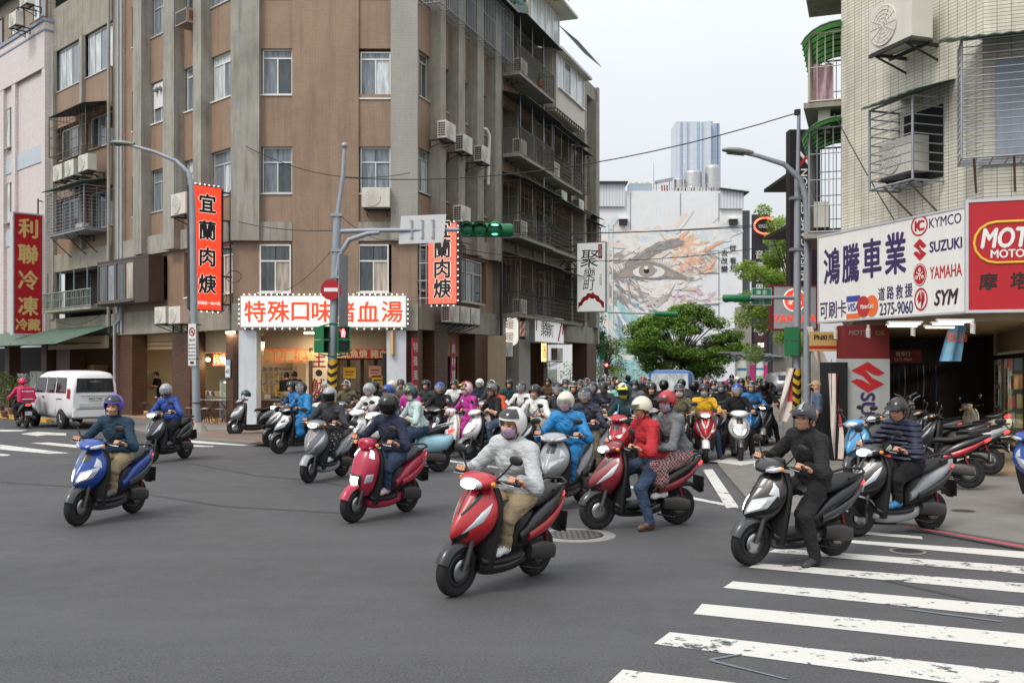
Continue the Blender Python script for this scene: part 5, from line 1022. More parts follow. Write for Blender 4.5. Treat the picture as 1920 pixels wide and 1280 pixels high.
# ================================================================== signs
m_sred2 = mat('sign_red', S(176, 20, 34), .45, var=.05, vs=2); m_wsign = mat('sign_white', S(226, 226, 222), .45, var=.03, streak=.1)
m_frm = mat('sign_frame_grey', S(196, 198, 202), .4, .3, var=.05)
m_litw = emis('lit_sign_white', (1, .95, .82), .6); m_lred = emis('lit_sign_red', S(236, 66, 40), .95); m_lred2 = emis('lit_sign_salmon', S(240, 104, 84), .8); m_lor = emis('lit_orange_lettering', S(232, 78, 44), .55)
m_led = emis('led_bulb', (1, .98, .95), 4.5)
def frame(b, w0, w1, z0, z1, y0, y1, t=.05):
 b.box(w0, w1, y0, y1, z0, z0 + t); b.box(w0, w1, y0, y1, z1 - t, z1); b.box(w0, w0 + t, y0, y1, z0 + t, z1 - t); b.box(w1 - t, w1, y0, y1, z0 + t, z1 - t); return b
def bulbs(par, pts, r=.019):
 for p in pts: B().ball(p, r, 6, 4).build('led_bulb', m_led, par)
# 1 refrigeration sign at far left
o = FL.w(-15.4, -.3, 0); SF = Fr(o.x, o.y, math.radians(45.6))
xa, xb = SF.x(22), SF.x(80); za, zb_ = SF.z(50, 628), SF.z(50, 400)
t = thing('vertical_sign', 'tall dark red sign with gold vertical characters at the far left', 'sign', SF.m)
B().box(xa + .04, xb - .04, -.1, .2, za + .04, zb_ - .04).build('panel', m_sred2, t); frame(B(), xa, xb, za, zb_, -.12, .22, .06).build('frame', m_frm, t)
hh = zb_ - za; wd_ = xb - xa; m_goldp = mat('gold_paint', S(214, 186, 120), .5, var=.04)
for k, ch in enumerate('利聯冷凍'): text(ch, t, (xa + xb) / 2, zb_ - hh * (.125 + k * .212), -.106, wd_ * .68, m_goldp, bold=.03)
text('冷', t, xa + wd_ * .29, za + hh * .085, -.106, wd_ * .42, m_goldp, bold=.03); text('藏', t, xa + wd_ * .69, za + hh * .085, -.106, wd_ * .42, m_goldp, bold=.03)
b = B()
for z in np.linspace(za + .1, zb_ + .6, 9): b.tube((xb, .05, z), (-.2, .05, z), .03, 5)
for x in (xb + .1, -.25): b.tube((x, .05, za - .2), (x, .05, zb_ + .7), .035, 5)
b.build('bracket', m_darkst, t)
# 2,3 the two red lit signs
def redsign(F, x0, x1, z0, z1, xw, label, m, small, left_bulbs, first=True):
 t = thing('vertical_sign', label, 'sign', F.m); w = x1 - x0; h = z1 - z0
 B().box(x0, x1, -.12, .12, z0, z1).build('panel', m, t); frame(B(), x0 - .03, x1 + .03, z0 - .03, z1 + .03, -.1, .13, .03).build('frame', m_darkst, t)
 tops = (.135, .355, .57, .79) if small else (.06, .31, .56, .81)
 for k, ch in enumerate('宜蘭肉焿'):
  z = z1 - h * tops[k]
  text(ch, t, (x0 + x1) / 2, z, -.124, w * .66, mat('white_outline', S(240, 232, 215), .5, var=0, emit=(1, .93, .8), es=.5), bold=.055); text(ch, t, (x0 + x1) / 2, z, -.132, w * .66, m_blk, bold=.028)
 if small: text('環河南路一段41號', t, (x0 + x1) / 2, z0 + .22, -.124, w * .118, m_litw, bold=.01)
 xs = x0 - .06 if left_bulbs else x1 + .06
 B().box(xs - .035, xs + .035, -.1, .1, z0, z1).build('bulb_strip', m_darkst, t)
 n = int(h / .2); bulbs(t, [(xs, -.125, z0 + h * (i + .5) / n) for i in range(n)]); bulbs(t, [(x0 + w * (i + .5) / 5, -.1, z0 - .06) for i in range(5)]); bulbs(t, [(x0 + w * (i + .5) / 6, -.1, z1 + .06) for i in range(6)])
 b = B(); sg_ = 1 if left_bulbs else -1; xe = (x1 if left_bulbs else x0); n = 5
 for z in np.linspace(z0 + .2, z1 - .1, n): b.tube((xe, .0, z), (xw, .0, z), .03, 5)
 for x in (xe + sg_ * .12, xw - sg_ * .05): b.tube((x, .0, z0), (x, .0, z1), .03, 5)
 b.build('bracket', m_darkst if left_bulbs else m_steel, t); return t
S1 = Fr(-9.244, 33, math.radians(45.6)); redsign(S1, S1.x(359), S1.x(411), 3.80, 7.78, -.05, 'tall lit red sign with black characters left of the chamfer', m_lred, True, True)
S2 = Fr(-3.129, 33, math.radians(-19.74)); redsign(S2, S2.x(806), S2.x(858), 4.02, 6.64, .05, 'shorter lit salmon red sign with black characters right of the chamfer', m_lred2, False, False)
# 4 lit horizontal sign
t = thing('horizontal_sign', 'lit white sign with orange red characters over the chamfer shop', 'sign', FC.m @ Matrix.Translation((0, -.42, 0)))
xa, xb = FC.x(452, -.42), FC.x(760, -.42); za, zb_ = 3.27, 4.26
B().box(xa, xb, 0, .25, za, zb_).build('panel', m_litw, t); frame(B(), xa - .03, xb + .03, za - .03, zb_ + .03, .02, .26, .03).build('frame', m_frm, t)
for ch, px in zip('特殊口味豬血湯', (478, 522, 563, 604, 645, 690, 735)): text(ch, t, FC.x(px, -.42), (za + zb_) / 2, -.004, .74, m_lor, bold=.022)
bulbs(t, [(xa + (xb - xa) * (i + .5) / 30, .02, zb_ + .07) for i in range(30)]); bulbs(t, [(xa + (xb - xa) * (i + .5) / 22, .02, za - .07) for i in range(22)]); bulbs(t, [(xa - .08, .02, za + .1 + i * .16) for i in range(6)]); bulbs(t, [(xb + .08, .02, za + .1 + i * .16) for i in range(6)])
# 5 white vertical sign at the far end
S3 = Fr(2.27, 48.06, math.radians(-19.74)); xa, xb = S3.x(1084), S3.x(1136); za, zb_ = 4.6, 7.85
t = thing('vertical_sign', 'white lit vertical sign with brush characters at the end of the corner building', 'sign', S3.m)
m_w2 = emis('lit_sign_soft_white', (.96, .97, .93), .32); B().box(xa, xb, -.14, .14, za, zb_).build('panel', m_w2, t); frame(B(), xa - .04, xb + .04, za - .04, zb_ + .04, -.13, .15, .04).build('frame', m_steel, t)
for k, (ch, s_) in enumerate((('聚', .95), ('樂', .62), ('町', .62))): text(ch, t, xa + (xb - xa) * .43, zb_ - (.75, 1.45, 2.0)[k], -.145, s_, m_blk, bold=-.005, shear=.1)
text('居\n酒\n屋', t, xb - .24, zb_ - .4, -.145, .18, m_wsign); B().box(xb - .34, xb - .14, -.144, -.141, zb_ - .75, zb_ - .08).build('stamp', m_sred, t)
text('日\n本\n料\n理', t, xb - .22, zb_ - 1.75, -.145, .14, mat('grey_lettering', S(130, 130, 128), .6, var=0))
b = B()
rows = [[(xa + .05 + (xb - xa - .1) * i / 14, -.146, za + (.12 if j == 0 else .38) + .5 * math.sin(math.pi * i / 14) + .05 * math.sin(i * 2.3 + j * 2)) for i in range(15)] for j in range(2)]
b.grid(rows).build('painted_arc', m_sred, t)
b = B()
for z in (zb_ - .1, zb_ - 1.2, za + .6): b.tube((xa, 0, z), (-.2, 0, z), .04, 5)
b.tube((xa, 0, zb_ - .1), (-.1, 0, zb_ - 1.2), .03, 5); b.tube((-.1, 0, zb_ - .1), (xa, 0, zb_ - 1.2), .03, 5); b.build('bracket', m_darkst, t)
# 6 horizontal white sign
t = thing('horizontal_sign', 'white horizontal sign with brush characters over the far shop', 'sign', FR.m @ Matrix.Translation((0, -.75, 0)))
xa, xb = FR.x(1004, -.75), FR.x(1057, -.75); za, zb_ = 3.05, 4.15
B().box(xa, xb, 0, .25, za, zb_).build('panel', m_w2, t); frame(B(), xa - .04, xb + .04, za - .04, zb_ + .04, .02, .27, .04).build('frame', m_steel, t)
for k, ch in enumerate('聚樂町'): text(ch, t, xa + (xb - xa) * (.27 + .14 * k), 3.65 - .05 * k, -.006, .85 - .1 * k, m_blk, shear=.1)
b = B(); b.path([(xb - .9 + .75 * math.sin(a * .2), -.003, 3.15 + .9 * math.sin(a * .28)) for a in range(11)], .05, 5); b.build('painted_arc', m_sred, t); B().box(xa + .08, xa + .2, -.006, -.002, 3.5, 4.1).build('stamp', m_sred, t)
# 7 pill light box and barber pole
pf = FR.w(FR.x(945), -.35, 0); P7 = Fr(pf.x, pf.y, math.radians(-19.74)); xa, xb = P7.x(946), P7.x(970); cz0, cz1 = P7.z(958, 648), P7.z(958, 592); r_ = (xb - xa) / 2
t = thing('light_box', 'white pill shaped light box with orange characters over the pavement', 'sign', P7.m @ Matrix.Translation(((xa + xb) / 2, 0, 0)))
poly = [(r_ * math.cos(a), cz1 - r_ + r_ * math.sin(a)) for a in np.linspace(0, math.pi, 12)] + [(r_ * math.cos(a), cz0 + r_ + r_ * math.sin(a)) for a in np.linspace(math.pi, 2 * math.pi, 12)]
B().prism(poly[::-1], -.12, .12).build('panel', emis('lit_pill_white', (1, 1, .92), .7), t); B().tube((-r_ - .05, 0, (cz0 + cz1) / 2), (-1.1, 0, (cz0 + cz1) / 2), .04, 6).build('bracket', mat('pink_pipe', S(176, 140, 140), .6), t)
for ch, z in (('暖', cz0 + (cz1 - cz0) * .7), ('暖', cz0 + (cz1 - cz0) * .3)): text(ch, t, 0, z, -.125, r_ * 1.4, mat('orange_outline', S(214, 140, 100), .5, var=0), bold=-.01)
bp = thing('barber_pole', 'orange and white striped barber pole beside the pill light box', 'barber pole', P7.m @ Matrix.Translation((P7.x(978), .1, P7.z(978, 636))))
hb = P7.z(978, 604) - P7.z(978, 632); rows = []
rb_ = .11
for si in range(6):
 rr = [[(rb_ * math.cos(2 * math.pi * (i + si * 2) / 12 + j * .35), rb_ * math.sin(2 * math.pi * (i + si * 2) / 12 + j * .35), .12 + hb * j / 12) for i in (0, 1, 2)] for j in range(13)]; B().grid(rr).build('stripe', (m_wsign, mat('barber_orange', S(222, 104, 44), .4, var=.03), m_wsign)[si % 2], bp)
for z in (0, .12 + hb): B().lathe([(.02, 0), (.13, .02), (.14, .08), (.12, .12), (.05, .14)], 14, c=(0, 0, z)).build('cap', m_darkst, bp)
pc(B().box(FR.x(930), FR.x(998), -.12, -.104, 3.25, 4.0), 'blank_board', mat('grey_blank_board', S(168, 164, 162), .6, var=.05, streak=.3), FR)
lt = thing('paper_lantern', 'glowing amber sign lantern under the white horizontal sign', 'lamp', FR.m @ Matrix.Translation((FR.x(1016, -.2), -.2, 2.2)))
B().box(-.35, .35, -.1, .1, 0, .85).build('panel', emis('amber_glow', (1, .62, .2), 2.2), lt); frame(B(), -.38, .38, -.03, .88, -.09, .11, .03).build('frame', m_darkst, lt); text('酒', lt, 0, .42, -.105, .6, m_blk)
# 8 long white sign on the cream building
YS = -.36
t = thing('shop_sign', 'long white motorcycle shop sign with purple characters and maker emblems', 'sign', FX.m)
xa, xb = FX.x(1535, YS), FX.x(1811, YS); za, zb_ = 2.95, 4.82
B().box(xa, xb, YS, -.02, za, zb_).build('panel', m_wsign, t); frame(B(), xa - .03, xb + .03, za - .03, zb_ + .03, YS - .015, -.01, .04).build('frame', m_frm, t)
def T(s, px, py, h, m, par=None, **k):
 x, z = FX.x(px, YS), FX.z(px, py, YS); return text(s, par or t, x, z, YS - .005, h, m, **k)
def TF(s, x0, x1, y0, y1, m, **k):
 cx_, cy_ = (x0 + x1) / 2, (y0 + y1) / 2; w_ = FX.x(x1, YS) - FX.x(x0, YS); h_ = FX.z(cx_, y0, YS) - FX.z(cx_, y1, YS); return T(s, cx_, cy_, h_, m, fit=(w_, h_), **k)
for ch, a0, a1, c0, c1 in (('鴻', 1545, 1574, 466, 532), ('騰', 1580, 1611, 458, 528), ('車', 1618, 1652, 448, 520), ('業', 1660, 1698, 437, 513)): TF(ch, a0, a1, c0, c1, m_purp, bold=.022)
for ch, a0, a1, c0, c1 in (('可', 1538, 1552, 568, 598), ('刷', 1554, 1569, 565, 596), ('卡', 1571, 1587, 563, 594)): TF(ch, a0, a1, c0, c1, m_purp, bold=.012)
for ch, a0, a1, c0, c1 in (('道', 1647, 1659, 539, 563), ('路', 1663, 1676, 536, 561), ('救', 1680, 1693, 534, 560), ('援', 1697, 1711, 531, 557)): TF(ch, a0, a1, c0, c1, m_purp, bold=.012)
TF('2375-9060', 1649, 1711, 566, 589, m_purp, bold=.02)
def xz(px, py): return FX.x(px, YS), FX.z(px, py, YS)
x, z = xz(1600, 576); B().box(x - .22, x + .22, YS - .008, YS - .002, z + .12, z + .24).build('card_band', mat('card_blue', S(52, 70, 150), .5, var=0), t); B().box(x - .22, x + .22, YS - .008, YS - .002, z - .25, z - .13).build('card_band', mat('card_orange', S(222, 110, 50), .5, var=0), t); text('VISA', t, x, z, YS - .006, .2, mat('card_blue', S(52, 70, 150)), bold=.02, shear=.2, fit=(.36, .16))
x, z = xz(1627, 574)
for dx_, m__ in ((-.13, mat('card_red', S(178, 50, 48), .5, var=0)), (.13, mat('card_orange', S(222, 110, 50)))): B().prism([(x + dx_ + .2 * math.cos(a), z + .22 * math.sin(a)) for a in np.linspace(0, 2 * math.pi, 25)[:-1]], YS - .012 + dx_ * .02, YS - .003 + dx_ * .02).build('card_disc', m__, t)
text('MasterCard', t, x, z, YS - .02, .1, m_wsign, bold=.02, fit=(.4, .09))
for s_, a0, a1, c0, c1, m__, k in (('KYMCO', 1742, 1802, 404, 423, m_purp, {}), ('SUZUKI', 1743, 1803, 449, 469, m_purp, dict(bold=.035)), ('YAMAHA', 1743, 1803, 497, 520, m_sred, dict(bold=.012)), ('SYM', 1752, 1796, 543, 571, mat('sym_dark', S(52, 34, 44), .5, var=0), dict(bold=.04, shear=.25))): TF(s_, a0, a1, c0, c1, m__, **k)
def disc(par, x, z, rx, rz, y, m, name='emblem', n=28): return B().prism([(x + rx * math.cos(a), z + rz * math.sin(a)) for a in np.linspace(0, 2 * math.pi, n + 1)[:-1]], y, y + .004).build(name, m, par)
def ring(par, x, z, rx, rz, y, m, k=.86, n=28):
 o = [(x + rx * math.cos(a), y, z + rz * math.sin(a)) for a in np.linspace(0, 2 * math.pi, n + 1)]; i_ = [(x + rx * k * math.cos(a), y, z + rz * k * math.sin(a)) for a in np.linspace(0, 2 * math.pi, n + 1)]
 return B().grid([i_, o][::-1]).build('emblem_ring', m, par)
x, z = xz(1724, 423); ring(t, x, z, .23, .20, YS - .006, m_sred, .84); text('K', t, x - .04, z, YS - .006, .26, m_sred, bold=.05); text('C', t, x + .05, z, YS - .008, .26, m_sred, bold=.03)
x, z = xz(1725, 468); s_emblem(t, x, z, .36, .42, YS - .008, m_sred)
def forks(par, x, z, r, y, m):
 b = B()
 for a in (90, 210, 330):
  c, s__ = math.cos(math.radians(a)), math.sin(math.radians(a)); px_, pz2 = -s__, c
  def q(u, v): return (x + c * u + px_ * v, z + s__ * u + pz2 * v)
  b.prism([q(-.62 * r, -.05 * r), q(.8 * r, -.05 * r), q(.8 * r, .05 * r), q(-.62 * r, .05 * r)], y, y + .003)
  for v in (-.16, .16): b.prism([q(.42 * r, (v - .035) * r), q(.72 * r, (v - .035) * r), q(.72 * r, (v + .035) * r), q(.42 * r, (v + .035) * r)], y, y + .003)
  b.prism([q(.4 * r, -.19 * r), q(.48 * r, -.19 * r), q(.48 * r, .19 * r), q(.4 * r, .19 * r)], y - .001, y + .002)
 return b.build('tuning_fork_mark', m, par)
x, z = xz(1725, 515); disc(t, x, z, .18, .215, YS - .006, m_sred); ring(t, x, z, .165, .2, YS - .009, m_wsign, .93); forks(t, x, z, .17, YS - .012, m_wsign)
x, z = xz(1727, 561); ring(t, x, z, .18, .22, YS - .006, m_sred, .82); B().prism([(x - .02, z + .15), (x - .1, z + .02), (x - .06, z - .08), (x, z - .02)], YS - .01, YS - .004).build('emblem', m_sred, t); B().prism([(x + .02, z + .16), (x + .02, z + .02), (x + .06, z - .1), (x, z - .17), (x + .1, z - .02), (x + .09, z + .1)], YS - .012, YS - .005).build('emblem', m_sred, t)
# 9 red oil sign on the main front
t = thing('shop_sign', 'red oil sign with a yellow outline at the right edge', 'sign', FM.m)
YR = -.4; xa = FM.x(1816, YR); za, zb_ = 2.96, FM.z(1817, 380, YR)
B().box(xa, xa + 5, YR, -.02, za, zb_).build('panel', m_sred2, t); frame(B(), xa - .05, xa + 5.05, za - .05, zb_ + .05, YR - .015, -.01, .05).build('frame', m_frm, t)
m_yel = mat('yellow_outline_paint', S(232, 188, 60), .5, var=0); xc, zc = xa + 1.0, FM.z(1860, 455, YR); hz = .36
pts = [(xc + s_ * .55 + hz * math.cos(a), YR - .004, zc + hz * math.sin(a)) for s_, aa in ((1, np.linspace(-1.57, 1.57, 9)), (-1, np.linspace(1.57, 4.71, 9))) for a in aa]
B().path(pts, .025, 5, closed=True).build('outline', m_yel, t)
text('MOTTA', t, xa + .78, zc + .08, YR - .006, .44, m_wsign, bold=.03, shear=.2, fit=(1.15, .34)); text('MOTOR OIL', t, xa + .85, zc - .2, YR - .006, .17, m_wsign, bold=.03, fit=(.98, .14))
for k, ch in enumerate('摩塔機油'): text(ch, t, xa + .32 + k * .5, zc - .68, YR - .006, .31, m_blk, bold=.02)
# 10 light box with tuning forks, small yellow sign, music sign
a = at(1490, 576, 24.6); t = thing('light_box', 'grey light box with a glowing red emblem behind the lamp pole', 'sign', Matrix.Translation(a))
hw = 40 / FPX * 24.6; hh = 40 / FPX * 24.6
B().box(-hw, hw, 0, .3, -hh, hh).build('panel', mat('grey_light_box', S(176, 178, 182), .4, var=.03), t); frame(B(), -hw - .04, hw + .04, -hh - .04, hh + .04, -.02, .32, .04).build('frame', mat('dark_red_frame', S(110, 34, 38), .5), t)
m_lr3 = emis('lit_red_emblem', S(240, 70, 50), .9); disc(t, 0, .18, .25, .25, -.006, m_lr3); ring(t, 0, .18, .29, .29, -.008, m_litw, .9); forks(t, 0, .18, .24, -.012, m_litw); text('YAMAHA', t, 0, -.28, -.006, .26, m_lr3, bold=.02, sx=1.0)
a = at(1549, 640, 21.6); t = thing('small_sign', 'small tan and red sign hanging under the long white sign', 'sign', Matrix.Translation(a)); hw, hh = .33, .21
B().box(-hw, hw, 0, .12, -hh * .45, hh).build('panel', mat('tan_box_sign', S(196, 160, 96), .5, var=.04), t); B().box(-hw, hw, .002, .12, -hh * .78, -hh * .455).build('band', m_sred, t); B().box(-hw, hw, .0, .12, -hh, -hh * .785).build('panel', mat('tan_box_sign', S(196, 160, 96)), t); text('Phil0', t, -.12, .09, -.005, .15, m_blk, bold=.03); text('飛樂', t, .17, .09, -.005, .13, mat('brown_letter', S(90, 70, 40), .6, var=0))
Ym = 28.5; a = at(1509, 405, Ym); t = thing('vertical_sign', 'tall dark blue music game sign with white vertical letters behind the lamp pole', 'sign', Matrix.Translation(a)); hw, hh = 27 / FPX * Ym, 160 / FPX * Ym
def starm():
 m, nt, p = newmat('dark_starry_print'); tc = N(nt, 'TexCoord'); v = N(nt, 'TexVoronoi'); v.inputs['Scale'].default_value = 9; L(nt, tc.outputs['Object'], v.inputs['Vector'])
 c = mix(nt, mrange(nt, v.outputs[0], .02, .12, .5, 0), S(22, 24, 40), S(90, 120, 190)); c = mix(nt, mrange(nt, noise(nt, tc.outputs['Object'], 1.0, 3), .45, .7), c, S(40, 18, 40)); L(nt, c, p.inputs['Base Color']); p.inputs['Roughness'].default_value = .4; return m
B().box(-hw, hw, 0, .35, -hh, hh).build('panel', starm(), t); frame(B(), -hw - .03, hw + .03, -hh - .03, hh + .03, -.01, .36, .03).build('frame', m_darkst, t)
text('MUSIC GAME STATION', t, -.02, -.25, -.006, .26, m_wsign, rot=math.radians(-90), bold=.02, sx=1.2); B().box(.17, .2, -.006, -.002, -2.2, 1.2).build('stripe', mat('dark_magenta', S(120, 24, 64), .5, var=0), t)
for sg_ in (-1, 1): B().prism([(-.22 * sg_, 1.42), (-.12 * sg_, 1.42), (.22 * sg_, 1.85), (.12 * sg_, 1.85)][::sg_], -.006 - .003 * (sg_ > 0), -.002 - .003 * (sg_ > 0)).build('cross_mark', m_sred if sg_ > 0 else m_wsign, t)
[B().box(-hw, hw, .36, 3, z, z + .1).build('bracket', m_darkst, t) for z in (-.3, 1.2)]
# ================================================================== street furniture
m_gpole = mat('grey_painted_pole', S(146, 154, 162), .5, .2, var=.08, vs=3, streak=.25); m_sgreen = mat('signal_green_paint', S(14, 104, 62), .4, var=.06, vs=4)
m_hy = mat('hazard_yellow', S(214, 170, 34), .5, var=.08, vs=5, streak=.2)
def hazard(par, c, r, z0, z1, n=7):
 B().tube((c[0], c[1], z0), (c[0] + c[2] * (z1 - z0), c[1], z1), r, 16).build('hazard_sleeve', m_hy, par)
 h = (z1 - z0) / n; k = 24
 for i in range(n):
  rows = []
  for j in range(k + 1):
   an = 2 * math.pi * j / k; dz_ = -abs((j / k) * 2 - 1) * h * 1.0
   rows.append([(c[0] + c[2] * (zz + dz_ - z0) + (r + .004) * math.cos(an - math.pi / 2), c[1] + (r + .004) * math.sin(an - math.pi / 2), min(max(zz + dz_, z0), z1)) for zz in (z0 + h * i + h * .75, z0 + h * i + h * 1.22)])
  B().grid(rows).build('black_band', m_blk, par)
g = gnd(622, 842); YG = g.y; t = SP = thing('signal_pole', 'grey traffic signal pole with striped base and long arm in the middle', 'traffic signal', Matrix.Translation(g))
def sz(py): return CAMH + (HOR - py) / FPX * YG
def sX(px): return (px - 960) / FPX * YG - g.x
ln = (sX(633) - sX(622)) / (sz(400) - sz(700)); r0 = .105
B().path([(ln * (0 - sz(700)), 0, 0), (ln * (sz(680) - sz(700)), 0, sz(680)), (ln * (sz(400) - sz(700)), 0, sz(400))], [r0 * 1.1, r0, r0 * .95], 16).build('pole', m_gpole, t)
B().path([(ln * (sz(402) - sz(700)), 0, sz(402)), (sX(643), 0, sz(330)), (sX(646), 0, sz(278))], [.055, .05, .04], 10).build('mast', m_gpole, t); B().ball((sX(646), 0, sz(273)), .08, 10, 6).build('sensor', m_steel, t)
hazard(t, (ln * (1.4 - sz(700)), 0, ln), r0 + .012, 1.0, sz(674), 6)
za = sz(434); B().path([(sX(634), 0, za), (sX(700), -.03, za + .02), (sX(870), -.1, za + .03)], [.06, .055, .05], 10).build('arm', m_gpole, t)
B().path([(sX(632), -.06, sz(520)), (sX(638), -.06, sz(478)), (sX(655), -.04, sz(450)), (sX(690), -.03, sz(438)), (sX(712), -.03, sz(436))], .06, 10).build('brace', m_gpole, t)
for py in (404, 470, 520): B().box(sX(632) - .14, sX(632) + .14, -.12, .12, sz(py) - .03, sz(py) + .03).build('clamp', m_steel, t)
# signal head
sh_ = thing('traffic_light', 'green horizontal traffic light on the arm, right lamp lit green', 'traffic light', Matrix.Translation((g.x, YG - .18, 0)))
x0, x1 = sX(862), sX(966); zc = sz(432)
B().path([(x0 + .05, .1, zc), (x0 + .1, .1, zc), (x1 - .1, .1, zc - .01), (x1 - .05, .1, zc - .01)], [.15, .17, .16, .12], 14).build('housing', m_sgreen, sh_)
for i, px in enumerate((876, 900, 928)):
 c = (sX(px), 0, zc); B().path([(c[0], .12, c[2]), (c[0], -.02, c[2])], .16, 20).build('lamp_body', m_sgreen, sh_)
 rows = [[(c[0] + .165 * math.cos(a), yy, c[2] + .165 * math.sin(a)) for a in np.linspace(-.5, math.pi + .5, 16)] for yy in (-.02, -.2)]; B().grid(rows).grid([[(p[0] * 1 + (p[0] - c[0]) * .05, p[1], p[2] + (p[2] - c[2]) * .05) for p in r][::-1] for r in rows]).build('visor', m_sgreen, sh_)
 B().lathe([(.001, -.035), (.1, -.03), (.135, -.022)], 20, 'Y', c).build('lens', emis('green_signal_glow', (.1, 1., .45), 6) if i == 2 else mat('dark_lens', S(20, 26, 24), .2, var=0), sh_)
# no entry sign, edge-on plate, back of a sign
ne = thing('no_entry_sign', 'round red no entry sign with a white bar on the signal pole', 'sign', Matrix.Translation((g.x + sX(623), YG - .16, sz(544)))); R_ = 19.5 / FPX * YG
B().lathe([(.001, -.006), (R_, -.006), (R_, .006), (.001, .006)], 32, 'Y', smooth=False).build('plate', mat('sign_dark_red', S(166, 14, 32), .4, var=.04), ne); B().box(-R_ * .66, R_ * .66, -.012, -.007, -R_ * .18, R_ * .18).build('bar', m_wsign, ne)
pb_ = thing('sign_panel', 'grey sign panel seen almost edge on beside the no entry sign', 'sign', Matrix.Translation((g.x + sX(645), YG - .05, (sz(478) + sz(622)) / 2)) @ Matrix.Rotation(math.radians(58), 4, 'Z'))
hh = (sz(478) - sz(622)) / 2; B().box(-.16, .16, 0, .02, -hh, hh).build('plate', m_steel, pb_); B().box(-.13, .13, .021, .03, hh * .4, hh * .5).box(-.13, .13, .021, .03, -hh * .5, -hh * .4).build('rail', m_steel, pb_)
bk = thing('sign_panel', 'pale grey back of a large sign clamped to the signal arm', 'sign', Matrix.Translation((g.x + sX(795), YG - .12, sz(431))) @ Matrix.Rotation(math.radians(-8), 4, 'Z'))
hw, hh = 43 / FPX * YG, 27 / FPX * YG; B().add([(-hw - .06, 0, -hh), (hw - .07, 0, -hh + .02), (hw, 0, hh), (-hw + .0, 0, hh - .02), (-hw - .06, .02, -hh), (hw - .07, .02, -hh + .02), (hw, .02, hh), (-hw, .02, hh - .02)], [(0, 1, 2, 3), (7, 6, 5, 4), (0, 4, 5, 1), (1, 5, 6, 2), (2, 6, 7, 3), (3, 7, 4, 0)]).build('plate', mat('pale_sign_back', S(196, 198, 200), .5, .2, var=.05), bk)
for x in (-.28, -.02, .24):
 for z0 in (.12, -.12): B().box(x - .02, x + .02, -.03, -.002, z0 - .1, z0 + .1).box(x - .05, x + .01, -.034, -.028, z0 + .08 * (1 if z0 > 0 else -1) - .015, z0 + .08 * (1 if z0 > 0 else -1) + .015).build('bracket', m_gpole, bk)
def pedsig(cx, cz, Y, label, lit, rot, scale=1.):
 t = thing('pedestrian_signal', label, 'traffic light', Matrix.Translation((cx, Y, cz)) @ Matrix.Rotation(rot, 4, 'Z') @ Matrix.Scale(scale, 4))
 for k, z in enumerate((.16, -.16)):
  B().box(-.14, .14, -.06, .1, z - .15, z + .15).build('housing', m_sgreen, t); frame(B(), -.15, .15, z - .155, z + .155, -.2, -.06, .02).build('visor', m_sgreen, t)
  ln_ = B().box(-.11, .11, -.068, -.061, z - .11, z + .11).build('lens', mat('dark_lens', S(20, 26, 24)) , t)
  if k == 0 and lit:
   B().ball((0, -.075, z + .07), .03, 8, 6).box(-.045, .045, -.085, -.07, z - .03, z + .045).box(-.04, -.008, -.085, -.07, z - .1, z - .03).box(.008, .04, -.085, -.07, z - .1, z - .03).build('red_figure', emis('red_man_glow', (1, .1, .12), 7), t)
 return t
pedsig(g.x + sX(603), sz(637), YG - .05, 'green pedestrian signal on the left of the signal pole', False, math.radians(60)); pedsig(g.x + sX(643), sz(637), YG - .05, 'green pedestrian signal with a lit red figure on the signal pole', True, math.radians(20))
for py, q in ((612, 606), (664, 668)): B().path([(sX(600), 0, sz(py)), (sX(625), -.12, sz(q)), (sX(650), 0, sz(py))], .02, 6).build('signal_bracket', m_sgreen, SP)
# street lamps
def lamp_post(base, pts, rr, head, label, rot):
 t = thing('street_lamp', label, 'street lamp', Matrix.Translation(base)); b = B().path([Vector(p) - base for p in pts], rr, 12); b.build('pole', m_gpole, t)
 h = B(); m4 = Matrix.Translation(Vector(head) - base) @ Matrix.Rotation(rot, 4, 'Y')
 rows = [[m4 @ Vector((x, w_ * math.cos(a), zc_ + hh_ * math.sin(a))) for a in np.linspace(0, 2 * math.pi, 13)[:-1]] for x, w_, hh_, zc_ in ((.35, .05, .04, 0), (.25, .1, .06, 0), (0, .14, .075, .01), (-.25, .13, .06, .01), (-.36, .05, .03, 0))]
 h.grid(rows, close_u=True).build('lamp_head', mat('grey_lamp_head', S(130, 138, 130), .5, .2, var=.05), t)
 gl_ = B(); rows = [[m4 @ Vector((x, y, -.06)) for y in (-.08, 0, .08)] for x in (-.25, 0, .15)]; gl_.grid(rows).grid([[(p[0], p[1], p[2] - .015) for p in r][::-1] for r in rows]).build('lens', m_gdark, t); return t
b0 = gnd(369, 812); Yl = b0.y; P = lambda px, py: at(px, py, Yl)
tl = lamp_post(b0, [b0, at(367, 700, Yl), P(364, 600), P(361, 400), P(359, 345), P(352, 322), P(330, 302), P(290, 285), P(244, 272)], [.12, .11, .1, .09, .075, .07, .06, .05, .045], P(230, 269), 'grey street lamp pole with a curved arm at the left corner', 0.06)
B().lathe([(.36, 0), (.3, .12), (.2, .25), (.13, .32)], 14).build('concrete_foot', m_concd, tl)
for z in (.9, 2.2, 3.2): B().path([(.125 * math.cos(a * .52), .125 * math.sin(a * .52), z) for a in range(12)], .014, 5, closed=True).build('strap', m_dwire, tl)
ns = thing('parking_sign', 'white no parking plate with a red ring on the left lamp pole', 'sign', Matrix.Translation(at(360, 646, Yl - .15))); hw, hh = 7.2 / FPX * Yl, 39 / FPX * Yl
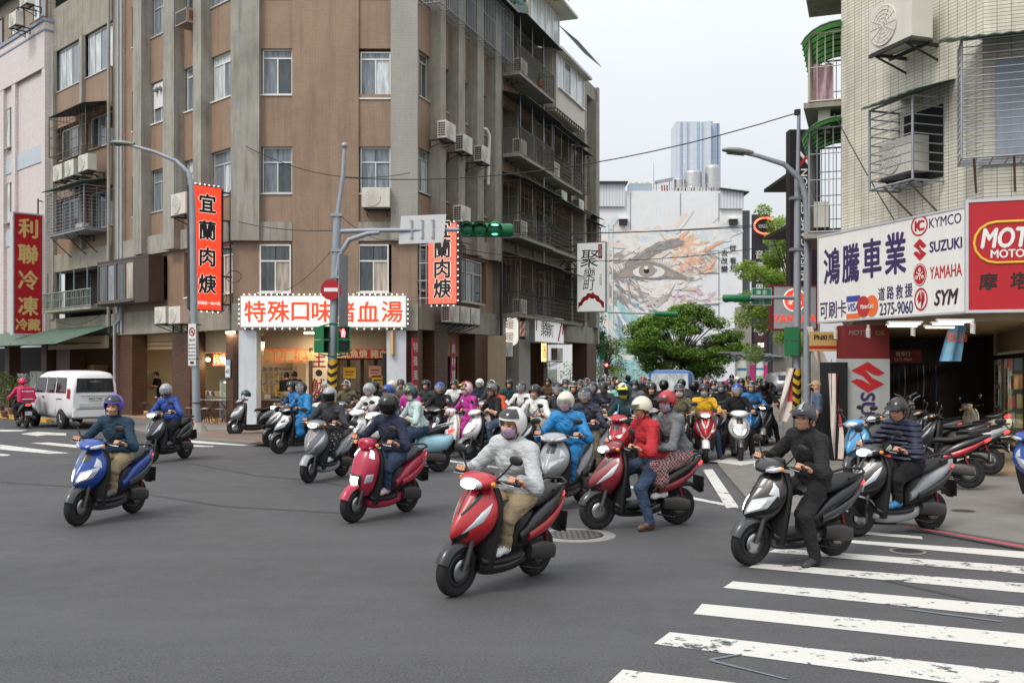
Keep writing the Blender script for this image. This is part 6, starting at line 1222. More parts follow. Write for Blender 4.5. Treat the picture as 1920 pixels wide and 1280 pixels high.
B().box(-hw, hw, 0, .01, -hh, hh).build('plate', m_wsign, ns); ring(ns, 0, hh * .62, hw * .8, hw * 1.15, -.004, mat('sign_dark_red', S(166, 14, 32)), .72); B().prism([(-hw * .5, hh * .75), (-hw * .4, hh * .8), (hw * .5, hh * .48), (hw * .4, hh * .44)][::-1], -.007, -.003).build('slash', mat('sign_dark_red', S(166, 14, 32)), ns); text('拖', ns, 0, hh * .62, -.002, hw * .9, m_blk); text('拖吊', ns, 0, hh * .22, -.003, hw * .8, m_sgreen)
for k in range(5): text('機慢車道' if k % 2 else '禁止停車', ns, 0, hh * (.0 - k * .17), -.003, hw * .45, m_blk)
B().box(-hw * .5, hw * .5, -.005, -.001, -hh * .92, -hh * .8).build('arrow_box', m_blk, ns)
np_ = thing('number_plate_sign', 'small blue and white house number plate 41 on the column', 'sign', FL.m @ Matrix.Translation((-.28, -.04, FL.z(443, 691)))); B().box(-.16, .16, 0, .01, -.3, .3).build('plate', mat('plate_blue', S(150, 176, 206), .5, var=.03), np_); B().box(-.13, .13, -.005, -.001, -.27, .1).build('panel', m_wsign, np_); text('41', np_, 0, -.09, -.008, .24, m_blk, bold=.02)
b1_ = gnd(1513, 848); Yr = b1_.y; P = lambda px, py: at(px, py, Yr)
lamp_post(b1_, [b1_, P(1513, 600), P(1514, 420), P(1511, 368), P(1500, 335), P(1470, 308), P(1420, 292), P(1392, 286)], [.085, .08, .075, .072, .068, .06, .05, .045], P(1384, 284), 'grey street lamp with a curved arm beside the striped pole at the right', 0.1)
g2 = gnd(1494, 846); Y3 = g2.y; t = thing('signal_pole', 'grey pole with yellow and black stripes at the right corner carrying signals', 'pole', Matrix.Translation(g2)); z3 = lambda py: CAMH + (HOR - py) / FPX * Y3; x3 = lambda px: (px - 960) / FPX * Y3 - g2.x
B().path([(0, 0, 0), (x3(1494), 0, z3(660)), (x3(1496), 0, z3(330))], [.09, .085, .08], 14).build('pole', m_gpole, t); B().path([(x3(1496), 0, z3(332)), (x3(1498), 0, z3(205))], [.05, .04], 10).build('mast', m_gpole, t)
hazard(t, (0, 0, 0), .098, z3(778), z3(692), 5); B().box(x3(1490), x3(1500), -.05, .05, z3(216), z3(206)).build('insulator', m_darkst, t)
B().tube((x3(1490), 0, z3(558)), (x3(1405), -.1, z3(558)), .045, 10).build('arm', m_gpole, t)
for py in (372, 468): B().box(-.16, .18, -.1, .1, z3(py) - .03, z3(py) + .03).build('clamp', m_steel, t)
s4 = thing('traffic_light', 'green traffic light seen from behind on the right pole arm', 'traffic light', Matrix.Translation(at(1383, 559, Y3))); B().path([(-.34, 0, 0), (-.3, 0, 0), (.3, 0, 0), (.36, 0, 0)], [.07, .085, .085, .05], 14).build('housing', m_sgreen, s4)
for x in (-.22, 0, .22): B().tube((x, .05, 0), (x, .2, 0), .09, 14).build('lamp_body', m_sgreen, s4)
s5 = thing('street_name_sign', 'green street name sign with white characters on the right pole arm', 'sign', Matrix.Translation(at(1428, 556, Y3))); hw, hh = 18.5 / FPX * Y3, 16 / FPX * Y3
m_stg = mat('street_sign_green', S(12, 112, 76), .4, var=.04); B().box(-hw, hw, 0, .015, -hh, hh).build('plate', m_stg, s5); frame(B(), -hw, hw, -hh, hh, -.004, -.001, .008).build('border', m_wsign, s5)
text('康 定', s5, .0, hh * .5, -.004, hh * .55, m_wsign); text('KangDing', s5, 0, 0, -.004, hh * .34, m_wsign); text('1~13', s5, 0, -hh * .42, -.004, hh * .28, m_wsign); text('2~12', s5, 0, -hh * .75, -.004, hh * .28, m_wsign)
pedsig(g2.x + x3(1479), z3(640), Y3 - .02, 'green pedestrian signal seen from the side on the right striped pole', False, math.radians(75), 1.05)
# flags beside the right pole
def flag(px0, py0, px1, py1, w, Y, m, label, stripe):
 a, b_ = at(px0, py0, Y), at(px1, py1, Y); t = thing('flag', label, 'flag', Matrix.Translation(a)); d = b_ - a; rows = []
 for j in range(9): rows.append([d * (j / 8) + Vector(((i / 6 - .5) * w * (1 - .25 * math.sin(j * .8)), .06 * math.sin(i * 1.1 + j * .7), 0)) for i in range(7)])
 B().grid([r[::-1] for r in rows]).grid([[p + Vector((0, .008, 0)) for p in r] for r in rows]).build('cloth', m, t)
 if stripe: B().grid([[r[i] + Vector((0, -.01, 0)) for i in (4, 5, 6)][::-1] for r in rows[:6]]).build('red_print', mat('faded_red_print', S(190, 60, 74), .7, var=.15), t)
 B().tube(Vector((-.02, .05, .3)), d + Vector((0, .06, -.4)), .01, 5).build('stick', m_steel, t)
m_fl = mat('dirty_white_cloth', S(206, 196, 188), .75, var=.1, vs=4)
flag(1484, 690, 1468, 790, .22, Y3 - .4, m_fl, 'limp red and white flag tied to the right striped pole', True); flag(1562, 700, 1572, 860, .2, 20.4, m_fl, 'white banner flag with red print in front of the pillar board', True); flag(1519, 612, 1548, 700, .18, 22.2, m_fl, 'narrow white pennant flying beside the small tan sign', False); flag(1517, 690, 1519, 735, .06, Y3 + 1.5, mat('orange_strip_cloth', S(226, 90, 40), .6), 'thin orange vertical strip banner behind the right lamp pole', False)
# far green signal arm and red pedestrian light
a = at(1205, 588, 74); t = thing('traffic_light', 'far green traffic light on a thin arm in front of the tree', 'traffic light', Matrix.Translation(a)); B().path([(.9, 0, 0), (2.6, 0, -.04)], .19, 10).build('housing', m_sgreen, t); B().tube((-2.6, 0, .1), (.9, 0, .0), .07, 8).build('arm', m_gpole, t)
a = gnd(1127, 748); Yp = 60.; t = thing('street_name_post', 'grey post with a tall green street name plate and a red pedestrian light', 'sign post', Matrix.Translation(((1127 - 960) / FPX * Yp, Yp, 0))); zp = lambda py: CAMH + (HOR - py) / FPX * Yp
B().tube((0, 0, 0), (0, 0, zp(622)), .09, 10).build('post', m_gpole, t); B().box(-.12, .2, -.15, -.1, zp(673), zp(622)).build('plate', m_stg, t); B().box(.2, .42, -.15, .1, zp(700), zp(678)).build('signal', m_darkst, t); B().ball((.31, -.17, zp(684)), .09, 8, 6).build('red_light', emis('red_man_glow', (1, .1, .12), 7), t)
# overhead wires
def wire(a, b_, sag, label, r=.012, n=14):
 a, b_ = Vector(a), Vector(b_); pts = [a.lerp(b_, i / n) - Vector((0, 0, sag * 4 * (i / n) * (1 - i / n))) for i in range(n + 1)]
 B().path(pts, r, 5).build('overhead_cable', m_dwire, None, label=label, cat='cable', group='overhead cables')
pt = g2 + Vector((x3(1497), 0, z3(211)))
wire(pt, at(640, 333, YG + 4), .55, 'black cable from the right pole top across the sky to the corner building', .014)
wire(at(1440, 420, 30), at(968, 437, 36), .1, 'upper of two level cables crossing in front of the mural', .013); wire(at(1440, 424, 30), at(940, 441, 36), .05, 'lower of two level cables crossing in front of the mural', .013); wire(at(1500, 452, 24), at(860, 465, 33), .45, 'slack cable below the two level cables by the mural', .011)
wire(FC.w(.3, -.4, 6.7), (g.x + sX(632), YG, sz(432)), .1, 'cable from the chamfer pier to the signal pole', .012); wire(FC.w(.5, -.3, 9.2), FC.w(5.9, -.4, 8.3), .5, 'slack cable across the chamfer wall'); wire(FC.w(1.4, -.2, 4.4), (g.x + sX(634), YG + .1, sz(450)), .3, 'thin cable rising from the lit sign to the signal pole', .008); wire((g.x + sX(634), YG + .1, sz(400)), FC.w(5.6, -.3, 6.2), .3, 'cable from the signal pole to the right end of the chamfer', .009)
wire(FX.w(.3, -.4, 7.4), FX.w(2.2, -.4, 4.85), .05, 'white cable running down the cream building wall', .012); wire(FL.w(-14, -.5, 4.0), FL.w(-9, -.3, 4.2), .4, 'black cable drooping over the green awning at the left', .012)
for i, (z, r_) in enumerate(((4.2, .28), (3.9, .22), (4.9, .24))): t = thing('cable_coil', 'black coil of cable hanging left of the lit white sign, %s' % ('large one', 'lower one', 'upper one')[i], 'cable', FC.m @ Matrix.Translation((-.35 + .5 * (i == 2) , -.45, z))); B().path([(r_ * math.cos(a * .3), .03 * math.sin(a * .9), r_ * .8 * math.sin(a * .3)) for a in range(60)], .012, 5).build('loop', m_dwire, t)
# ================================================================== vehicles
m_tyre = mat('tyre_rubber', S(17, 17, 18), .8, var=.15); m_blkpl = mat('black_plastic', S(19, 19, 21), .55, var=.1, vs=6); m_seat = mat('seat_vinyl', S(17, 17, 18), .55, var=.1, bump=.2, bs=90)
m_chrome = mat('brushed_metal', S(170, 172, 174), .25, .9, var=.04); m_eng = mat('engine_grey', S(78, 76, 74), .5, .5, var=.15); m_mir = mat('mirror_glass', S(120, 128, 136), .05, .9, var=0)
m_amber = mat('amber_lens', S(214, 130, 50), .2, var=0, spec=.8, emit=S(230, 130, 40), es=.3); m_redl = emis('tail_light_red', (1, .06, .05), 1.6); m_lens = mat('clear_lens', S(186, 192, 198), .08, .3, var=.04, spec=1.)
m_hlit = emis('headlight_glow', (1, .90, .68), 11.); m_hlw = emis('headlight_glow_cool', (1, .97, .88), 13.); m_plate = mat('white_plate', S(214, 216, 214), .5, var=.02)
def paintm(name, c, rough=.32, metal=.0): return mat('paint_' + name, c, rough, metal, var=.04, vs=2, coat=.3)
SC_BODY = paintm('scooter_body', S(90, 92, 96)); SC_ACC = paintm('scooter_accent', S(40, 40, 44)); SC_HEAD = mat('headlight_unlit', S(190, 196, 200), .08, .2, var=0, spec=1.)
def cr(rows, n):                                            # Catmull-Rom through rows of numbers
 r = np.array(rows, float); m = len(r); out = []
 for t in np.linspace(0, m - 1, n):
  i = min(int(t), m - 2); f = t - i; p0, p1, p2, p3 = r[max(i - 1, 0)], r[i], r[i + 1], r[min(i + 2, m - 1)]
  out.append(.5 * (2 * p1 + (p2 - p0) * f + (2 * p0 - 5 * p1 + 4 * p2 - p3) * f * f + (3 * p1 - p0 - 3 * p2 + p3) * f ** 3))
 return out
def sg(v): return -1 if v < 0 else 1
def loftx(secs, n=14, k=16, e=2.6, mir=None):               # sections (x, zc, halfwidth, halfheight[, yc])
 b = B(); rows = []
 for s_ in cr(secs, n):
  x, z, w_, h = s_[:4]; yc = s_[4] if len(s_) > 4 else 0
  rows.append([(x, yc + w_ * sg(math.cos(a)) * abs(math.cos(a)) ** (2 / e), z + h * sg(math.sin(a)) * abs(math.sin(a)) ** (2 / e)) for a in np.linspace(0, 2 * math.pi, k + 1)[:-1]])
 b.grid(rows, close_u=True); b.add(rows[0], [tuple(range(k))]); b.add(rows[-1], [tuple(range(k - 1, -1, -1))]); return b
def apron_fn(rows, p):
 R = cr(rows, 41)
 def f(s_, v, off=0.):
  t = v * 40; i = min(int(t), 39); fr = t - i; z, xc, xe, w_ = R[i] * (1 - fr) + R[i + 1] * fr
  return (xe + (xc - xe) * (1 - abs(s_) ** p) + off, w_ * s_ * (1 + off * .8), z)
 return f
def shell(f, th, nv=18, nu=17):
 b = B(); rows = []
 for j in range(nv):
  v = j / (nv - 1); fr = [f(s_, v) for s_ in np.linspace(-1, 1, nu)]; bk = [(x - th, y * .94, z) for x, y, z in fr][::-1]; rows.append(fr + bk)
 b.grid(rows, close_u=True); n = nu * 2; b.add(rows[0], [tuple(range(n - 1, -1, -1))]); b.add(rows[-1], [tuple(range(n))]); return b
def patch(f, quad, off=.008, n=7):                          # quad of (s, v) corners, bilinear
 (a, b_, c, d) = quad; rows = []
 for j in range(n):
  r = []
  for i in range(n):
   u, v = i / (n - 1), j / (n - 1); s_ = (a[0] * (1 - u) + b_[0] * u) * (1 - v) + (d[0] * (1 - u) + c[0] * u) * v; vv = (a[1] * (1 - u) + b_[1] * u) * (1 - v) + (d[1] * (1 - u) + c[1] * u) * v
   e_ = math.sin(math.pi * min(max(u, .0), 1)) * math.sin(math.pi * v); r.append(f(s_, vv, off * (.35 + .65 * e_ ** .3 if e_ > 0 else .35)))
  rows.append(r)
 return B().grid(rows)
def mpatch(f, q, off=.008): b = patch(f, q, off); c = patch(f, [(-s_, v) for s_, v in q], off); return b, c
def wheel(par, x, r=.235, w_=.05):
 t = B().lathe([(r * .55, -w_ * .6), (r * .8, -w_), (r * .94, -w_ * .85), (r, -w_ * .35), (r, w_ * .35), (r * .94, w_ * .85), (r * .8, w_), (r * .55, w_ * .6)], 28, 'Y', (x, 0, r)).build('wheel', m_tyre, par)
 b = B().lathe([(r * .5, -w_ * .62), (r * .62, -w_ * .8), (r * .62, w_ * .8), (r * .5, w_ * .62)], 24, 'Y', (x, 0, r))
 b.lathe([(.03, -w_ * .9), (.035, w_ * .9)], 10, 'Y', (x, 0, r))
 for k in range(5):
  a = k * 1.2566; d = Vector((math.cos(a), 0, math.sin(a))); b.tube(Vector((x, 0, r)) + d * .03, Vector((x, 0, r)) + d * r * .58, .016, 6)
 b.build('rim', mat('dark_rim', S(60, 60, 62), .4, .5), t)
 B().lathe([(.05, w_ * 1.02), (.1, w_ * 1.02), (.1, w_ * 1.1), (.05, w_ * 1.1)], 20, 'Y', (x, 0, r)).build('brake_disc', m_chrome, t)
def fender(par, x, r, a0, a1, w_, m, name):
 rows = []
 for a in np.linspace(math.radians(a0), math.radians(a1), 14):
  rows.append([(x + (r + .03 - .05 * abs(s_) ** 2.5) * math.cos(a), w_ * s_, .235 + (r + .03 - .05 * abs(s_) ** 2.5) * math.sin(a)) for s_ in np.linspace(-1, 1, 9)])
 B().grid(rows).grid([[(p[0] * 1., p[1] * .93, p[2] - .006) for p in q][::-1] for q in rows]).build(name, m, par)
def scooter_proto(style):
 t = link('scooter', None); fx_, rx_ = .62, -.61; retro = style == 'retro'
 wheel(t, fx_); wheel(t, rx_)
 fender(t, fx_, .235, 20 if not retro else -15, 150 if not retro else 165, .072 if not retro else .085, SC_BODY if style in ('retro', 'square') else SC_ACC, 'front_fender')
 for s_ in (-1, 1): B().tube((fx_, s_ * .075, .235), (.47, s_ * .07, .64), .021, 8).tube((fx_ - .02, s_ * .075, .29), (.53, s_ * .07, .5), .028, 8).build('fork', m_eng if not retro else m_blkpl, t)
 # apron
 if style in ('bar', 'apron'):
  rows = [(.42, .60, .48, .05), (.47, .70, .47, .10), (.53, .765, .46, .155), (.61, .745, .44, .205), (.70, .68, .42, .225), (.79, .60, .40, .21), (.87, .53, .385, .165), (.94, .47, .37, .10)]; p = 1.25
 elif style == 'square': rows = [(.34, .56, .47, .10), (.44, .62, .46, .16), (.55, .64, .45, .19), (.67, .61, .43, .205), (.78, .57, .41, .20), (.87, .52, .39, .17), (.93, .47, .37, .11)]; p = 2.6
 else: rows = [(.26, .50, .44, .19), (.36, .54, .45, .225), (.48, .54, .44, .235), (.62, .51, .42, .23), (.76, .47, .40, .20), (.88, .44, .385, .14), (.95, .42, .38, .08)]; p = 2.4
 f = apron_fn(rows, p); shell(f, .05).build('apron', SC_BODY, t)
 lsr = [(.22, .40, .36, .17), (.4, .41, .36, .20), (.6, .39, .35, .215), (.8, .37, .33, .20), (.93, .36, .33, .13)]; shell(apron_fn(lsr, 2.), .06).build('leg_shield', mat('retro_inner', S(200, 190, 170), .5) if retro else m_blkpl, t)
 if style == 'apron':
  for b in mpatch(f, [(.06, .26), (.68, .40), (.80, .62), (.16, .52)], .012): b.build('lamp_lens', m_lens, t)
  for b in mpatch(f, [(.17, .33), (.52, .41), (.58, .55), (.22, .48)], .022): b.build('headlight', SC_HEAD, t)
  for b in mpatch(f, [(.55, .62), (.86, .60), (.80, .72), (.62, .80)], .010): b.build('position_lamp', m_lens, t)
  patch(f, [(-.30, .70), (.30, .70), (.42, .92), (-.42, .92)], .008).build('apron_inlay', SC_ACC, t)
 elif style == 'bar':
  for b in mpatch(f, [(.30, .30), (.74, .52), (.90, .78), (.66, .66)], .010): b.build('side_lamp', m_lens, t)
  b1x, b2x = mpatch(f, [(.02, .60), (.12, .58), (.60, .90), (.40, .92)], .009)
  for b in (b1x, b2x): b.build('chevron', SC_ACC, t)
  for b in mpatch(f, [(.05, .12), (.55, .30), (.50, .40), (.05, .24)], .008): b.build('lower_trim', SC_ACC, t)
 elif style == 'square':
  patch(f, [(-.48, .20), (.48, .20), (.48, .42), (-.48, .42)], .03).build('lamp_surround', m_blkpl, t)
  patch(f, [(-.38, .22), (.38, .22), (.38, .40), (-.38, .40)], .04).build('headlight', SC_HEAD, t)
  for b in mpatch(f, [(.62, .76), (.82, .72), (.82, .90), (.66, .94)], .010): b.build('slit_lamp', m_hlw, t)
  for b in mpatch(f, [(.62, .26), (.92, .30), (.92, .44), (.66, .42)], .012): b.build('position_lamp', m_lens, t)
 else:
  for b in mpatch(f, [(.50, .52), (.66, .50), (.70, .80), (.58, .82)], .012): b.build('slit_lamp', m_lens, t)
  patch(f, [(-.12, .70), (.12, .70), (.09, .80), (-.09, .80)], .008).build('badge', m_chrome, t)
 # floor, belly
 loftx([(.42, .31, .12, .05), (.36, .29, .17, .04), (.1, .28, .18, .035), (-.12, .29, .17, .04), (-.2, .32, .12, .05)]).build('floorboard', mat('retro_inner', S(200, 190, 170)) if retro else m_blkpl, t)
 loftx([(.42, .26, .10, .06), (.3, .22, .14, .07), (0, .21, .145, .07), (-.25, .25, .13, .08), (-.36, .30, .08, .06)]).build('belly_panel', SC_ACC if not retro else SC_BODY, t)
 loftx([(-.08, .40, .09, .12), (-.16, .46, .13, .19), (-.3, .50, .145, .20), (-.42, .54, .12, .15)]).build('seat_base', m_blkpl if not retro else SC_BODY, t)
 if retro: loftx([(-.14, .50, .10, .12), (-.26, .52, .19, .17), (-.5, .53, .225, .18), (-.74, .55, .20, .15), (-.92, .62, .08, .08)], e=2.2).build('rear_body', SC_BODY, t)
 else: loftx([(-.12, .44, .15, .06), (-.25, .53, .185, .09), (-.45, .62, .185, .10), (-.68, .71, .155, .085), (-.88, .80, .085, .05), (-.96, .83, .03, .02)], e=3.).build('rear_body', SC_ACC if style == 'bar' else SC_BODY, t)
 if not retro:
  for s_ in (-1, 1): loftx([(-.2, .46, .02, .035, s_ * .175), (-.45, .53, .02, .05, s_ * .185), (-.7, .64, .02, .035, s_ * .155), (-.86, .74, .015, .02, s_ * .1)], 10, 8).build('side_trim', SC_BODY if style == 'bar' else SC_ACC, t)
 loftx([(.0, .70, .08, .03), (-.08, .735, .125, .045), (-.3, .735, .155, .05), (-.46, .765, .15, .055), (-.62, .80, .13, .05), (-.78, .825, .10, .04), (-.84, .83, .05, .02)], 18).build('seat', m_seat, t)
 # engine, exhaust, rear end
 loftx([(-.2, .27, .08, .06), (-.35, .28, .10, .09), (-.6, .27, .07, .09), (-.72, .25, .05, .06)], 10, 12).build('engine', m_eng, t)
 loftx([(-.3, .30, .035, .07, .13), (-.5, .29, .04, .09, .14), (-.7, .26, .035, .07, .14)], 8, 12).build('transmission_case', m_eng, t)
 B().path([(-.25, -.1, .2), (-.4, -.15, .19), (-.5, -.17, .24)], .018, 8).build('exhaust_pipe', m_chrome, t); loftx([(-.46, .26, .045, .05, -.175), (-.52, .28, .055, .065, -.18), (-.8, .34, .055, .065, -.18), (-.86, .35, .04, .045, -.18)], 10, 14).build('muffler', m_eng, t)
 for s_ in (-1, 1): B().tube((-.62, s_ * .11, .3), (-.5, s_ * .13, .62), .022, 8).build('shock', mat('red_spring', S(120, 36, 34), .5, .3) if not retro else m_chrome, t)
 loftx([(-.62, .50, .075, .03), (-.8, .50, .07, .03), (-.95, .40, .06, .015)], 8, 10).build('rear_fender', m_blkpl, t)
 B().box(-.944, -.925, -.115, .115, .41, .6).build('plate_holder', m_blkpl, t); pl_ = B().box(-.955, -.945, -.1, .1, .43, .54).build('number_plate', m_plate, t); me_ = textmesh('MZN-2863', .045, bold=.02).copy(); me_.materials.append(m_blk); link('number', me_, pl_, Matrix.Translation((-.863, 0, .49)) @ Matrix.Rotation(-math.pi / 2, 4, 'Z'))
 loftx([(-.86, .74, .085, .03), (-.93, .765, .07, .028), (-.965, .78, .04, .015)], 6, 12).build('tail_light', m_redl, t)
 B().path([(-.60, -.14, .84), (-.85, -.12, .89), (-.95, 0, .90), (-.85, .12, .89), (-.60, .14, .84)], .014, 8).build('grab_rail', m_chrome if retro else m_blkpl, t)
 B().path([(-.22, .12, .17), (-.42, .15, .13), (-.46, .17, .13)], .012, 6).build('stand', m_blkpl, t)
 # handlebar
 if retro or style == 'square': bc = loftx([(.52, .97, .06, .05), (.49, .985, .10, .07), (.42, .99, .12, .07), (.34, 1.0, .10, .05), (.28, 1.0, .05, .03)], e=2.3)
 else: bc = loftx([(.585, .955, .04, .015), (.55, .965, .10, .04), (.47, .985, .17, .06), (.38, 1.0, .17, .055), (.29, 1.01, .10, .03)], e=2.4)
 bc.build('handlebar_cowl', SC_BODY, t)
 if retro: B().lathe([(.001, .062), (.05, .055), (.078, .03), (.082, 0), (.08, -.05)], 20, 'X', (.50, 0, .985)).build('headlight', SC_HEAD, t); B().lathe([(.08, .02), (.092, .02), (.09, -.04)], 20, 'X', (.50, 0, .985)).build('headlight_rim', m_chrome, t)
 elif style == 'bar': loftx([(.598, .955, .04, .017), (.574, .962, .09, .036), (.54, .968, .12, .048), (.5, .975, .125, .046)], 8, 18, 2.2).build('lamp_lens', m_lens, t); loftx([(.61, .955, .035, .016), (.588, .96, .078, .031), (.56, .965, .082, .034)], 6, 16, 2.2).build('headlight', SC_HEAD, t)
 elif style == 'apron':
  for s_ in (-1, 1): loftx([(.565, .958, .03, .014, s_ * .06), (.52, .968, .055, .026, s_ * .105), (.45, .985, .04, .026, s_ * .15)], 8, 12).build('indicator', m_lens, t)
 for s_ in (-1, 1):
  B().tube((.36, s_ * .12, .99), (.31, s_ * .24, 1.0), .016, 8).tube((.31, s_ * .24, 1.0), (.29, s_ * .36, 1.0), .021, 10).build('grip', m_blkpl, t)
  B().path([(.36, s_ * .2, 1.0), (.38, s_ * .26, .995), (.36, s_ * .34, .99)], .007, 6).build('brake_lever', m_chrome, t)
  B().path([(.37, s_ * .16, 1.02), (.35, s_ * .23, 1.10), (.33, s_ * .28, 1.18)], .009, 6).build('mirror_stem', m_blkpl, t)
  mh_ = B(); mh_.ball((.325, s_ * .315, 1.205), .05, 12, 8, sq=(.35, 1.5, .85)) if not retro else mh_.ball((.325, s_ * .315, 1.205), .055, 14, 8, sq=(.35, 1., 1.)); mo = mh_.build('mirror', m_blkpl if not retro else m_chrome, t)
  B().ball((.314, s_ * .315, 1.205), .045, 12, 6, sq=(.2, 1.45, .8)).build('mirror_face', m_mir, mo)
  B().ball((.50 if retro else .44, s_ * (.13 if retro else .175), .93 if retro else .985), .026, 8, 6, sq=(1.2, .9, .8)).build('indicator', m_amber, t)
 loftx([(.34, 1.03, .09, .02), (.30, 1.045, .08, .018), (.27, 1.04, .06, .012)], 6, 10).build('dashboard', m_blkpl, t)
 def squeeze(o, dx=None):                                # shorten the wheelbase, wheels stay round
  me = o.data; a = np.empty(len(me.vertices) * 3); me.vertices.foreach_get('co', a); a = a.reshape(-1, 3); n_ = o.name.split('.')[0]
  if n_ == 'number': return
  if dx is None and n_ in ('wheel', 'front_fender'): dx = -.1 * (fx_ if a[:, 0].mean() > 0 else rx_)
  if dx is None: a[:, 0] *= .9
  else: a[:, 0] += dx
  me.vertices.foreach_set('co', a.ravel()); me.update()
  for c in o.children: squeeze(c, dx)
 for c in t.children: squeeze(c)
 return t
PROTO = {k: scooter_proto(k) for k in ('bar', 'apron', 'square', 'retro')}
USED = set()
def pm4(pos, heading, roll=0., s=1.): return Matrix.Translation(pos) @ Matrix.Rotation(heading, 4, 'Z') @ Matrix.Rotation(roll, 4, 'X') @ Matrix.Scale(s, 4)
def scooter(style, mtx, body, acc, lit, label, group='scooters waiting and setting off at the junction'):
 sw = {SC_BODY.name: body, SC_ACC.name: acc}
 if lit: sw[SC_HEAD.name] = m_hlw if lit == 2 else m_hlit
 o = copy_tree(PROTO[style], None, mtx, label, sw); o['category'] = 'scooter'; o['group'] = group; return o
def place(front=None, rear=None, heading=None):             # ground points of the wheels, from their contact points in the photo
 if front is not None and rear is not None and heading is None:
  a, b_ = gnd(*front), gnd(*rear); d = (a - b_).normalized(); h = math.atan2(d.y, d.x)
 else: h = math.radians(heading)
 d = Vector((math.cos(h), math.sin(h), 0))
 o = (gnd(*front) - d * .56) if front is not None else (gnd(*rear) + d * .55)
 return o, h
# ---- white van
vl = gnd(118, 804); vh = math.radians(135.6); vd = Vector((math.cos(vh), math.sin(vh), 0)); vn = Vector((-vd.y, vd.x, 0))
VM = Matrix.Translation(vl + vd * 1.15 - vn * .70) @ Matrix.Rotation(vh, 4, 'Z')
van = thing('van', 'white minivan parked by the kerb, seen from behind', 'van', VM); m_vw = paintm('van_white', S(222, 224, 226)); m_vg = glassmat('van_dark_glass', S(44, 46, 50), .04)
rows = []; K = 24
for x, zb, zt, w_, e in ((-1.90, .40, 1.50, .68, 4), (-1.87, .36, 1.70, .72, 5), (-1.75, .32, 1.80, .75, 6), (-1.2, .30, 1.84, .76, 7), (-.3, .30, 1.85, .76, 7), (.6, .30, 1.82, .76, 7), (.95, .30, 1.75, .76, 6), (1.25, .30, 1.45, .755, 5), (1.55, .30, 1.10, .75, 5), (1.75, .32, .95, .72, 5), (1.88, .38, .80, .62, 4)):
 zc, hh = (zb + zt) / 2, (zt - zb) / 2
 r = []
 for a in np.linspace(0, 2 * math.pi, K + 1)[:-1]:
  cy, cz = sg(math.cos(a)) * abs(math.cos(a)) ** (2 / e), sg(math.sin(a)) * abs(math.sin(a)) ** (2 / e); tz_ = zc + hh * cz; wz = w_ * (1 - .16 * max(0, (tz_ - 1.05) / .8) ** 1.3); r.append((x, wz * cy, tz_))
 rows.append(r)
b = B().grid(rows, close_u=True); b.add(rows[0], [tuple(range(K))]); b.add(rows[-1], [tuple(range(K - 1, -1, -1))]); b.build('body', m_vw, van)
def vy(z): return .765 * (1 - .16 * max(0, (z - 1.05) / .8) ** 1.3)
def vquad(pts, s_, m, name, off=.006, par=None): return B().add([(x, s_ * (vy(z) + off), z) for x, z in pts], [tuple(range(len(pts)))[::1 if s_ < 0 else -1]]).add([(x, s_ * (vy(z) + off - .004), z) for x, z in pts], [tuple(range(len(pts)))[::-1 if s_ < 0 else 1]]).build(name, m, par or van)
for s_ in (1, -1):
 for q in ([(-1.5, 1.14), (-.72, 1.14), (-.72, 1.62), (-1.42, 1.62)], [(-.62, 1.14), (.05, 1.14), (.05, 1.62), (-.62, 1.62)], [(.15, 1.14), (1.2, 1.14), (.86, 1.62), (.15, 1.62)]): vquad(q, s_, m_vg, 'side_window')
 vquad([(-1.82, .98), (-1.62, .98), (-1.62, 1.28), (-1.80, 1.28)], s_, mat('red_tail_lens', S(150, 22, 26), .15, var=.1, spec=.8, emit=S(170, 20, 24), es=.15), 'tail_light', .012)
 vquad([(.08, .45), (.1, .45), (.1, 1.66), (.08, 1.66)], s_, mat('panel_gap', S(80, 82, 84), .6, var=0), 'door_gap', .003); vquad([(-.68, .45), (-.66, .45), (-.66, 1.66), (-.68, 1.66)], s_, mat('panel_gap', S(80, 82, 84)), 'door_gap', .003)
 vquad([(-1.2, .93), (-.75, .93), (-.75, .96), (-1.2, .96)], s_, mat('panel_gap', S(80, 82, 84)), 'rail', .004); vquad([(.2, .98), (.36, .98), (.36, 1.02), (.2, 1.02)], s_, m_blkpl, 'door_handle', .02)
 for x in (-1.15, 1.2):
  w_ = B().lathe([(.16, -.09), (.26, -.1), (.3, -.07), (.3, .07), (.26, .1), (.16, .09)], 26, 'Y', (x, s_ * .70, .3)).build('wheel', m_tyre, van); rm = B().lathe([(.03, 0), (.17, .0), (.19, -.04)], 20, 'Y', (x, s_ * .70, .3)).build('rim', m_chrome, w_)
  b = B()
  for k in range(5): a = k * 1.2566; b.tube((x, s_ * .79, .3), (x + .17 * math.cos(a), s_ * .79, .3 + .17 * math.sin(a)), .025, 6)
  b.build('spokes', m_chrome, w_); rw = [[(x + (.34 + dr) * math.cos(a), s_ * (.768 + off), .3 + (.34 + dr) * math.sin(a)) for a in np.linspace(-.25, math.pi + .25, 20)] for dr, off in ((-.03, -.0), (.0, .006))]; B().grid(rw if s_ < 0 else rw[::-1]).build('wheel_arch', m_blkpl, van)
B().box(-1.96, -1.86, -.70, .70, .40, .62).build('bumper', m_vw, van); B().box(-1.94, -1.89, -.6, .6, .63, .645).build('tailgate_gap', m_blkpl, van)
rw_ = [(-.60, 1.16), (.60, 1.16), (.56, 1.60), (-.56, 1.60)]
B().add([(-1.92 + (z - 1.16) * .06, y, z) for y, z in rw_], [(3, 2, 1, 0)]).add([(-1.914 + (z - 1.16) * .06, y, z) for y, z in rw_], [(0, 1, 2, 3)]).build('rear_window', m_vg, van)
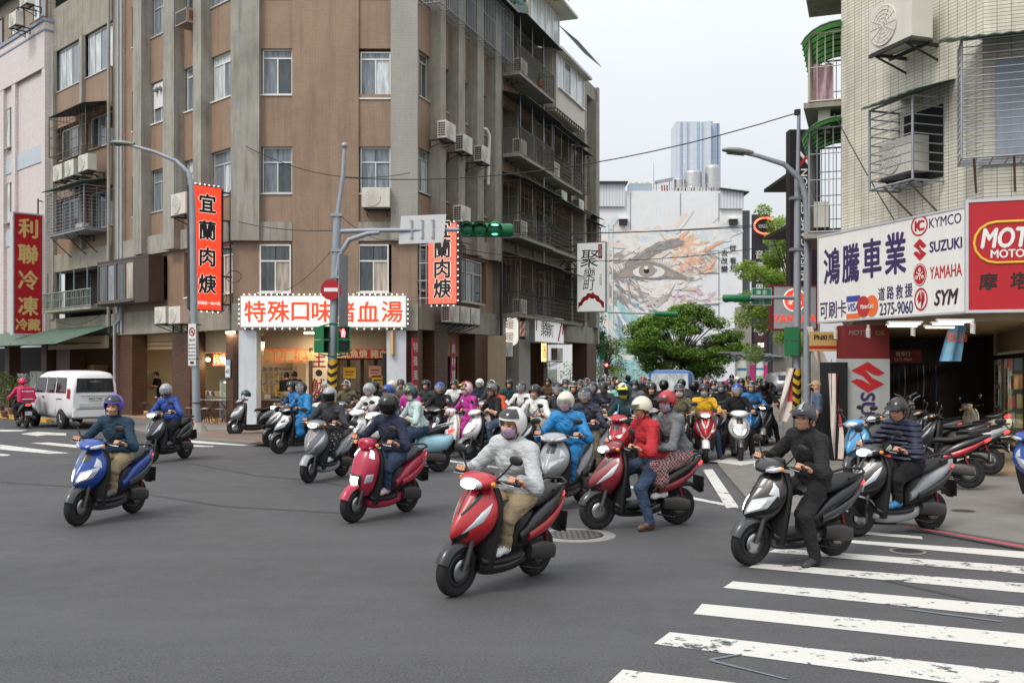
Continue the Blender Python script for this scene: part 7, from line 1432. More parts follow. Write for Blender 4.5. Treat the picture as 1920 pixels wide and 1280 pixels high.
B().box(-1.935, -1.905, -.45, .45, 1.06, 1.1).build('plate_garnish', m_vw, van); npl = B().box(-1.93, -1.915, -.2, .2, .90, 1.02).build('number_plate', m_plate, van); me_ = textmesh('AKZ-7702', .1, bold=.02).copy(); me_.materials.append(m_blk); link('number', me_, npl, Matrix.Translation((-1.933, 0, .96)) @ Matrix.Rotation(-math.pi / 2, 4, 'Z'))
B().box(-1.925, -1.905, -.5, .5, .70, .82).build('tailgate_recess', mat('van_recess', S(196, 198, 200), .4), van); B().path([(-1.93, .05, 1.2), (-1.93, -.12, 1.28), (-1.92, -.2, 1.35)], .008, 5).build('wiper', m_blkpl, van)
for s_ in (-1, 1): B().ball((1.05, s_ * .88, 1.15), .09, 10, 8, sq=(.6, .8, 1.1)).tube((1.05, s_ * .74, 1.12), (1.05, s_ * .85, 1.14), .02, 6).build('mirror', m_blkpl, van)
for s_ in (-1, 1):
 B().ball((1.84, s_ * .5, .72), .1, 10, 8, sq=(.4, 1.3, .7)).build('headlight', m_lens, van)
# ---- blue truck
tk = thing('truck', 'small blue truck in the middle of the waiting crowd, windscreen facing the camera', 'truck', Matrix.Translation(((1258 - 960) / FPX * 33.5, 33.5, 0)) @ Matrix.Rotation(math.radians(255), 4, 'Z'))
m_tb = paintm('truck_blue', S(44, 92, 160)); rows = []
for x, zb, zt, w_ in ((-.75, .4, 1.78, .74), (-.7, .35, 1.84, .78), (0, .35, 1.86, .78), (.28, .35, 1.82, .78), (.42, .35, 1.5, .78), (.62, .35, 1.05, .78), (.72, .38, .9, .76), (.76, .45, .8, .7)):
 zc, hh = (zb + zt) / 2, (zt - zb) / 2; r = []
 for a in np.linspace(0, 2 * math.pi, K + 1)[:-1]:
  cy, cz = sg(math.cos(a)) * abs(math.cos(a)) ** .3, sg(math.sin(a)) * abs(math.sin(a)) ** .3; tz_ = zc + hh * cz; r.append((x, w_ * (1 - .08 * max(0, (tz_ - 1.0) / .8)) * cy, tz_))
 rows.append(r)
b = B().grid(rows, close_u=True); b.add(rows[0], [tuple(range(K))]); b.add(rows[-1], [tuple(range(K - 1, -1, -1))]); b.build('cab', m_tb, tk)
B().add([(.66, -.64, 1.03), (.66, .64, 1.03), (.34, .60, 1.74), (.34, -.60, 1.74)], [(0, 1, 2, 3)]).add([(.65, -.64, 1.03), (.65, .64, 1.03), (.33, .60, 1.74), (.33, -.60, 1.74)], [(3, 2, 1, 0)]).build('windscreen', glassmat('truck_glass', S(150, 158, 160), .04), tk)
B().box(-2.9, -.8, -.76, .76, .7, .78).build('cargo_bed', m_tb, tk)
for s_ in (-1, 1): B().box(-2.9, -.8, s_ * .74, s_ * .77, .79, 1.15).build('bed_side', m_tb, tk); B().ball((.3, s_ * .98, 1.3), .1, 10, 8, sq=(.4, .7, 1.4)).tube((.3, s_ * .74, 1.2), (.3, s_ * .95, 1.3), .02, 6).build('mirror', m_blkpl, tk); B().box(.72, .775, s_ * .38, s_ * .66, .72, .88).build('headlight', m_lens, tk)
for s_ in (-1, 1):
 for x in (.2, -2.0): B().lathe([(.12, -.08), (.26, -.09), (.28, 0), (.26, .09), (.12, .08)], 22, 'Y', (x, s_ * .68, .28)).build('wheel', m_tyre, tk)
B().box(.74, .80, -.72, .72, .42, .6).build('bumper', m_blkpl, tk); B().box(.80, .81, -.16, .16, .46, .56).build('number_plate', m_plate, tk)
# ================================================================== people: one continuous skin per body, grown from blended limbs
def surface_nets(vals, org, h):
 ins = vals < 0; nx, ny, nz = vals.shape
 cs = np.zeros((nx - 1, ny - 1, nz - 1, 3), np.float32); cn = np.zeros((nx - 1, ny - 1, nz - 1), np.float32)
 for ax in range(3):
  o1, o2 = [a for a in range(3) if a != ax]
  for da in (0, 1):
   for db in (0, 1):
    sl0 = [slice(0, -1)] * 3; sl1 = [slice(0, -1)] * 3; sl1[ax] = slice(1, None)
    for o_, d in ((o1, da), (o2, db)):
     s_ = slice(d, vals.shape[o_] - 1 + d); sl0[o_] = s_; sl1[o_] = s_
    a, b = vals[tuple(sl0)], vals[tuple(sl1)]; x = (a < 0) != (b < 0)
    t = np.where(x, a / np.where(x, a - b, 1), 0)
    cs[..., ax] += t; cs[..., o1] += np.where(x, da, 0); cs[..., o2] += np.where(x, db, 0); cn += x
 act = cn > 0; idx = -np.ones(cn.shape, np.int64); n = int(act.sum()); idx[act] = np.arange(n)
 ii = np.argwhere(act); V = (ii + cs[act] / cn[act][:, None]) * h + org
 Q = []
 for ax in range(3):
  o1, o2 = [(1, 2), (2, 0), (0, 1)][ax]
  sl0 = [slice(1, -1)] * 3; sl1 = [slice(1, -1)] * 3; sl0[ax] = slice(0, -1); sl1[ax] = slice(1, None)
  a, b = ins[tuple(sl0)], ins[tuple(sl1)]; pos = np.argwhere(a != b)
  if not len(pos): continue
  fl = a[tuple(pos.T)]; base = pos.copy(); base[:, [o1, o2]] += 1
  def cell(d1, d2):
   c = base.copy(); c[:, o1] -= d1; c[:, o2] -= d2; return idx[tuple(c.T)]
  q = np.stack([cell(1, 1), cell(0, 1), cell(0, 0), cell(1, 0)], 1); q[~fl] = q[~fl][:, ::-1]; Q.append(q)
 Q = np.concatenate(Q); return V, Q[(Q >= 0).all(1)]
def sdf(prims, P, kblend):
 d = None; best = np.full(P.shape[0], 1e9, np.float32); mi = np.zeros(P.shape[0], np.int32)
 for pr in prims:
  if pr[0] == 'c':
   _, a, b, ra, rb, m = pr[:6]; a = np.array(a, np.float32); b = np.array(b, np.float32); ab = b - a; pa = P - a
   t = np.clip((pa @ ab) / max(float(ab @ ab), 1e-9), 0, 1); e = np.linalg.norm(pa - t[:, None] * ab, axis=1) - (ra + (rb - ra) * t)
  else:
   _, c, r, m = pr[:4]; q = (P - np.array(c, np.float32)); r = np.array(r, np.float32); k0 = np.linalg.norm(q / r, axis=1); k1 = np.linalg.norm(q / (r * r), axis=1); e = k0 * (k0 - 1) / np.maximum(k1, 1e-6)
  k = e < best; best[k] = e[k]; mi[k] = m
  if d is None: d = e
  else:
   hh = np.clip(.5 + .5 * (e - d) / kblend, 0, 1); d = e * (1 - hh) + d * hh - kblend * hh * (1 - hh)
 return d, mi
def skin(prims, res, kblend=.03, wr=0.):
 lo = np.full(3, 1e9); hi = np.full(3, -1e9)
 for pr in prims:
  pts = ((np.array(pr[1]), pr[3]), (np.array(pr[2]), pr[4])) if pr[0] == 'c' else ((np.array(pr[1]), max(pr[2])),)
  for c, r in pts: lo = np.minimum(lo, c - r); hi = np.maximum(hi, c + r)
 lo -= .05; hi += .05; nb = np.ceil((hi - lo) / (res * 4)).astype(int) + 1; n = nb * 4
 cg = np.stack(np.meshgrid(*[lo[i] + res * (4 * np.arange(nb[i]) + 1.5) for i in range(3)], indexing='ij'), -1).reshape(-1, 3).astype(np.float32); dc = sdf(prims, cg, kblend)[0]
 full = np.repeat(np.repeat(np.repeat(dc.reshape(nb), 4, 0), 4, 1), 4, 2).ravel().copy(); act = np.abs(full) < res * 4.2 + kblend * .5 + wr * 2
 ii = np.stack(np.unravel_index(np.flatnonzero(act), n), 1); g = (lo + res * ii).astype(np.float32); d = sdf(prims, g, kblend)[0]
 if wr: x, y, z = g.T; f1 = np.sin(38 * z + 9 * np.sin(7 * x + 5 * y) + 21 * y); f2 = np.sin(29 * x - 33 * z + 6 * np.sin(9 * y + 4 * z)); d += wr * (.55 * f1 * np.abs(f2) + .5 * (np.abs(f2) - .6) + .25 * np.sin(61 * z + 44 * y))
 full[act] = d; V, Q = surface_nets(full.reshape(n), lo, res); m = sdf(prims, V.astype(np.float32), kblend)[1]
 return V, Q, m[Q[:, 0]]
def template(prims, res, k):
 V, Q, m = skin(prims, res, k); return V, Q, m
# head (centre of the skull at the origin, looking along +x): 0 skin, 1 hair, 2 eye, 3 brow/lip
HEAD = [('e', (-.012, 0, .02), (.098, .078, .105), 0), ('e', (.022, 0, -.045), (.068, .060, .075), 0), ('c', (.062, 0, -.085), (.03, 0, -.08), .026, .04, 0), ('c', (.083, 0, .005), (.104, 0, -.028), .010, .015, 0), ('e', (.1, .012, -.033), (.012, .012, .009), 0), ('e', (.1, -.012, -.033), (.012, .012, .009), 0), ('c', (.07, .045, -.02), (.075, .03, -.03), .02, .02, 0), ('c', (.07, -.045, -.02), (.075, -.03, -.03), .02, .02, 0), ('c', (-.02, 0, -.05), (-.035, 0, -.17), .055, .056, 0), ('e', (-.01, .08, -.015), (.02, .012, .032), 0), ('e', (-.01, -.08, -.015), (.02, .012, .032), 0), ('c', (.084, -.018, -.062), (.084, .018, -.062), .011, .011, 0)]
HT = {r: template(HEAD, r, .016) for r in (.0085, .016)}
# right hand closed on a grip lying along y (grip axis at the origin, wrist at -x): palm and five bent fingers
def hand_prims():
 p = [('e', (-.045, 0, .012), (.045, .042, .018), 0), ('c', (-.075, 0, .006), (-.1, 0, .0), .027, .026, 0)]
 for k, (y, s_) in enumerate(((.033, .92), (.011, 1.0), (-.011, .96), (-.032, .8))):
  a = Vector((-.008, y, .026)); b = a + Vector((.036 * s_, 0, .0)); c = b + Vector((.008, 0, -.034 * s_)); d = c + Vector((-.026 * s_, 0, -.012)); r = .0095 if k < 3 else .008
  p += [('c', a, b, r + .001, r, 0), ('c', b, c, r, r * .95, 0), ('c', c, d, r * .95, r * .8, 0)]
 p += [('c', (-.05, .035, .004), (-.02, .046, -.012), .014, .011, 0), ('c', (-.02, .046, -.012), (.012, .03, -.026), .011, .009, 0)]; return p
HND = {r: template(hand_prims(), r, .006) for r in (.0055, .011)}
# helmets as shells: front is +x
def hshell(low, rad, scale=1., n=40, m=14, c=(-.012, 0, .03)):
 b = B(); ro, ri = [], []
 for j in range(m + 1):
  a_, b__ = [], []
  for i in range(n):
   ph = 2 * math.pi * i / n; lo_ = math.radians(low(math.degrees(ph) if ph < math.pi else math.degrees(ph) - 360)); th = lo_ + (math.pi / 2 - .001 - lo_) * j / m
   d = Vector((math.cos(th) * math.cos(ph), math.cos(th) * math.sin(ph), math.sin(th))); a_.append(Vector(c) + Vector((d.x * rad[0], d.y * rad[1], d.z * rad[2])) * scale); b__.append(Vector(c) + Vector((d.x * rad[0], d.y * rad[1], d.z * rad[2])) * scale * .9)
  ro.append(a_); ri.append(b__)
 b.grid(ro, close_u=True); b.grid([r[::-1] for r in ri], close_u=True); b.grid([ri[0], ro[0]], close_u=True); return b
def hpatch(rad, ph, th0, th1, k, n=16, m=6, c=(-.012, 0, .03), slope=0.):
 rows = []
 for j in range(m + 1):
  r = []
  for i in range(n + 1):
   p = math.radians(-ph + 2 * ph * i / n); t = math.radians(th0 + (th1 - th0) * j / m); r.append(Vector(c) + Vector((math.cos(t) * math.cos(p) * rad[0], math.cos(t) * math.sin(p) * rad[1], math.sin(t) * rad[2])) * k + Vector((slope * (1 - j / m), 0, 0)))
  rows.append(r)
 return B().grid(rows).grid([[p * .985 + Vector((0, 0, 0)) for p in r][::-1] for r in rows])
RAD = (.146, .124, .144)
def smooth(a, lo_, hi_): t = min(max((a - lo_) / (hi_ - lo_), 0), 1); return t * t * (3 - 2 * t)
HSH = {'open': hshell(lambda a: 14 - 66 * smooth(abs(a), 48, 82), RAD), 'half': hshell(lambda a: 4 - 26 * smooth(abs(a), 45, 110), RAD, .97, c=(-.012, 0, .02)), 'full': hshell(lambda a: -64 + 6 * smooth(abs(a), 60, 120), (.168, .135, .152)), 'mx': hshell(lambda a: -62 + 4 * smooth(abs(a), 60, 120), (.178, .135, .152))}
HME = {k: v.mesh('helmet', [paintm('helmet_base', S(60, 60, 64))]) for k, v in HSH.items()}
VIS = {'clear': hpatch(RAD, 72, -34, 22, 1.06).mesh('visor', [glassmat('clear_visor', S(190, 196, 200), .04, .28)]), 'dark': hpatch(RAD, 74, -36, 24, 1.06).mesh('visor', [glassmat('dark_visor', S(22, 24, 28), .04, .93)]), 'up': hpatch(RAD, 70, 22, 62, 1.07).mesh('visor', [glassmat('smoke_visor', S(60, 62, 66), .05, .7)]), 'full': hpatch((.168, .135, .152), 70, -14, 27, 1.025).mesh('visor', [glassmat('black_visor', S(14, 15, 18), .03)]), 'peak': hpatch(RAD, 52, 14, 24, 1.03, slope=.075, m=3).mesh('peak', [m_blkpl]), 'mxpeak': hpatch((.178, .135, .152), 56, 30, 42, 1.05, slope=.11, m=3).mesh('peak', [m_blkpl]), 'goggle': hpatch((.178, .135, .152), 58, -10, 24, 1.01).mesh('eye_port', [m_black])}
MASKG = hpatch((.112, .084, .108), 66, -52, -4, 1.04, c=(0, 0, -.008))
def maskmesh(col, nm): return MASKG.mesh('face_mask', [mat('mask_' + nm, col, .8, var=.04)])
MKM = {k: maskmesh(c, k) for k, c in (('white', S(216, 216, 214)), ('lavender', S(178, 164, 206)), ('pink', S(220, 184, 190)), ('teal', S(110, 190, 178)), ('black', S(26, 26, 28)), ('blue', S(130, 176, 204)))}
def skinm(k): return mat('skin_%d' % k, [S(196, 148, 122), S(182, 132, 106), S(206, 162, 138)][k], .5, var=.06, vs=12, spec=.35)
def fabric(name, c, kind='plain'):
 nm = 'cloth_' + name
 if nm in MATS: return MATS[nm]
 if kind == 'plain':
  m = mat(nm, c, .85, var=.1, vs=5, bump=.3, bs=40); nt = m.node_tree; bn = next(n for n in nt.nodes if n.type == 'BUMP'); tc = N(nt, 'TexCoord'); h = noise(nt, mapping(nt, tc.outputs['Object'], (5, 5, 13)), 1.6, 3, .5); b2_ = N(nt, 'Bump'); b2_.inputs['Strength'].default_value = .6; b2_.inputs['Distance'].default_value = .05; L(nt, h, b2_.inputs['Height']); L(nt, b2_.outputs[0], bn.inputs['Normal']); return m
 m, nt, p = newmat(nm); tc = N(nt, 'TexCoord'); v = tc.outputs['Object']; p.inputs['Roughness'].default_value = .7
 if kind == 'plaid':
  ch = N(nt, 'TexChecker'); ch.inputs['Scale'].default_value = 26; L(nt, v, ch.inputs['Vector']); c1 = mix(nt, ch.outputs[1], S(150, 40, 44), S(36, 36, 42)); ch2 = N(nt, 'TexChecker'); ch2.inputs['Scale'].default_value = 41; L(nt, v, ch2.inputs['Vector']); L(nt, mix(nt, mrange(nt, ch2.outputs[1], .4, .6, 0, .45), c1, S(210, 206, 200)), p.inputs['Base Color'])
 elif kind == 'camo': L(nt, mix(nt, mrange(nt, noise(nt, v, 18, 3), .46, .54), c, S(60, 66, 80)), p.inputs['Base Color'])
 elif kind == 'floral': vo = N(nt, 'TexVoronoi'); vo.inputs['Scale'].default_value = 22; L(nt, v, vo.inputs['Vector']); L(nt, mix(nt, mrange(nt, vo.outputs[0], .22, .28), S(190, 190, 192), c), p.inputs['Base Color'])
 elif kind == 'quilt':
  p.inputs['Base Color'].default_value = (*c, 1); wv = N(nt, 'TexWave', bands_direction='Z'); wv.inputs['Scale'].default_value = 5.2; wv.inputs['Distortion'].default_value = .6; L(nt, v, wv.inputs['Vector']); bumpn(nt, p, wv.outputs[1], .9, .03); p.inputs['Roughness'].default_value = .5
 elif kind == 'rain': L(nt, mix(nt, mrange(nt, noise(nt, v, 4, 4), .3, .7), tuple(k * .8 for k in c), tuple(min(1, k * 1.12) for k in c)), p.inputs['Base Color']); p.inputs['Roughness'].default_value = .58; bumpn(nt, p, noise(nt, mapping(nt, v, (1, 1, 1.8)), 8, 4), .8, .05)
 MATS[nm] = m; return m
def limb(p, a, b, ra, rb, m): p.append(('c', tuple(a), tuple(b), ra, rb, m))
# body slots: 0 skin, 1 top, 2 trousers, 3 shoes, 4 dark (eyes, brows)
def rider_prims(foot=None, lean=0., coat=0, bulk=0., dx=0., dz=0., hands=None, short=False, yaw=0., hood=False, skirt=False):
 V3 = Vector; pel = V3((-.20 + dx, 0, .80 + dz)); nk = V3((-.07 + dx + lean, 0, 1.295 + dz)); p = []
 ch = pel.lerp(nk, .66); T = 1; ex = .006 + bulk * .7
 p.append(('e', tuple(pel + V3((0, 0, .03))), (.135 + ex, .165 + ex, .13), 2 if not coat else 1)); p.append(('e', tuple(pel.lerp(nk, .30)), (.115 + ex, .15 + ex, .15), 1)); p.append(('e', tuple(ch), (.115 + ex, .175 + ex, .16), 1))
 limb(p, ch + V3((0, 0, .02)), nk + V3((-.01, 0, -.02)), .11 + ex, .06 + ex * .5, 1); limb(p, nk + V3((0, 0, -.01)), nk + V3((.03, 0, .07)), .054, .05, 0); limb(p, nk + V3((-.015, 0, .0)), nk + V3((.004, 0, .03)), .068, .064, 1)
 p.append(('e', tuple(pel + V3((.01, 0, .10))), (.150 + ex, .178 + ex, .10), 1))
 if hood: p.append(('e', tuple(nk + V3((-.085, 0, -.02))), (.065, .12, .07), 1))
 J = {}
 for s_ in (-1, 1):
  sh_ = V3((nk.x - .02, s_ * .175, nk.z - .055)); hd = V3((.272, s_ * .30, 1.02)) if hands is None else V3(hands[0 if s_ < 0 else 1])
  wr_ = hd + V3((-.085, s_ * .0, .012)) if hands is None else hd; mid = (sh_ + wr_) / 2; ln_ = (wr_ - sh_).length; drop = math.sqrt(max(0, .285 ** 2 - (ln_ / 2) ** 2)); el = mid + V3((-.02, s_ * .62, -.78)).normalized() * max(drop, .04)
  limb(p, nk + V3((-.015, s_ * .05, -.05)), sh_, .07 + ex, .064 + ex, 1); limb(p, sh_, el, .054 + ex, .042 + ex, 1); limb(p, el, el.lerp(wr_, .96), .040 + ex, .032 + ex * .7, 0 if short else 1); J[s_] = (el, wr_, hd)
  hip = pel + V3((.0, s_ * .085, -.01))
  if foot == s_ or foot == 2: kn, an = V3((.12 + dx, s_ * .25, .52)), V3((.02 + dx, s_ * .32, .11)); toe = an + V3((.15, s_ * .02, -.055)); heel = an + V3((-.04, 0, -.05))
  else: kn, an = V3((.15 + dx * .9, s_ * .165, .665 + dz)), V3((.10 + dx, s_ * .135, .40 + dz * .5)); toe = an + V3((.16, s_ * .02, -.045)); heel = an + V3((-.03, 0, -.045))
  tm_ = 1 if coat == 2 else 2
  limb(p, hip, kn, .093 + bulk * .4, .070 + bulk * .3, tm_); limb(p, kn, an + V3((0, 0, .02)), .066 + bulk * .3, .058 if not skirt else .042, 2 if not skirt else 0); limb(p, heel + V3((0, 0, .02)), toe + V3((-.03, 0, .012)), .036, .034, 3); limb(p, toe + V3((-.03, 0, .008)), toe, .034, .028, 3); limb(p, an, heel + V3((.02, 0, .02)), .042, .036, 3 if not skirt else 0)
  if coat == 2: limb(p, hip + V3((.06, 0, .02)), kn + V3((.02, s_ * .02, .0)), .12, .10, 1); limb(p, kn + V3((.02, s_ * .02, -.02)), kn + V3((-.02, s_ * .03, -.20)), .10, .11, 1); limb(p, pel + V3((-.05, s_ * .12, .0)), pel + V3((-.0, s_ * .17, -.28)), .09, .07, 1)
  if skirt: limb(p, hip, kn + V3((.03, 0, 0)), .12, .10, 2); limb(p, kn + V3((.02, 0, 0)), kn + V3((-.02, s_ * .01, -.14)), .1, .11, 2)
 return p, nk, J
def join_body(prims, res, wr, nk, J, head_m, hand_on, hres, mats, name, extra=None):
 V, Q, m = skin(prims, res, .032, wr); VV = [V]; FF = [Q]; MM = [m]; n = len(V)
 def addt(T, mtx, mm=None):
  nonlocal n
  v, q, k = T; R = np.array(mtx); vv = v @ R[:3, :3].T + R[:3, 3]; flip = np.linalg.det(R[:3, :3]) < 0
  VV.append(vv); FF.append((q[:, ::-1] if flip else q) + n); MM.append(np.where(k == 3, 4, k) if mm is None else np.full(len(q), mm)); n += len(v)
 addt(HT[.0085 if hres else .016], head_m)
 if hand_on:
  for s_ in (-1, 1):
   el, wr_, hd = J[s_]; d = (hd - el); d.normalize(); y = Vector((0, 1, 0)); z = d.cross(y).normalized(); y = z.cross(d); R = Matrix((d, y, z)).transposed().to_4x4(); addt(HND[.0055 if hres else .011], Matrix.Translation(hd) @ R @ Matrix.Diagonal((1.05, 1.05 * s_ * -1, 1.05, 1)))
 me = bpy.data.meshes.new(name); F = np.concatenate(FF); V = np.concatenate(VV); M_ = np.concatenate(MM)
 # eyes and brows: small rounded pieces let into the face
 if hres:
  for s_ in (-1, 1):
   b = B(); b.ball((.078, s_ * .031, .008), .0125, 10, 6, sq=(.6, 1.35, .62)); b.tube((.088, s_ * .015, .030), (.078, s_ * .048, .030), .005, 6, cap=False)
   bv = np.array([tuple(p) for p in b.v]); q = np.array([f if len(f) == 4 else f + f[-1:] for f in b.f]); R = np.array(head_m); V = np.concatenate([V, bv @ R[:3, :3].T + R[:3, 3]]); F = np.concatenate([F, q + n]); M_ = np.concatenate([M_, np.full(len(q), 4)]); n += len(bv)
 me.from_pydata(V.tolist(), [], F.tolist()); me.validate(); [me.materials.append(x) for x in mats]
 if len(me.polygons) == len(M_): me.polygons.foreach_set('material_index', M_.astype(np.int32))
 me.polygons.foreach_set('use_smooth', np.ones(len(me.polygons), bool)); me.update(); return me
m_dkeye = mat('dark_eye', S(34, 26, 24), .3, var=0)
GEO = {}
def headwear(par, hm, kind, hc, visor, mask, acc=None):
 o = None
 if kind in HME:
  o = link('helmet', HME[kind], par, hm); o.material_slots[0].link = 'OBJECT'; o.material_slots[0].material = hc
  vs_ = {'full': ['full'], 'mx': ['goggle', 'mxpeak']}.get(kind, [visor] if visor else ['peak'])
  for v in vs_:
   q = link('visor' if v not in ('peak', 'mxpeak', 'goggle') else ('eye_port' if v == 'goggle' else 'peak'), VIS[v], o)
   if v == 'mxpeak' and acc: q.material_slots[0].link = 'OBJECT'; q.material_slots[0].material = acc
  if acc:
   for s_ in ((-1, 1) if kind == 'mx' else (0,)): hpatch(RAD if kind != 'mx' else (.178, .135, .152), 10 if kind != 'mx' else 9, 30 if kind != 'mx' else 20, 88, 1.012).build('stripe', acc, o, Matrix.Rotation(s_ * .6, 4, 'Z'))
  if kind == 'mx' and acc: hpatch((.178, .135, .152), 40, -58, -20, 1.015).build('chin_guard', acc, o)
  if kind == 'half': hshell(lambda a: 16 - 60 * smooth(abs(a), 50, 80), (.108, .088, .115), 1., 24, 8, c=(-.014, 0, .015)).build('hair', mat('black_hair', S(22, 20, 20), .5, var=.1), par, hm)
  b = B().path([(.0, .105, -.02), (.035, .085, -.1), (.05, 0, -.125), (.035, -.085, -.1), (.0, -.105, -.02)], .007, 5)
  if kind in ('open', 'half'): b.build('chin_strap', m_blkpl, o)
 elif kind == 'cap':
  o = hshell(lambda a: 8, (.118, .096, .118), 1., c=(-.012, 0, .02)).build('cap', hc, par, hm); hpatch((.118, .096, .118), 58, 8, 20, 1.02, slope=.08, m=3, c=(-.012, 0, .02)).build('peak', hc, o)
 elif kind == 'hair': o = hshell(lambda a: 22 - 52 * smooth(abs(a), 40, 75), (.112, .09, .122), 1., c=(-.012, 0, .02)).build('hair', hc, par, hm)
 if mask: link('face_mask', MKM[mask], par, hm)
def rider(mtx, label, top, bot, shoe, hkind, hcol, visor=None, mask=None, sk=0, foot=None, lean=.02, coat=0, bulk=.012, yaw=0., pitch=-6., near=True, hands=None, dx=0., dz=0., short=False, hood=False, skirt=False, hacc=None, group='scooter riders at the junction', backpack=None):
 key = (foot, round(lean, 3), coat, round(bulk, 3), near, hands, dx, dz, short, hood, skirt, yaw, pitch)
 hm = None; P_, nk, J = rider_prims(foot, lean, coat, bulk, dx, dz, hands, short, yaw, hood, skirt)
 hm = Matrix.Translation(nk + Vector((.045, 0, .15))) @ Matrix.Rotation(math.radians(yaw), 4, 'Z') @ Matrix.Rotation(math.radians(-pitch), 4, 'Y') @ Matrix.Scale(.97, 4)
 if key not in GEO: GEO[key] = join_body(P_, .015 if near else .026, .008 if near else .007, nk, J, hm, True, near, [skinm(0), skinm(0), skinm(0), skinm(0), m_dkeye], 'person')
 o = link('person', GEO[key], None, mtx, label, 'person', group)
 for i, m in enumerate((skinm(sk), top, bot, shoe, m_dkeye)): o.material_slots[i].link = 'OBJECT'; o.material_slots[i].material = m
 headwear(o, hm, hkind, hcol, visor, mask, hacc)
 if backpack:
  loftx([(-.14, 0, .07, .12), (-.1, .0, .13, .19), (-.02, .0, .14, .2), (.06, 0, .13, .18), (.09, 0, .1, .14)], 8, 14, 3).build('backpack', backpack, o, Matrix.Translation(nk + Vector((-.17, 0, -.22))))
  for s_ in (-1, 1): B().path([nk + Vector((-.06, s_ * .1, .02)), nk + Vector((.07, s_ * .12, -.08)), nk + Vector((.085, s_ * .13, -.22)), nk + Vector((0, s_ * .17, -.34))], .016, 6).build('strap', backpack, o)
 return o
# ================================================================== the crowd
C_ = {k: S(*v) for k, v in dict(black=(21, 21, 24), navy=(30, 36, 58), grey=(104, 106, 110), lgrey=(176, 180, 182), white=(220, 220, 218), blue=(30, 108, 168), royal=(26, 66, 146), teal=(22, 52, 72), khaki=(150, 134, 106), jean=(44, 62, 88), ljean=(74, 92, 116), red=(168, 32, 42), maroon=(120, 26, 38), mag=(178, 40, 140), orange=(196, 74, 44), yellow=(214, 168, 36), mint=(176, 196, 192), dgreen=(30, 58, 56), brown=(92, 66, 50), silver=(150, 152, 156), cream=(214, 206, 184), pink=(166, 34, 64), lpink=(214, 184, 186), violet=(84, 70, 190), lblue=(150, 194, 208), dgrey=(52, 54, 58), olive=(96, 92, 70), rose=(196, 130, 112), mintc=(120, 190, 176), sky=(60, 140, 190)).items()}
fb = lambda c, kind='plain': fabric(c + '_' + kind, C_[c], kind)
pt_ = lambda c, metal=0.: paintm(c, C_[c], .3, metal)
mt = lambda c: mat('shoe_' + c, C_[c], .6, var=.1)
def duo(style, body, acc, lit, pos, label_s, label_p, top, bot, hk, hc, roll=0., near=True, lean=.02, fol=None, **kw):
 o, h = pos; m = pm4(o, h, math.radians(roll)); scooter(style, m, pt_(body) if isinstance(body, str) else body, pt_(acc) if isinstance(acc, str) else acc, lit, label_s)
 shoe = kw.pop('shoe', 'dgrey'); return rider(m, label_p, top, bot, mt(shoe), hk, pt_(hc), near=near, lean=lean, **kw)
G = lambda fx, fy, rx=None, ry=None, hd=None: place((fx, fy), (rx, ry) if rx else None, hd)
def byhead(px, Y, hd):                                       # rider's head stands at this column and distance
 h = math.radians(hd); d = Vector((math.cos(h), math.sin(h), 0)); return Vector(((px - 960) / FPX * Y, Y, 0)) + d * .03, h
# front row, moving off
duo('apron', 'royal', 'dgrey', 1, G(145, 985, 262, 958), 'blue scooter with twin lit headlights at the left', 'rider in a dark teal sweater and khaki trousers on the blue scooter', fb('teal'), fb('khaki'), 'open', 'violet', roll=-4, visor='up', shoe='grey', yaw=14)
duo('bar', 'dgrey', 'black', 1, G(284, 868, 333, 861), 'dark scooter with a lit lamp right behind the blue scooter', 'rider in a bright blue jacket and black mask behind the blue scooter', fb('royal', 'rain'), fb('black'), 'open', 'silver', roll=3, visor='clear', mask='black', shoe='grey')
duo('bar', 'grey', 'silver', 1, G(578, 905, 642, 892), 'metallic grey scooter with a lit lamp left of the pink scooter', 'rider in a grey jacket and floral trousers on the metallic grey scooter', fb('dgrey'), fabric('floral', C_['black'], 'floral'), 'open', 'silver', roll=-3, visor='dark', shoe='white', pitch=-16, sk=1)
duo('square', 'pink', 'pink', 1, G(661, 979, 749, 961), 'pink scooter with a square lit headlight in the foreground', 'rider in a navy hoodie, jeans and black full face helmet on the pink scooter', fb('navy'), fb('jean'), 'full', 'black', roll=-5, shoe='lpink', hood=True, yaw=8)
duo('bar', 'red', 'black', 2, G(852, 1117, 993, 1079), 'red and black scooter in the centre foreground', 'rider in a light grey hooded jacket and khaki trousers on the foreground red scooter', fb('lgrey'), fb('khaki'), 'open', 'white', roll=-7, visor='up', mask='lavender', shoe='white', hood=True, bulk=.024, hacc=pt_('lgrey'))
o_, h_ = G(1119, 992, 1269, 982); mm4 = pm4(o_, h_, math.radians(-3)); scooter('bar', mm4, pt_('maroon'), pt_('black'), 2, 'maroon scooter carrying two people')
rider(mm4, 'driver in a red jacket and white cap helmet on the maroon scooter', fb('red'), fb('jean'), mt('brown'), 'half', pt_('cream'), sk=0, foot=1, bulk=.022, pitch=-14, yaw=6, hacc=None)
rider(mm4, 'passenger in a grey sweater and plaid skirt with a lavender mask behind the red jacket', fb('grey'), fabric('plaid', C_['red'], 'plaid'), mt('white'), 'half', pt_('red'), mask='lavender', sk=2, dx=-.36, dz=.07, hands=((-.14, -.16, .98), (-.14, .16, .98)), yaw=26, skirt=True, lean=.03)
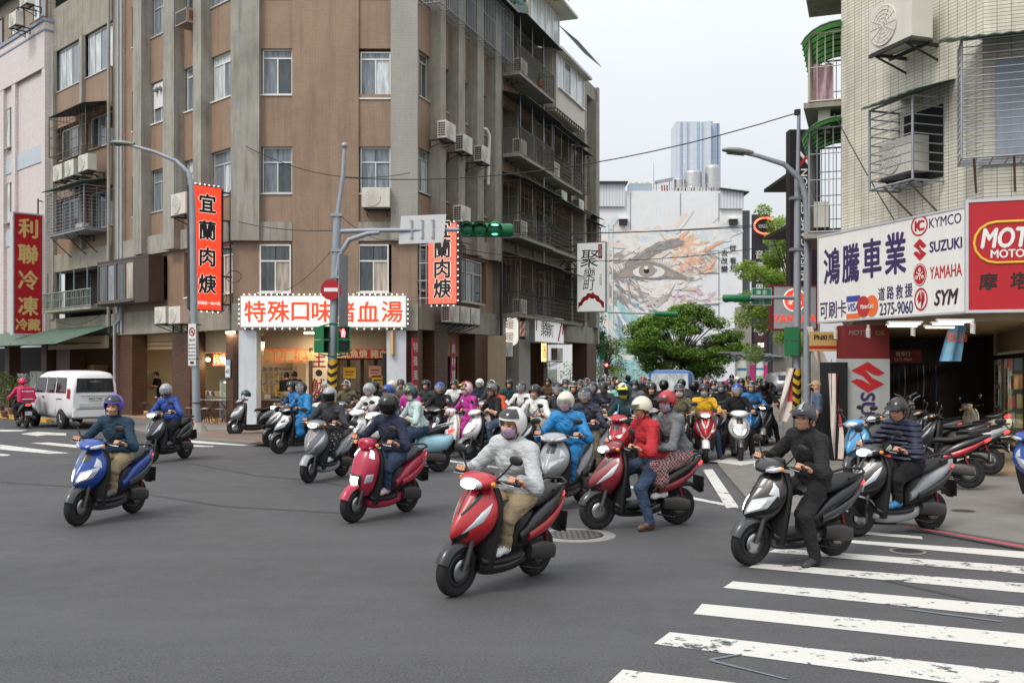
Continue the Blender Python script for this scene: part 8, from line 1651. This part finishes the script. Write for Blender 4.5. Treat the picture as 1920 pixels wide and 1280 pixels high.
duo('apron', 'black', 'dgrey', 1, G(1405, 1059, 1570, 1040), 'black scooter with one bright headlight on the crosswalk', 'man in a black jacket and grey half helmet on the crosswalk', fb('black'), fb('black'), 'half', 'dgrey', roll=-6, foot=1, hood=True, bulk=.026, yaw=22, pitch=0, hacc=pt_('silver'))
duo('bar', 'black', 'silver', 1, G(1607, 1005, 1689, 998), 'black scooter with a glowing amber lamp behind the crosswalk rider', 'man in a quilted navy down jacket with a black cap style helmet', fabric('navy_quilt', C_['navy'], 'quilt'), fb('black'), 'half', 'black', roll=-2, bulk=.035, shoe='sky', pitch=-16, yaw=20)
# second row, left to middle
duo('apron', 'black', 'dgrey', 0, G(523, 850, None, None, 222), 'black scooter under the long blue raincoat', 'rider in a long blue raincoat and dark visor helmet', fabric('sky_rain', S(24, 120, 180), 'rain'), fabric('sky_rain', S(24, 120, 180), 'rain'), 'open', 'dgrey', coat=2, visor='clear', bulk=.04, yaw=12)
duo('bar', 'dgrey', 'black', 1, G(508, 838, None, None, 222), 'dark scooter with a lit lamp left of the blue raincoat', 'rider in a blue jacket half hidden behind the blue raincoat', fb('blue', 'rain'), fb('black'), 'open', 'black', near=True, visor='up')
duo('apron', 'white', 'dgrey', 1, G(660, 862, None, None, 240), 'white scooter with twin lamps between the grey and the pink scooters', 'rider in a white jacket with a pink mask and silver helmet', fb('white'), fb('jean'), 'open', 'silver', visor='clear', mask='pink', foot=1)
duo('bar', 'white', 'dgrey', 1, G(688, 872, None, None, 232), 'white scooter with a bright bar lamp beside the pink scooter', 'man in a navy camouflage jacket over a yellow hood', fabric('camo', C_['navy'], 'camo'), fb('black'), 'half', 'royal', hood=True, yaw=-4, sk=0)
duo('bar', 'grey', 'black', 0, byhead(704, 24.5, 240), 'grey scooter behind the white jacket rider', 'rider with a teal mask and black helmet behind the white jacket rider', fb('black'), fb('black'), 'open', 'black', near=False, mask='teal', visor='up')
duo('retro', 'lblue', 'lblue', 1, place(None, (822, 884), 207), 'light blue retro scooter with a rounded rear body', 'rider in a pale mint sweatshirt with a white mask and green helmet', fb('mint'), fb('jean'), 'open', 'dgreen', mask='white', yaw=18, shoe='black', hacc=mat('lime_stripe', S(140, 200, 60), .4))
duo('bar', 'mag', 'black', 0, byhead(768, 22.0, 235), 'dark scooter ridden in the magenta raincoat', 'rider in a bright magenta raincoat with a navy helmet and white mask', fabric('mag_rain', C_['mag'], 'rain'), fabric('mag_rain', C_['mag'], 'rain'), 'open', 'navy', coat=2, visor='clear', mask='white', bulk=.03)
duo('retro', 'white', 'red', 0, G(832, 858, None, None, 214), 'white and red retro scooter behind the light blue one', 'rider in a magenta and grey raincoat with a pale pink helmet', fabric('mag_rain', C_['mag'], 'rain'), fabric('mag_rain', C_['mag'], 'rain'), 'open', 'lpink', coat=2, visor='up', mask='lavender', bulk=.03)
duo('bar', 'black', 'grey', 0, byhead(800, 27, 240), 'black scooter far behind the magenta raincoat', 'rider in a dark jacket with a navy helmet between the two magenta raincoats', fb('dgrey'), fb('black'), 'open', 'navy', near=False, visor='up')
duo('bar', 'dgrey', 'black', 0, byhead(876, 23.5, 235), 'dark scooter with the colourful helmet rider', 'rider in a black jacket with a pink and yellow helmet', fb('black'), fb('black'), 'mx', 'pink', near=True, hacc=mat('helmet_yellow', S(226, 190, 40), .35))
duo('apron', 'white', 'grey', 1, G(877, 861, None, None, 210), 'white scooter with a lit lamp in front of the man in the black shirt', 'man in a black T-shirt and grey half helmet', fb('black'), fb('ljean'), 'half', 'grey', short=True, yaw=30, foot=-1, bulk=.004)
duo('bar', 'cream', 'black', 1, byhead(929, 22.3, 228), 'pale scooter with a glowing lamp ridden in the orange jacket', 'rider in an orange red jacket with a dark grey helmet', fb('orange'), fb('black'), 'half', 'dgrey', near=True, yaw=10)
duo('bar', 'grey', 'black', 0, byhead(922, 27.0, 240), 'grey scooter behind the orange jacket rider', 'rider with a cream helmet behind the orange jacket', fb('dgrey'), fb('black'), 'open', 'cream', near=False, visor='up')
duo('bar', 'black', 'dgrey', 0, byhead(1004, 19.6, 236), 'black scooter ridden in the white hooded jacket', 'rider in a white hooded jacket with a black visor helmet', fb('white'), fb('khaki'), 'open', 'black', visor='up', hood=True, backpack=fb('olive'))
duo('bar', 'dgrey', 'black', 0, byhead(978, 23.8, 240), 'grey scooter behind the white hooded jacket', 'rider in a white shirt with backpack straps and a dark helmet', fb('white'), fb('black'), 'open', 'dgrey', near=False, visor='clear', backpack=fb('black'))
duo('apron', 'silver', 'dgrey', 0, place(None, (1089, 940), 243), 'silver grey scooter just behind the foreground rider', 'rider in a bright blue rain suit with a cream helmet and pink mask', fabric('sky_rain', S(24, 120, 180), 'rain'), fabric('sky_rain', S(24, 120, 180), 'rain'), 'open', 'cream', visor='clear', mask='pink', bulk=.03, shoe='navy')
duo('bar', 'black', 'silver', 0, place(None, (1122, 893), 240), 'black scooter right of the blue rain suit', 'rider in a dark navy windbreaker with a dark visor helmet', fb('navy', 'rain'), fb('olive'), 'open', 'dgrey', visor='clear', foot=1)
duo('apron', 'red', 'dgrey', 1, G(1152, 884, None, None, 243), 'red scooter with bright twin lamps behind the red jacket driver', 'rider in a dark green jacket with a green and yellow motocross helmet', fb('dgreen'), fb('black'), 'mx', 'dgreen', hacc=mat('mx_yellow', S(206, 200, 50), .35), backpack=fb('sky'))
duo('bar', 'black', 'grey', 0, byhead(1076, 24, 238), 'black scooter behind the blue rain suit rider', 'rider in a black jacket with a glossy white helmet', fb('black'), fb('black'), 'open', 'white', near=False, yaw=30, visor='up')
duo('bar', 'grey', 'black', 0, byhead(1168, 21.5, 240), 'grey scooter left of the motocross helmet rider', 'rider in a navy jacket with a cream and black helmet', fb('navy'), fb('black'), 'open', 'cream', near=False, visor='dark')
duo('bar', 'dgrey', 'black', 1, byhead(1132, 24.5, 236), 'dark scooter ridden by the person looking at a phone', 'rider in a dark grey jacket with a slate cap helmet looking down', fb('dgrey'), fb('black'), 'half', 'dgrey', near=False, pitch=-30)
duo('bar', 'red', 'black', 1, byhead(1160, 27.5, 240), 'red scooter left of the truck with a small amber lamp', 'rider in a mint jacket with a brown striped helmet and white mask', fb('mintc'), fb('black'), 'open', 'brown', near=False, mask='white', hacc=pt_('white'))
for k, (px, Y, tc_, hc_, hk_, mk_, lab) in enumerate(((1100, 31, 'dgrey', 'lpink', 'open', 'blue', 'a pale pink helmet in the far left group'), (1128, 34, 'white', 'black', 'open', 'blue', 'a white top and blue mask in the far group'), (1142, 37, 'grey', 'white', 'open', 'white', 'a grey top and white helmet far back'), (1154, 40, 'yellow', 'red', 'open', None, 'a yellow top and red white helmet far back'), (1062, 29, 'mintc', 'grey', 'open', 'pink', 'a mint top and grey helmet near the arcade'), (1028, 33, 'brown', 'dgrey', 'open', None, 'a brown jacket near the arcade column'), (1178, 44, 'blue', 'black', 'full', None, 'a blue coat left of the truck'), (1216, 31, 'black', 'white', 'open', None, 'a black top half hidden behind the motocross helmet'))):
 duo('bar', ('black', 'grey', 'white', 'red', 'dgrey', 'black', 'silver', 'grey')[k], 'black', 0, byhead(px, Y, 247), 'scooter of the rider with ' + lab, 'rider with ' + lab, fb(tc_), fb('black'), hk_, hc_, near=False, mask=mk_, visor='up')
# right of centre
duo('bar', 'red', 'white', 1, G(1323, 868, None, None, 262), 'red scooter with a white V emblem facing the camera', 'rider in an orange yellow T-shirt with a blue mask and dark helmet', fb('yellow'), fb('jean'), 'open', 'dgrey', mask='blue', foot=1, short=True, visor='up', bulk=.008, hacc=None)
duo('retro', 'rose', 'rose', 1, G(1358, 836, None, None, 258), 'rose coloured retro scooter behind the red one', 'rider in a bright yellow jacket with a magenta helmet', fb('yellow', 'rain'), fb('black'), 'open', 'mag', mask='white', foot=1)
duo('apron', 'white', 'dgrey', 2, G(1388, 866, None, None, 264), 'white scooter with a bright low lamp facing the camera', 'rider in a black jacket with a blue helmet and clear visor', fb('black'), fb('black'), 'open', 'royal', visor='clear', foot=2, shoe='lgrey')
duo('bar', 'dgrey', 'silver', 1, G(1431, 838, None, None, 252), 'dark grey scooter with a pointed nose near the striped pole', 'rider in a black T-shirt and black full face helmet near the striped pole', fb('black'), fb('black'), 'full', 'black', short=True, foot=1)
duo('bar', 'blue', 'black', 0, byhead(1409, 24.5, 255), 'scooter of the rider in the blue jacket behind the white scooter', 'rider in a blue jacket with a magenta and white helmet', fb('blue', 'rain'), fb('black'), 'open', 'white', near=False, hacc=pt_('mag'), visor='up')
for k, (px, Y, tc_, hc_, hk_, mk_, lit, lab) in enumerate(((1274, 20.5, 'olive', 'silver', 'open', 'white', 0, 'a khaki jacket and silver visor helmet behind the red jacket driver'), (1245, 26.5, 'black', 'black', 'full', None, 0, 'all black clothes in front of the truck windscreen'), (1278, 29, 'dgrey', 'dgrey', 'full', None, 0, 'a dark full face helmet right in front of the truck'), (1326, 41, 'red', 'lpink', 'open', 'white', 0, 'a red and white jacket and pink helmet behind the truck'), (1339, 27, 'grey', 'dgrey', 'open', 'white', 0, 'a grey top and mask right of the truck'), (1368, 29, 'dgrey', 'black', 'open', None, 0, 'a dark jacket left of the far yellow jacket'), (1372, 46, 'olive', 'dgrey', 'open', None, 0, 'an olive coat standing tall far back'), (1403, 42, 'yellow', 'brown', 'open', None, 1, 'a yellow jacket and lit lamp far back'), (1390, 31, 'navy', 'black', 'open', None, 0, 'a navy jacket in front of the poster pillars'), (1222, 22.5, 'black', 'dgrey', 'open', None, 0, 'a black jacket beside the motocross helmet rider'))):
 duo(('bar', 'apron')[k % 2], ('black', 'dgrey', 'grey', 'white', 'black', 'red', 'dgrey', 'grey', 'black', 'silver')[k], 'black', lit, byhead(px, Y, 256), 'scooter under the rider with ' + lab.replace(' behind the red jacket driver', ''), 'rider with ' + lab, fb(tc_), fb('black'), hk_, hc_, near=Y < 24, mask=mk_, visor='up')
WH = ['left of the blue raincoat', 'above the metallic grey scooter', 'left of the white jacket', 'right of the camouflage jacket', 'before the right white column', 'left of the pale pink helmet', 'behind the pale pink helmet', 'right of the colourful helmet', 'behind the grey half helmet', 'behind the cream helmet and blue rain suit', 'beside the glossy white helmet', 'behind the navy windbreaker', 'behind the motocross helmet', 'left of the truck cab', 'below the truck mirror', 'right of the truck cab', 'behind the magenta helmet', 'before the poster pillars', 'left of the striped pole']
for k, (px, Y, tc_, hc_, hk_, mk_, bd) in enumerate(((556, 24.8, 'navy', 'black', 'open', None, 'black'), (612, 25.5, 'dgrey', 'silver', 'open', 'white', 'white'), (650, 26.5, 'olive', 'white', 'open', None, 'grey'), (735, 25.8, 'brown', 'cream', 'open', 'blue', 'dgrey'), (752, 29, 'grey', 'brown', 'half', None, 'red'), (826, 23, 'black', 'royal', 'open', None, 'black'), (852, 28, 'white', 'grey', 'open', 'pink', 'grey'), (900, 29.5, 'navy', 'white', 'open', 'white', 'white'), (955, 29, 'dgreen', 'dgrey', 'open', None, 'black'), (1046, 21.8, 'dgrey', 'black', 'open', 'white', 'dgrey'), (1088, 27, 'black', 'silver', 'open', None, 'grey'), (1112, 22.8, 'navy', 'dgrey', 'open', None, 'black'), (1190, 27, 'grey', 'black', 'open', 'blue', 'white'), (1206, 36, 'black', 'red', 'open', None, 'black'), (1302, 25, 'dgrey', 'black', 'full', None, 'black'), (1312, 33, 'white', 'navy', 'open', 'white', 'grey'), (1352, 24.5, 'black', 'silver', 'open', 'blue', 'dgrey'), (1382, 37, 'blue', 'white', 'open', None, 'black'), (1425, 31, 'black', 'dgrey', 'open', None, 'grey'))):
 lab = WH[k]
 duo(('bar', 'apron')[k % 2], bd, 'black', int(k % 3 != 0), byhead(px, Y, 244 + (k * 7) % 15), '%s scooter under the rider %s' % (bd, lab), 'rider in a %s top and %s helmet %s' % (tc_, hc_, lab), fb(tc_), fb('black' if k % 3 else 'jean'), hk_, hc_, near=False, mask=mk_, visor=('up', 'clear')[k % 2], yaw=(k * 37) % 50 - 25, lean=.02 * (k % 3))
# courier at the left, seen from behind
o_, h_ = gnd(42, 801), math.radians(128); mm4 = pm4(o_, h_); scooter('bar', mm4, pt_('black'), pt_('dgrey'), 0, 'black scooter of the courier in pink at the left edge')
rd = rider(mm4, 'courier in a pink jacket and pink helmet riding away at the left', fabric('courier_pink', S(190, 30, 84), 'rain'), fb('black'), mt('black'), 'half', paintm('courier_pink', S(196, 24, 84)), near=True, sk=1)
bag = thing('delivery_bag', 'pink delivery bag with white lettering on the courier', 'bag', mm4 @ Matrix.Translation((-.52, 0, .82))); m_bag = fabric('bag_pink', S(196, 30, 88), 'rain')
loftx([(-.22, .24, .2, .2), (-.21, .24, .23, .235), (0, .24, .235, .24), (.2, .24, .23, .235), (.21, .24, .2, .2)], 10, 24, 9).build('bag', m_bag, bag); me_ = textmesh('foodpanda', .085, bold=.02).copy(); me_.materials.append(m_wsign); link('lettering', me_, bag, Matrix.Translation((-.228, 0, .36)) @ Matrix.Rotation(-math.pi / 2, 4, 'Z')); B().box(-.228, -.222, -.15, .15, .10, .125).build('stripe', m_wsign, bag)
# parked scooters
scooter('apron', pm4(gnd(441, 817) - Vector((math.cos(math.radians(206)), math.sin(math.radians(206)), 0)) * .56, math.radians(206), math.radians(6)), pt_('grey'), pt_('black'), 0, 'grey parked scooter with a helmet on its mirror before the white column', 'parked scooters')
pk = place((441, 817), None, 206); ph = link('parked_helmet', HME['half'], None, pm4(pk[0], pk[1]) @ Matrix.Translation((.33, .3, 1.15)), 'dark blue half helmet hung on the parked grey scooter', 'helmet'); ph.material_slots[0].link = 'OBJECT'; ph.material_slots[0].material = pt_('teal')
for k, (px, py, hd, bd, ac_, lab) in enumerate(((1640, 905, 218, 'sky', 'dgrey', 'blue grey parked scooter in front of the pillar board'), (1745, 912, 158, 'black', 'red', 'black parked scooter with a red tail frame in the shop entrance'), (1792, 886, 150, 'dgrey', 'silver', 'dark parked scooter behind the red tailed one'), (1716, 866, 165, 'black', 'grey', 'black scooter inside the motorcycle shop'), (1950, 950, 240, 'royal', 'black', 'blue scooter cut off by the right edge'), (1672, 884, 215, 'black', 'dgrey', 'black scooter parked close behind the blue grey one'), (1765, 872, 152, 'dgrey', 'black', 'grey scooter deep in the row at the shop entrance'), (1845, 842, 200, 'cream', 'black', 'scooter parked deep in the shop by the glazed front'))):
 c = gnd(px, py, .06); scooter(('bar', 'apron', 'bar', 'bar', 'apron', 'bar', 'apron', 'retro')[k], pm4(c, math.radians(hd), math.radians(7)), pt_(bd), pt_(ac_), 0, lab, 'parked scooters')
# pedestrians
def standing(pos, hd, label, top, bot, shoe, hk, hc, mask=None, arms=0, sk=0, near=True, s=1., bend=0., short=True):
 p = []; V3 = Vector; pel = V3((0, 0, .93)); nk = V3((bend, 0, 1.42 - bend * .35)); ch = pel.lerp(nk, .66)
 p += [('e', tuple(pel), (.12, .16, .13), 2), ('e', tuple(pel.lerp(nk, .35)), (.11, .15, .16), 1), ('e', tuple(ch), (.115, .175, .16), 1)]; limb(p, ch, nk, .11, .06, 1); limb(p, nk, nk + V3((.02, 0, .08)), .054, .05, 0); J = {}
 for q in (-1, 1):
  sh_ = nk + V3((-.01, q * .18, -.05)); el = sh_ + (V3((.02, q * .06, -.28)) if arms == 0 else V3((.08, q * .05, -.26))); wr_ = el + (V3((.06, q * .0, -.23)) if arms == 0 else V3((.2, -q * .06, .05))); limb(p, nk + V3((0, q * .06, -.05)), sh_, .07, .062, 1); limb(p, sh_, el, .058, .048, 1); limb(p, el, wr_, .044, .032, 0 if short else 1); J[q] = (el, wr_, wr_ + (wr_ - el).normalized() * .08)
  hip = pel + V3((0, q * .09, -.03)); kn = V3((.03, q * .1, .5)); an = V3((-.01, q * .1, .09)); limb(p, hip, kn, .092, .062, 2); limb(p, kn, an, .062, .046, 2); limb(p, an + V3((-.03, 0, -.05)), an + V3((.15, q * .01, -.055)), .036, .03, 3)
 hm = Matrix.Translation(nk + V3((.04, 0, .15))) @ Matrix.Rotation(bend * 1.2, 4, 'Y'); me = join_body(p, .0185 if near else .026, .003, nk, J, hm, True, near, [skinm(sk), top, bot, mt(shoe), m_dkeye], 'person')
 o = link('person', me, None, pm4(pos, math.radians(hd), 0, s), label, 'person'); headwear(o, hm, hk, hc, None, mask); return o
mh_ = mat('black_hair', S(22, 20, 20), .5, var=.1)
standing(gnd(1532, 862, .04), 170, 'man in a tan cap, black mask and grey blue shirt beside the pillar board', fb('ljean'), fb('black'), 'black', 'cap', mat('tan_cap', S(160, 138, 108), .8), mask='black', s=.96)
standing(FL.w(FL.x(300, 1.3), 1.3, .1), 225, 'man in a black shirt working in the left shop', fb('black'), fb('black'), 'black', 'hair', mh_, bend=.12, arms=1)
standing(FL.w(FL.x(312, .3), .3, -.35), 240, 'person in a navy shirt sitting low at a table outside the left shop', fb('navy'), fb('black'), 'black', 'hair', mh_, arms=1)
standing(FC.w(FC.x(535, .9), .9, .1), 80, 'customer with a dark vest at the food stall, left one', fb('black'), fb('khaki'), 'black', 'hair', mh_, arms=1, bend=.08); standing(FC.w(FC.x(553, 1.1), 1.1, .1), 100, 'customer in black at the food stall, right one', fb('black'), fb('black'), 'black', 'hair', mh_, arms=1)
standing(gnd(1455, 735), 250, 'distant pedestrian in dark clothes by the silver car', fb('navy'), fb('jean'), 'black', 'hair', mh_, near=False); standing(gnd(1470, 734), 250, 'distant pedestrian in a blue top by the poster pillars', fb('blue'), fb('black'), 'black', 'hair', mh_, near=False)
for q, (F_, x_, y_, lb) in enumerate(((Fr(*W2(FS.w(-5.95, 1.5, 0)), math.radians(-19.76)), 0, -.4, 'pale shelf of boxed parts behind the glazed shop front'), (FX, 1.6, 5.6, 'dark shelf of oil bottles at the back of the motorcycle shop'))):
 sf = thing('shelf', lb, 'shelf', F_.m @ Matrix.Translation((x_, y_, .06))); rq = random.Random(q)
 for z in (.3, .8, 1.3, 1.8):
  B().box(-1.4, 1.4, 0, .35, z, z + .03).build('board', m_wood, sf); x = -1.35
  while x < 1.2: w_ = rq.uniform(.08, .26); h_ = rq.uniform(.15, .4); B().box(x, x + w_, .03, .3, z + .031, z + .03 + h_).build('boxed_part', (lambda i_: mat('pack_%d' % i_, [S(190, 60, 50), S(60, 90, 150), S(220, 200, 120), S(200, 200, 196), S(60, 60, 64), S(90, 140, 100), S(210, 130, 60)][i_], .5))(rq.randrange(7)), sf); x += w_ + .03
# junk drum and parts in the motorcycle shop
dr = thing('scrap_bin', 'grey bin heaped with old scooter parts in the shop entrance', 'bin', Matrix.Translation(gnd(1700, 852, .06)))
B().lathe([(.3, 0), (.32, .02), (.34, .95), (.36, .97), (.33, .97)], 20).build('bin', mat('dull_zinc', S(128, 130, 130), .5, .4, var=.2, streak=.3), dr)
rj = random.Random(5)
for k in range(16):
 a = rj.uniform(0, 6.28); r = rj.uniform(0, .28); p0 = Vector((r * math.cos(a), r * math.sin(a), .95 + rj.uniform(0, .15))); p1 = p0 + Vector((rj.uniform(-.25, .25), rj.uniform(-.2, .2), rj.uniform(.05, .25))); B().path([p0, (p0 + p1) / 2 + Vector((0, 0, .06)), p1], rj.uniform(.012, .035), 6).build('part', (m_chrome, m_blkpl, m_eng, m_white)[k % 4], dr)
tr_ = thing('tool_rack', 'dark rack of hanging belts and cables on the shop back wall', 'rack', Matrix.Translation(at(1690, 688, 25.5) - Vector((0, 0, CAMH))))
B().box(-1.0, 1.0, 0, .1, 2.0, 2.1).build('rail', m_darkst, tr_)
for k in range(12): x = -.9 + k * .16; B().path([(x, -.03, 2.0), (x + .02, -.05, 1.6), (x, -.04, 1.2 - .05 * (k % 3))], .018, 6).build('hanging_cable', (m_steel, m_blkpl, mat('cable_blue', S(60, 80, 110), .5))[k % 3], tr_)
rs = thing('shop_sign', 'small red sign with a phone number inside the motorcycle shop', 'sign', Matrix.Translation(at(1697, 668, 24.0))); B().box(-.4, .4, 0, .03, -.16, .16).build('panel', mat('dull_red_sign', S(120, 24, 30), .5), rs); text('機車行', rs, -.05, .06, -.006, .12, m_wsign); text('2375-9060', rs, -.05, -.07, -.006, .1, m_wsign)
# prototypes are not part of the place
def rmtree(o):
 for c in list(o.children): rmtree(c)
 bpy.data.objects.remove(o)
for o in PROTO.values(): rmtree(o)
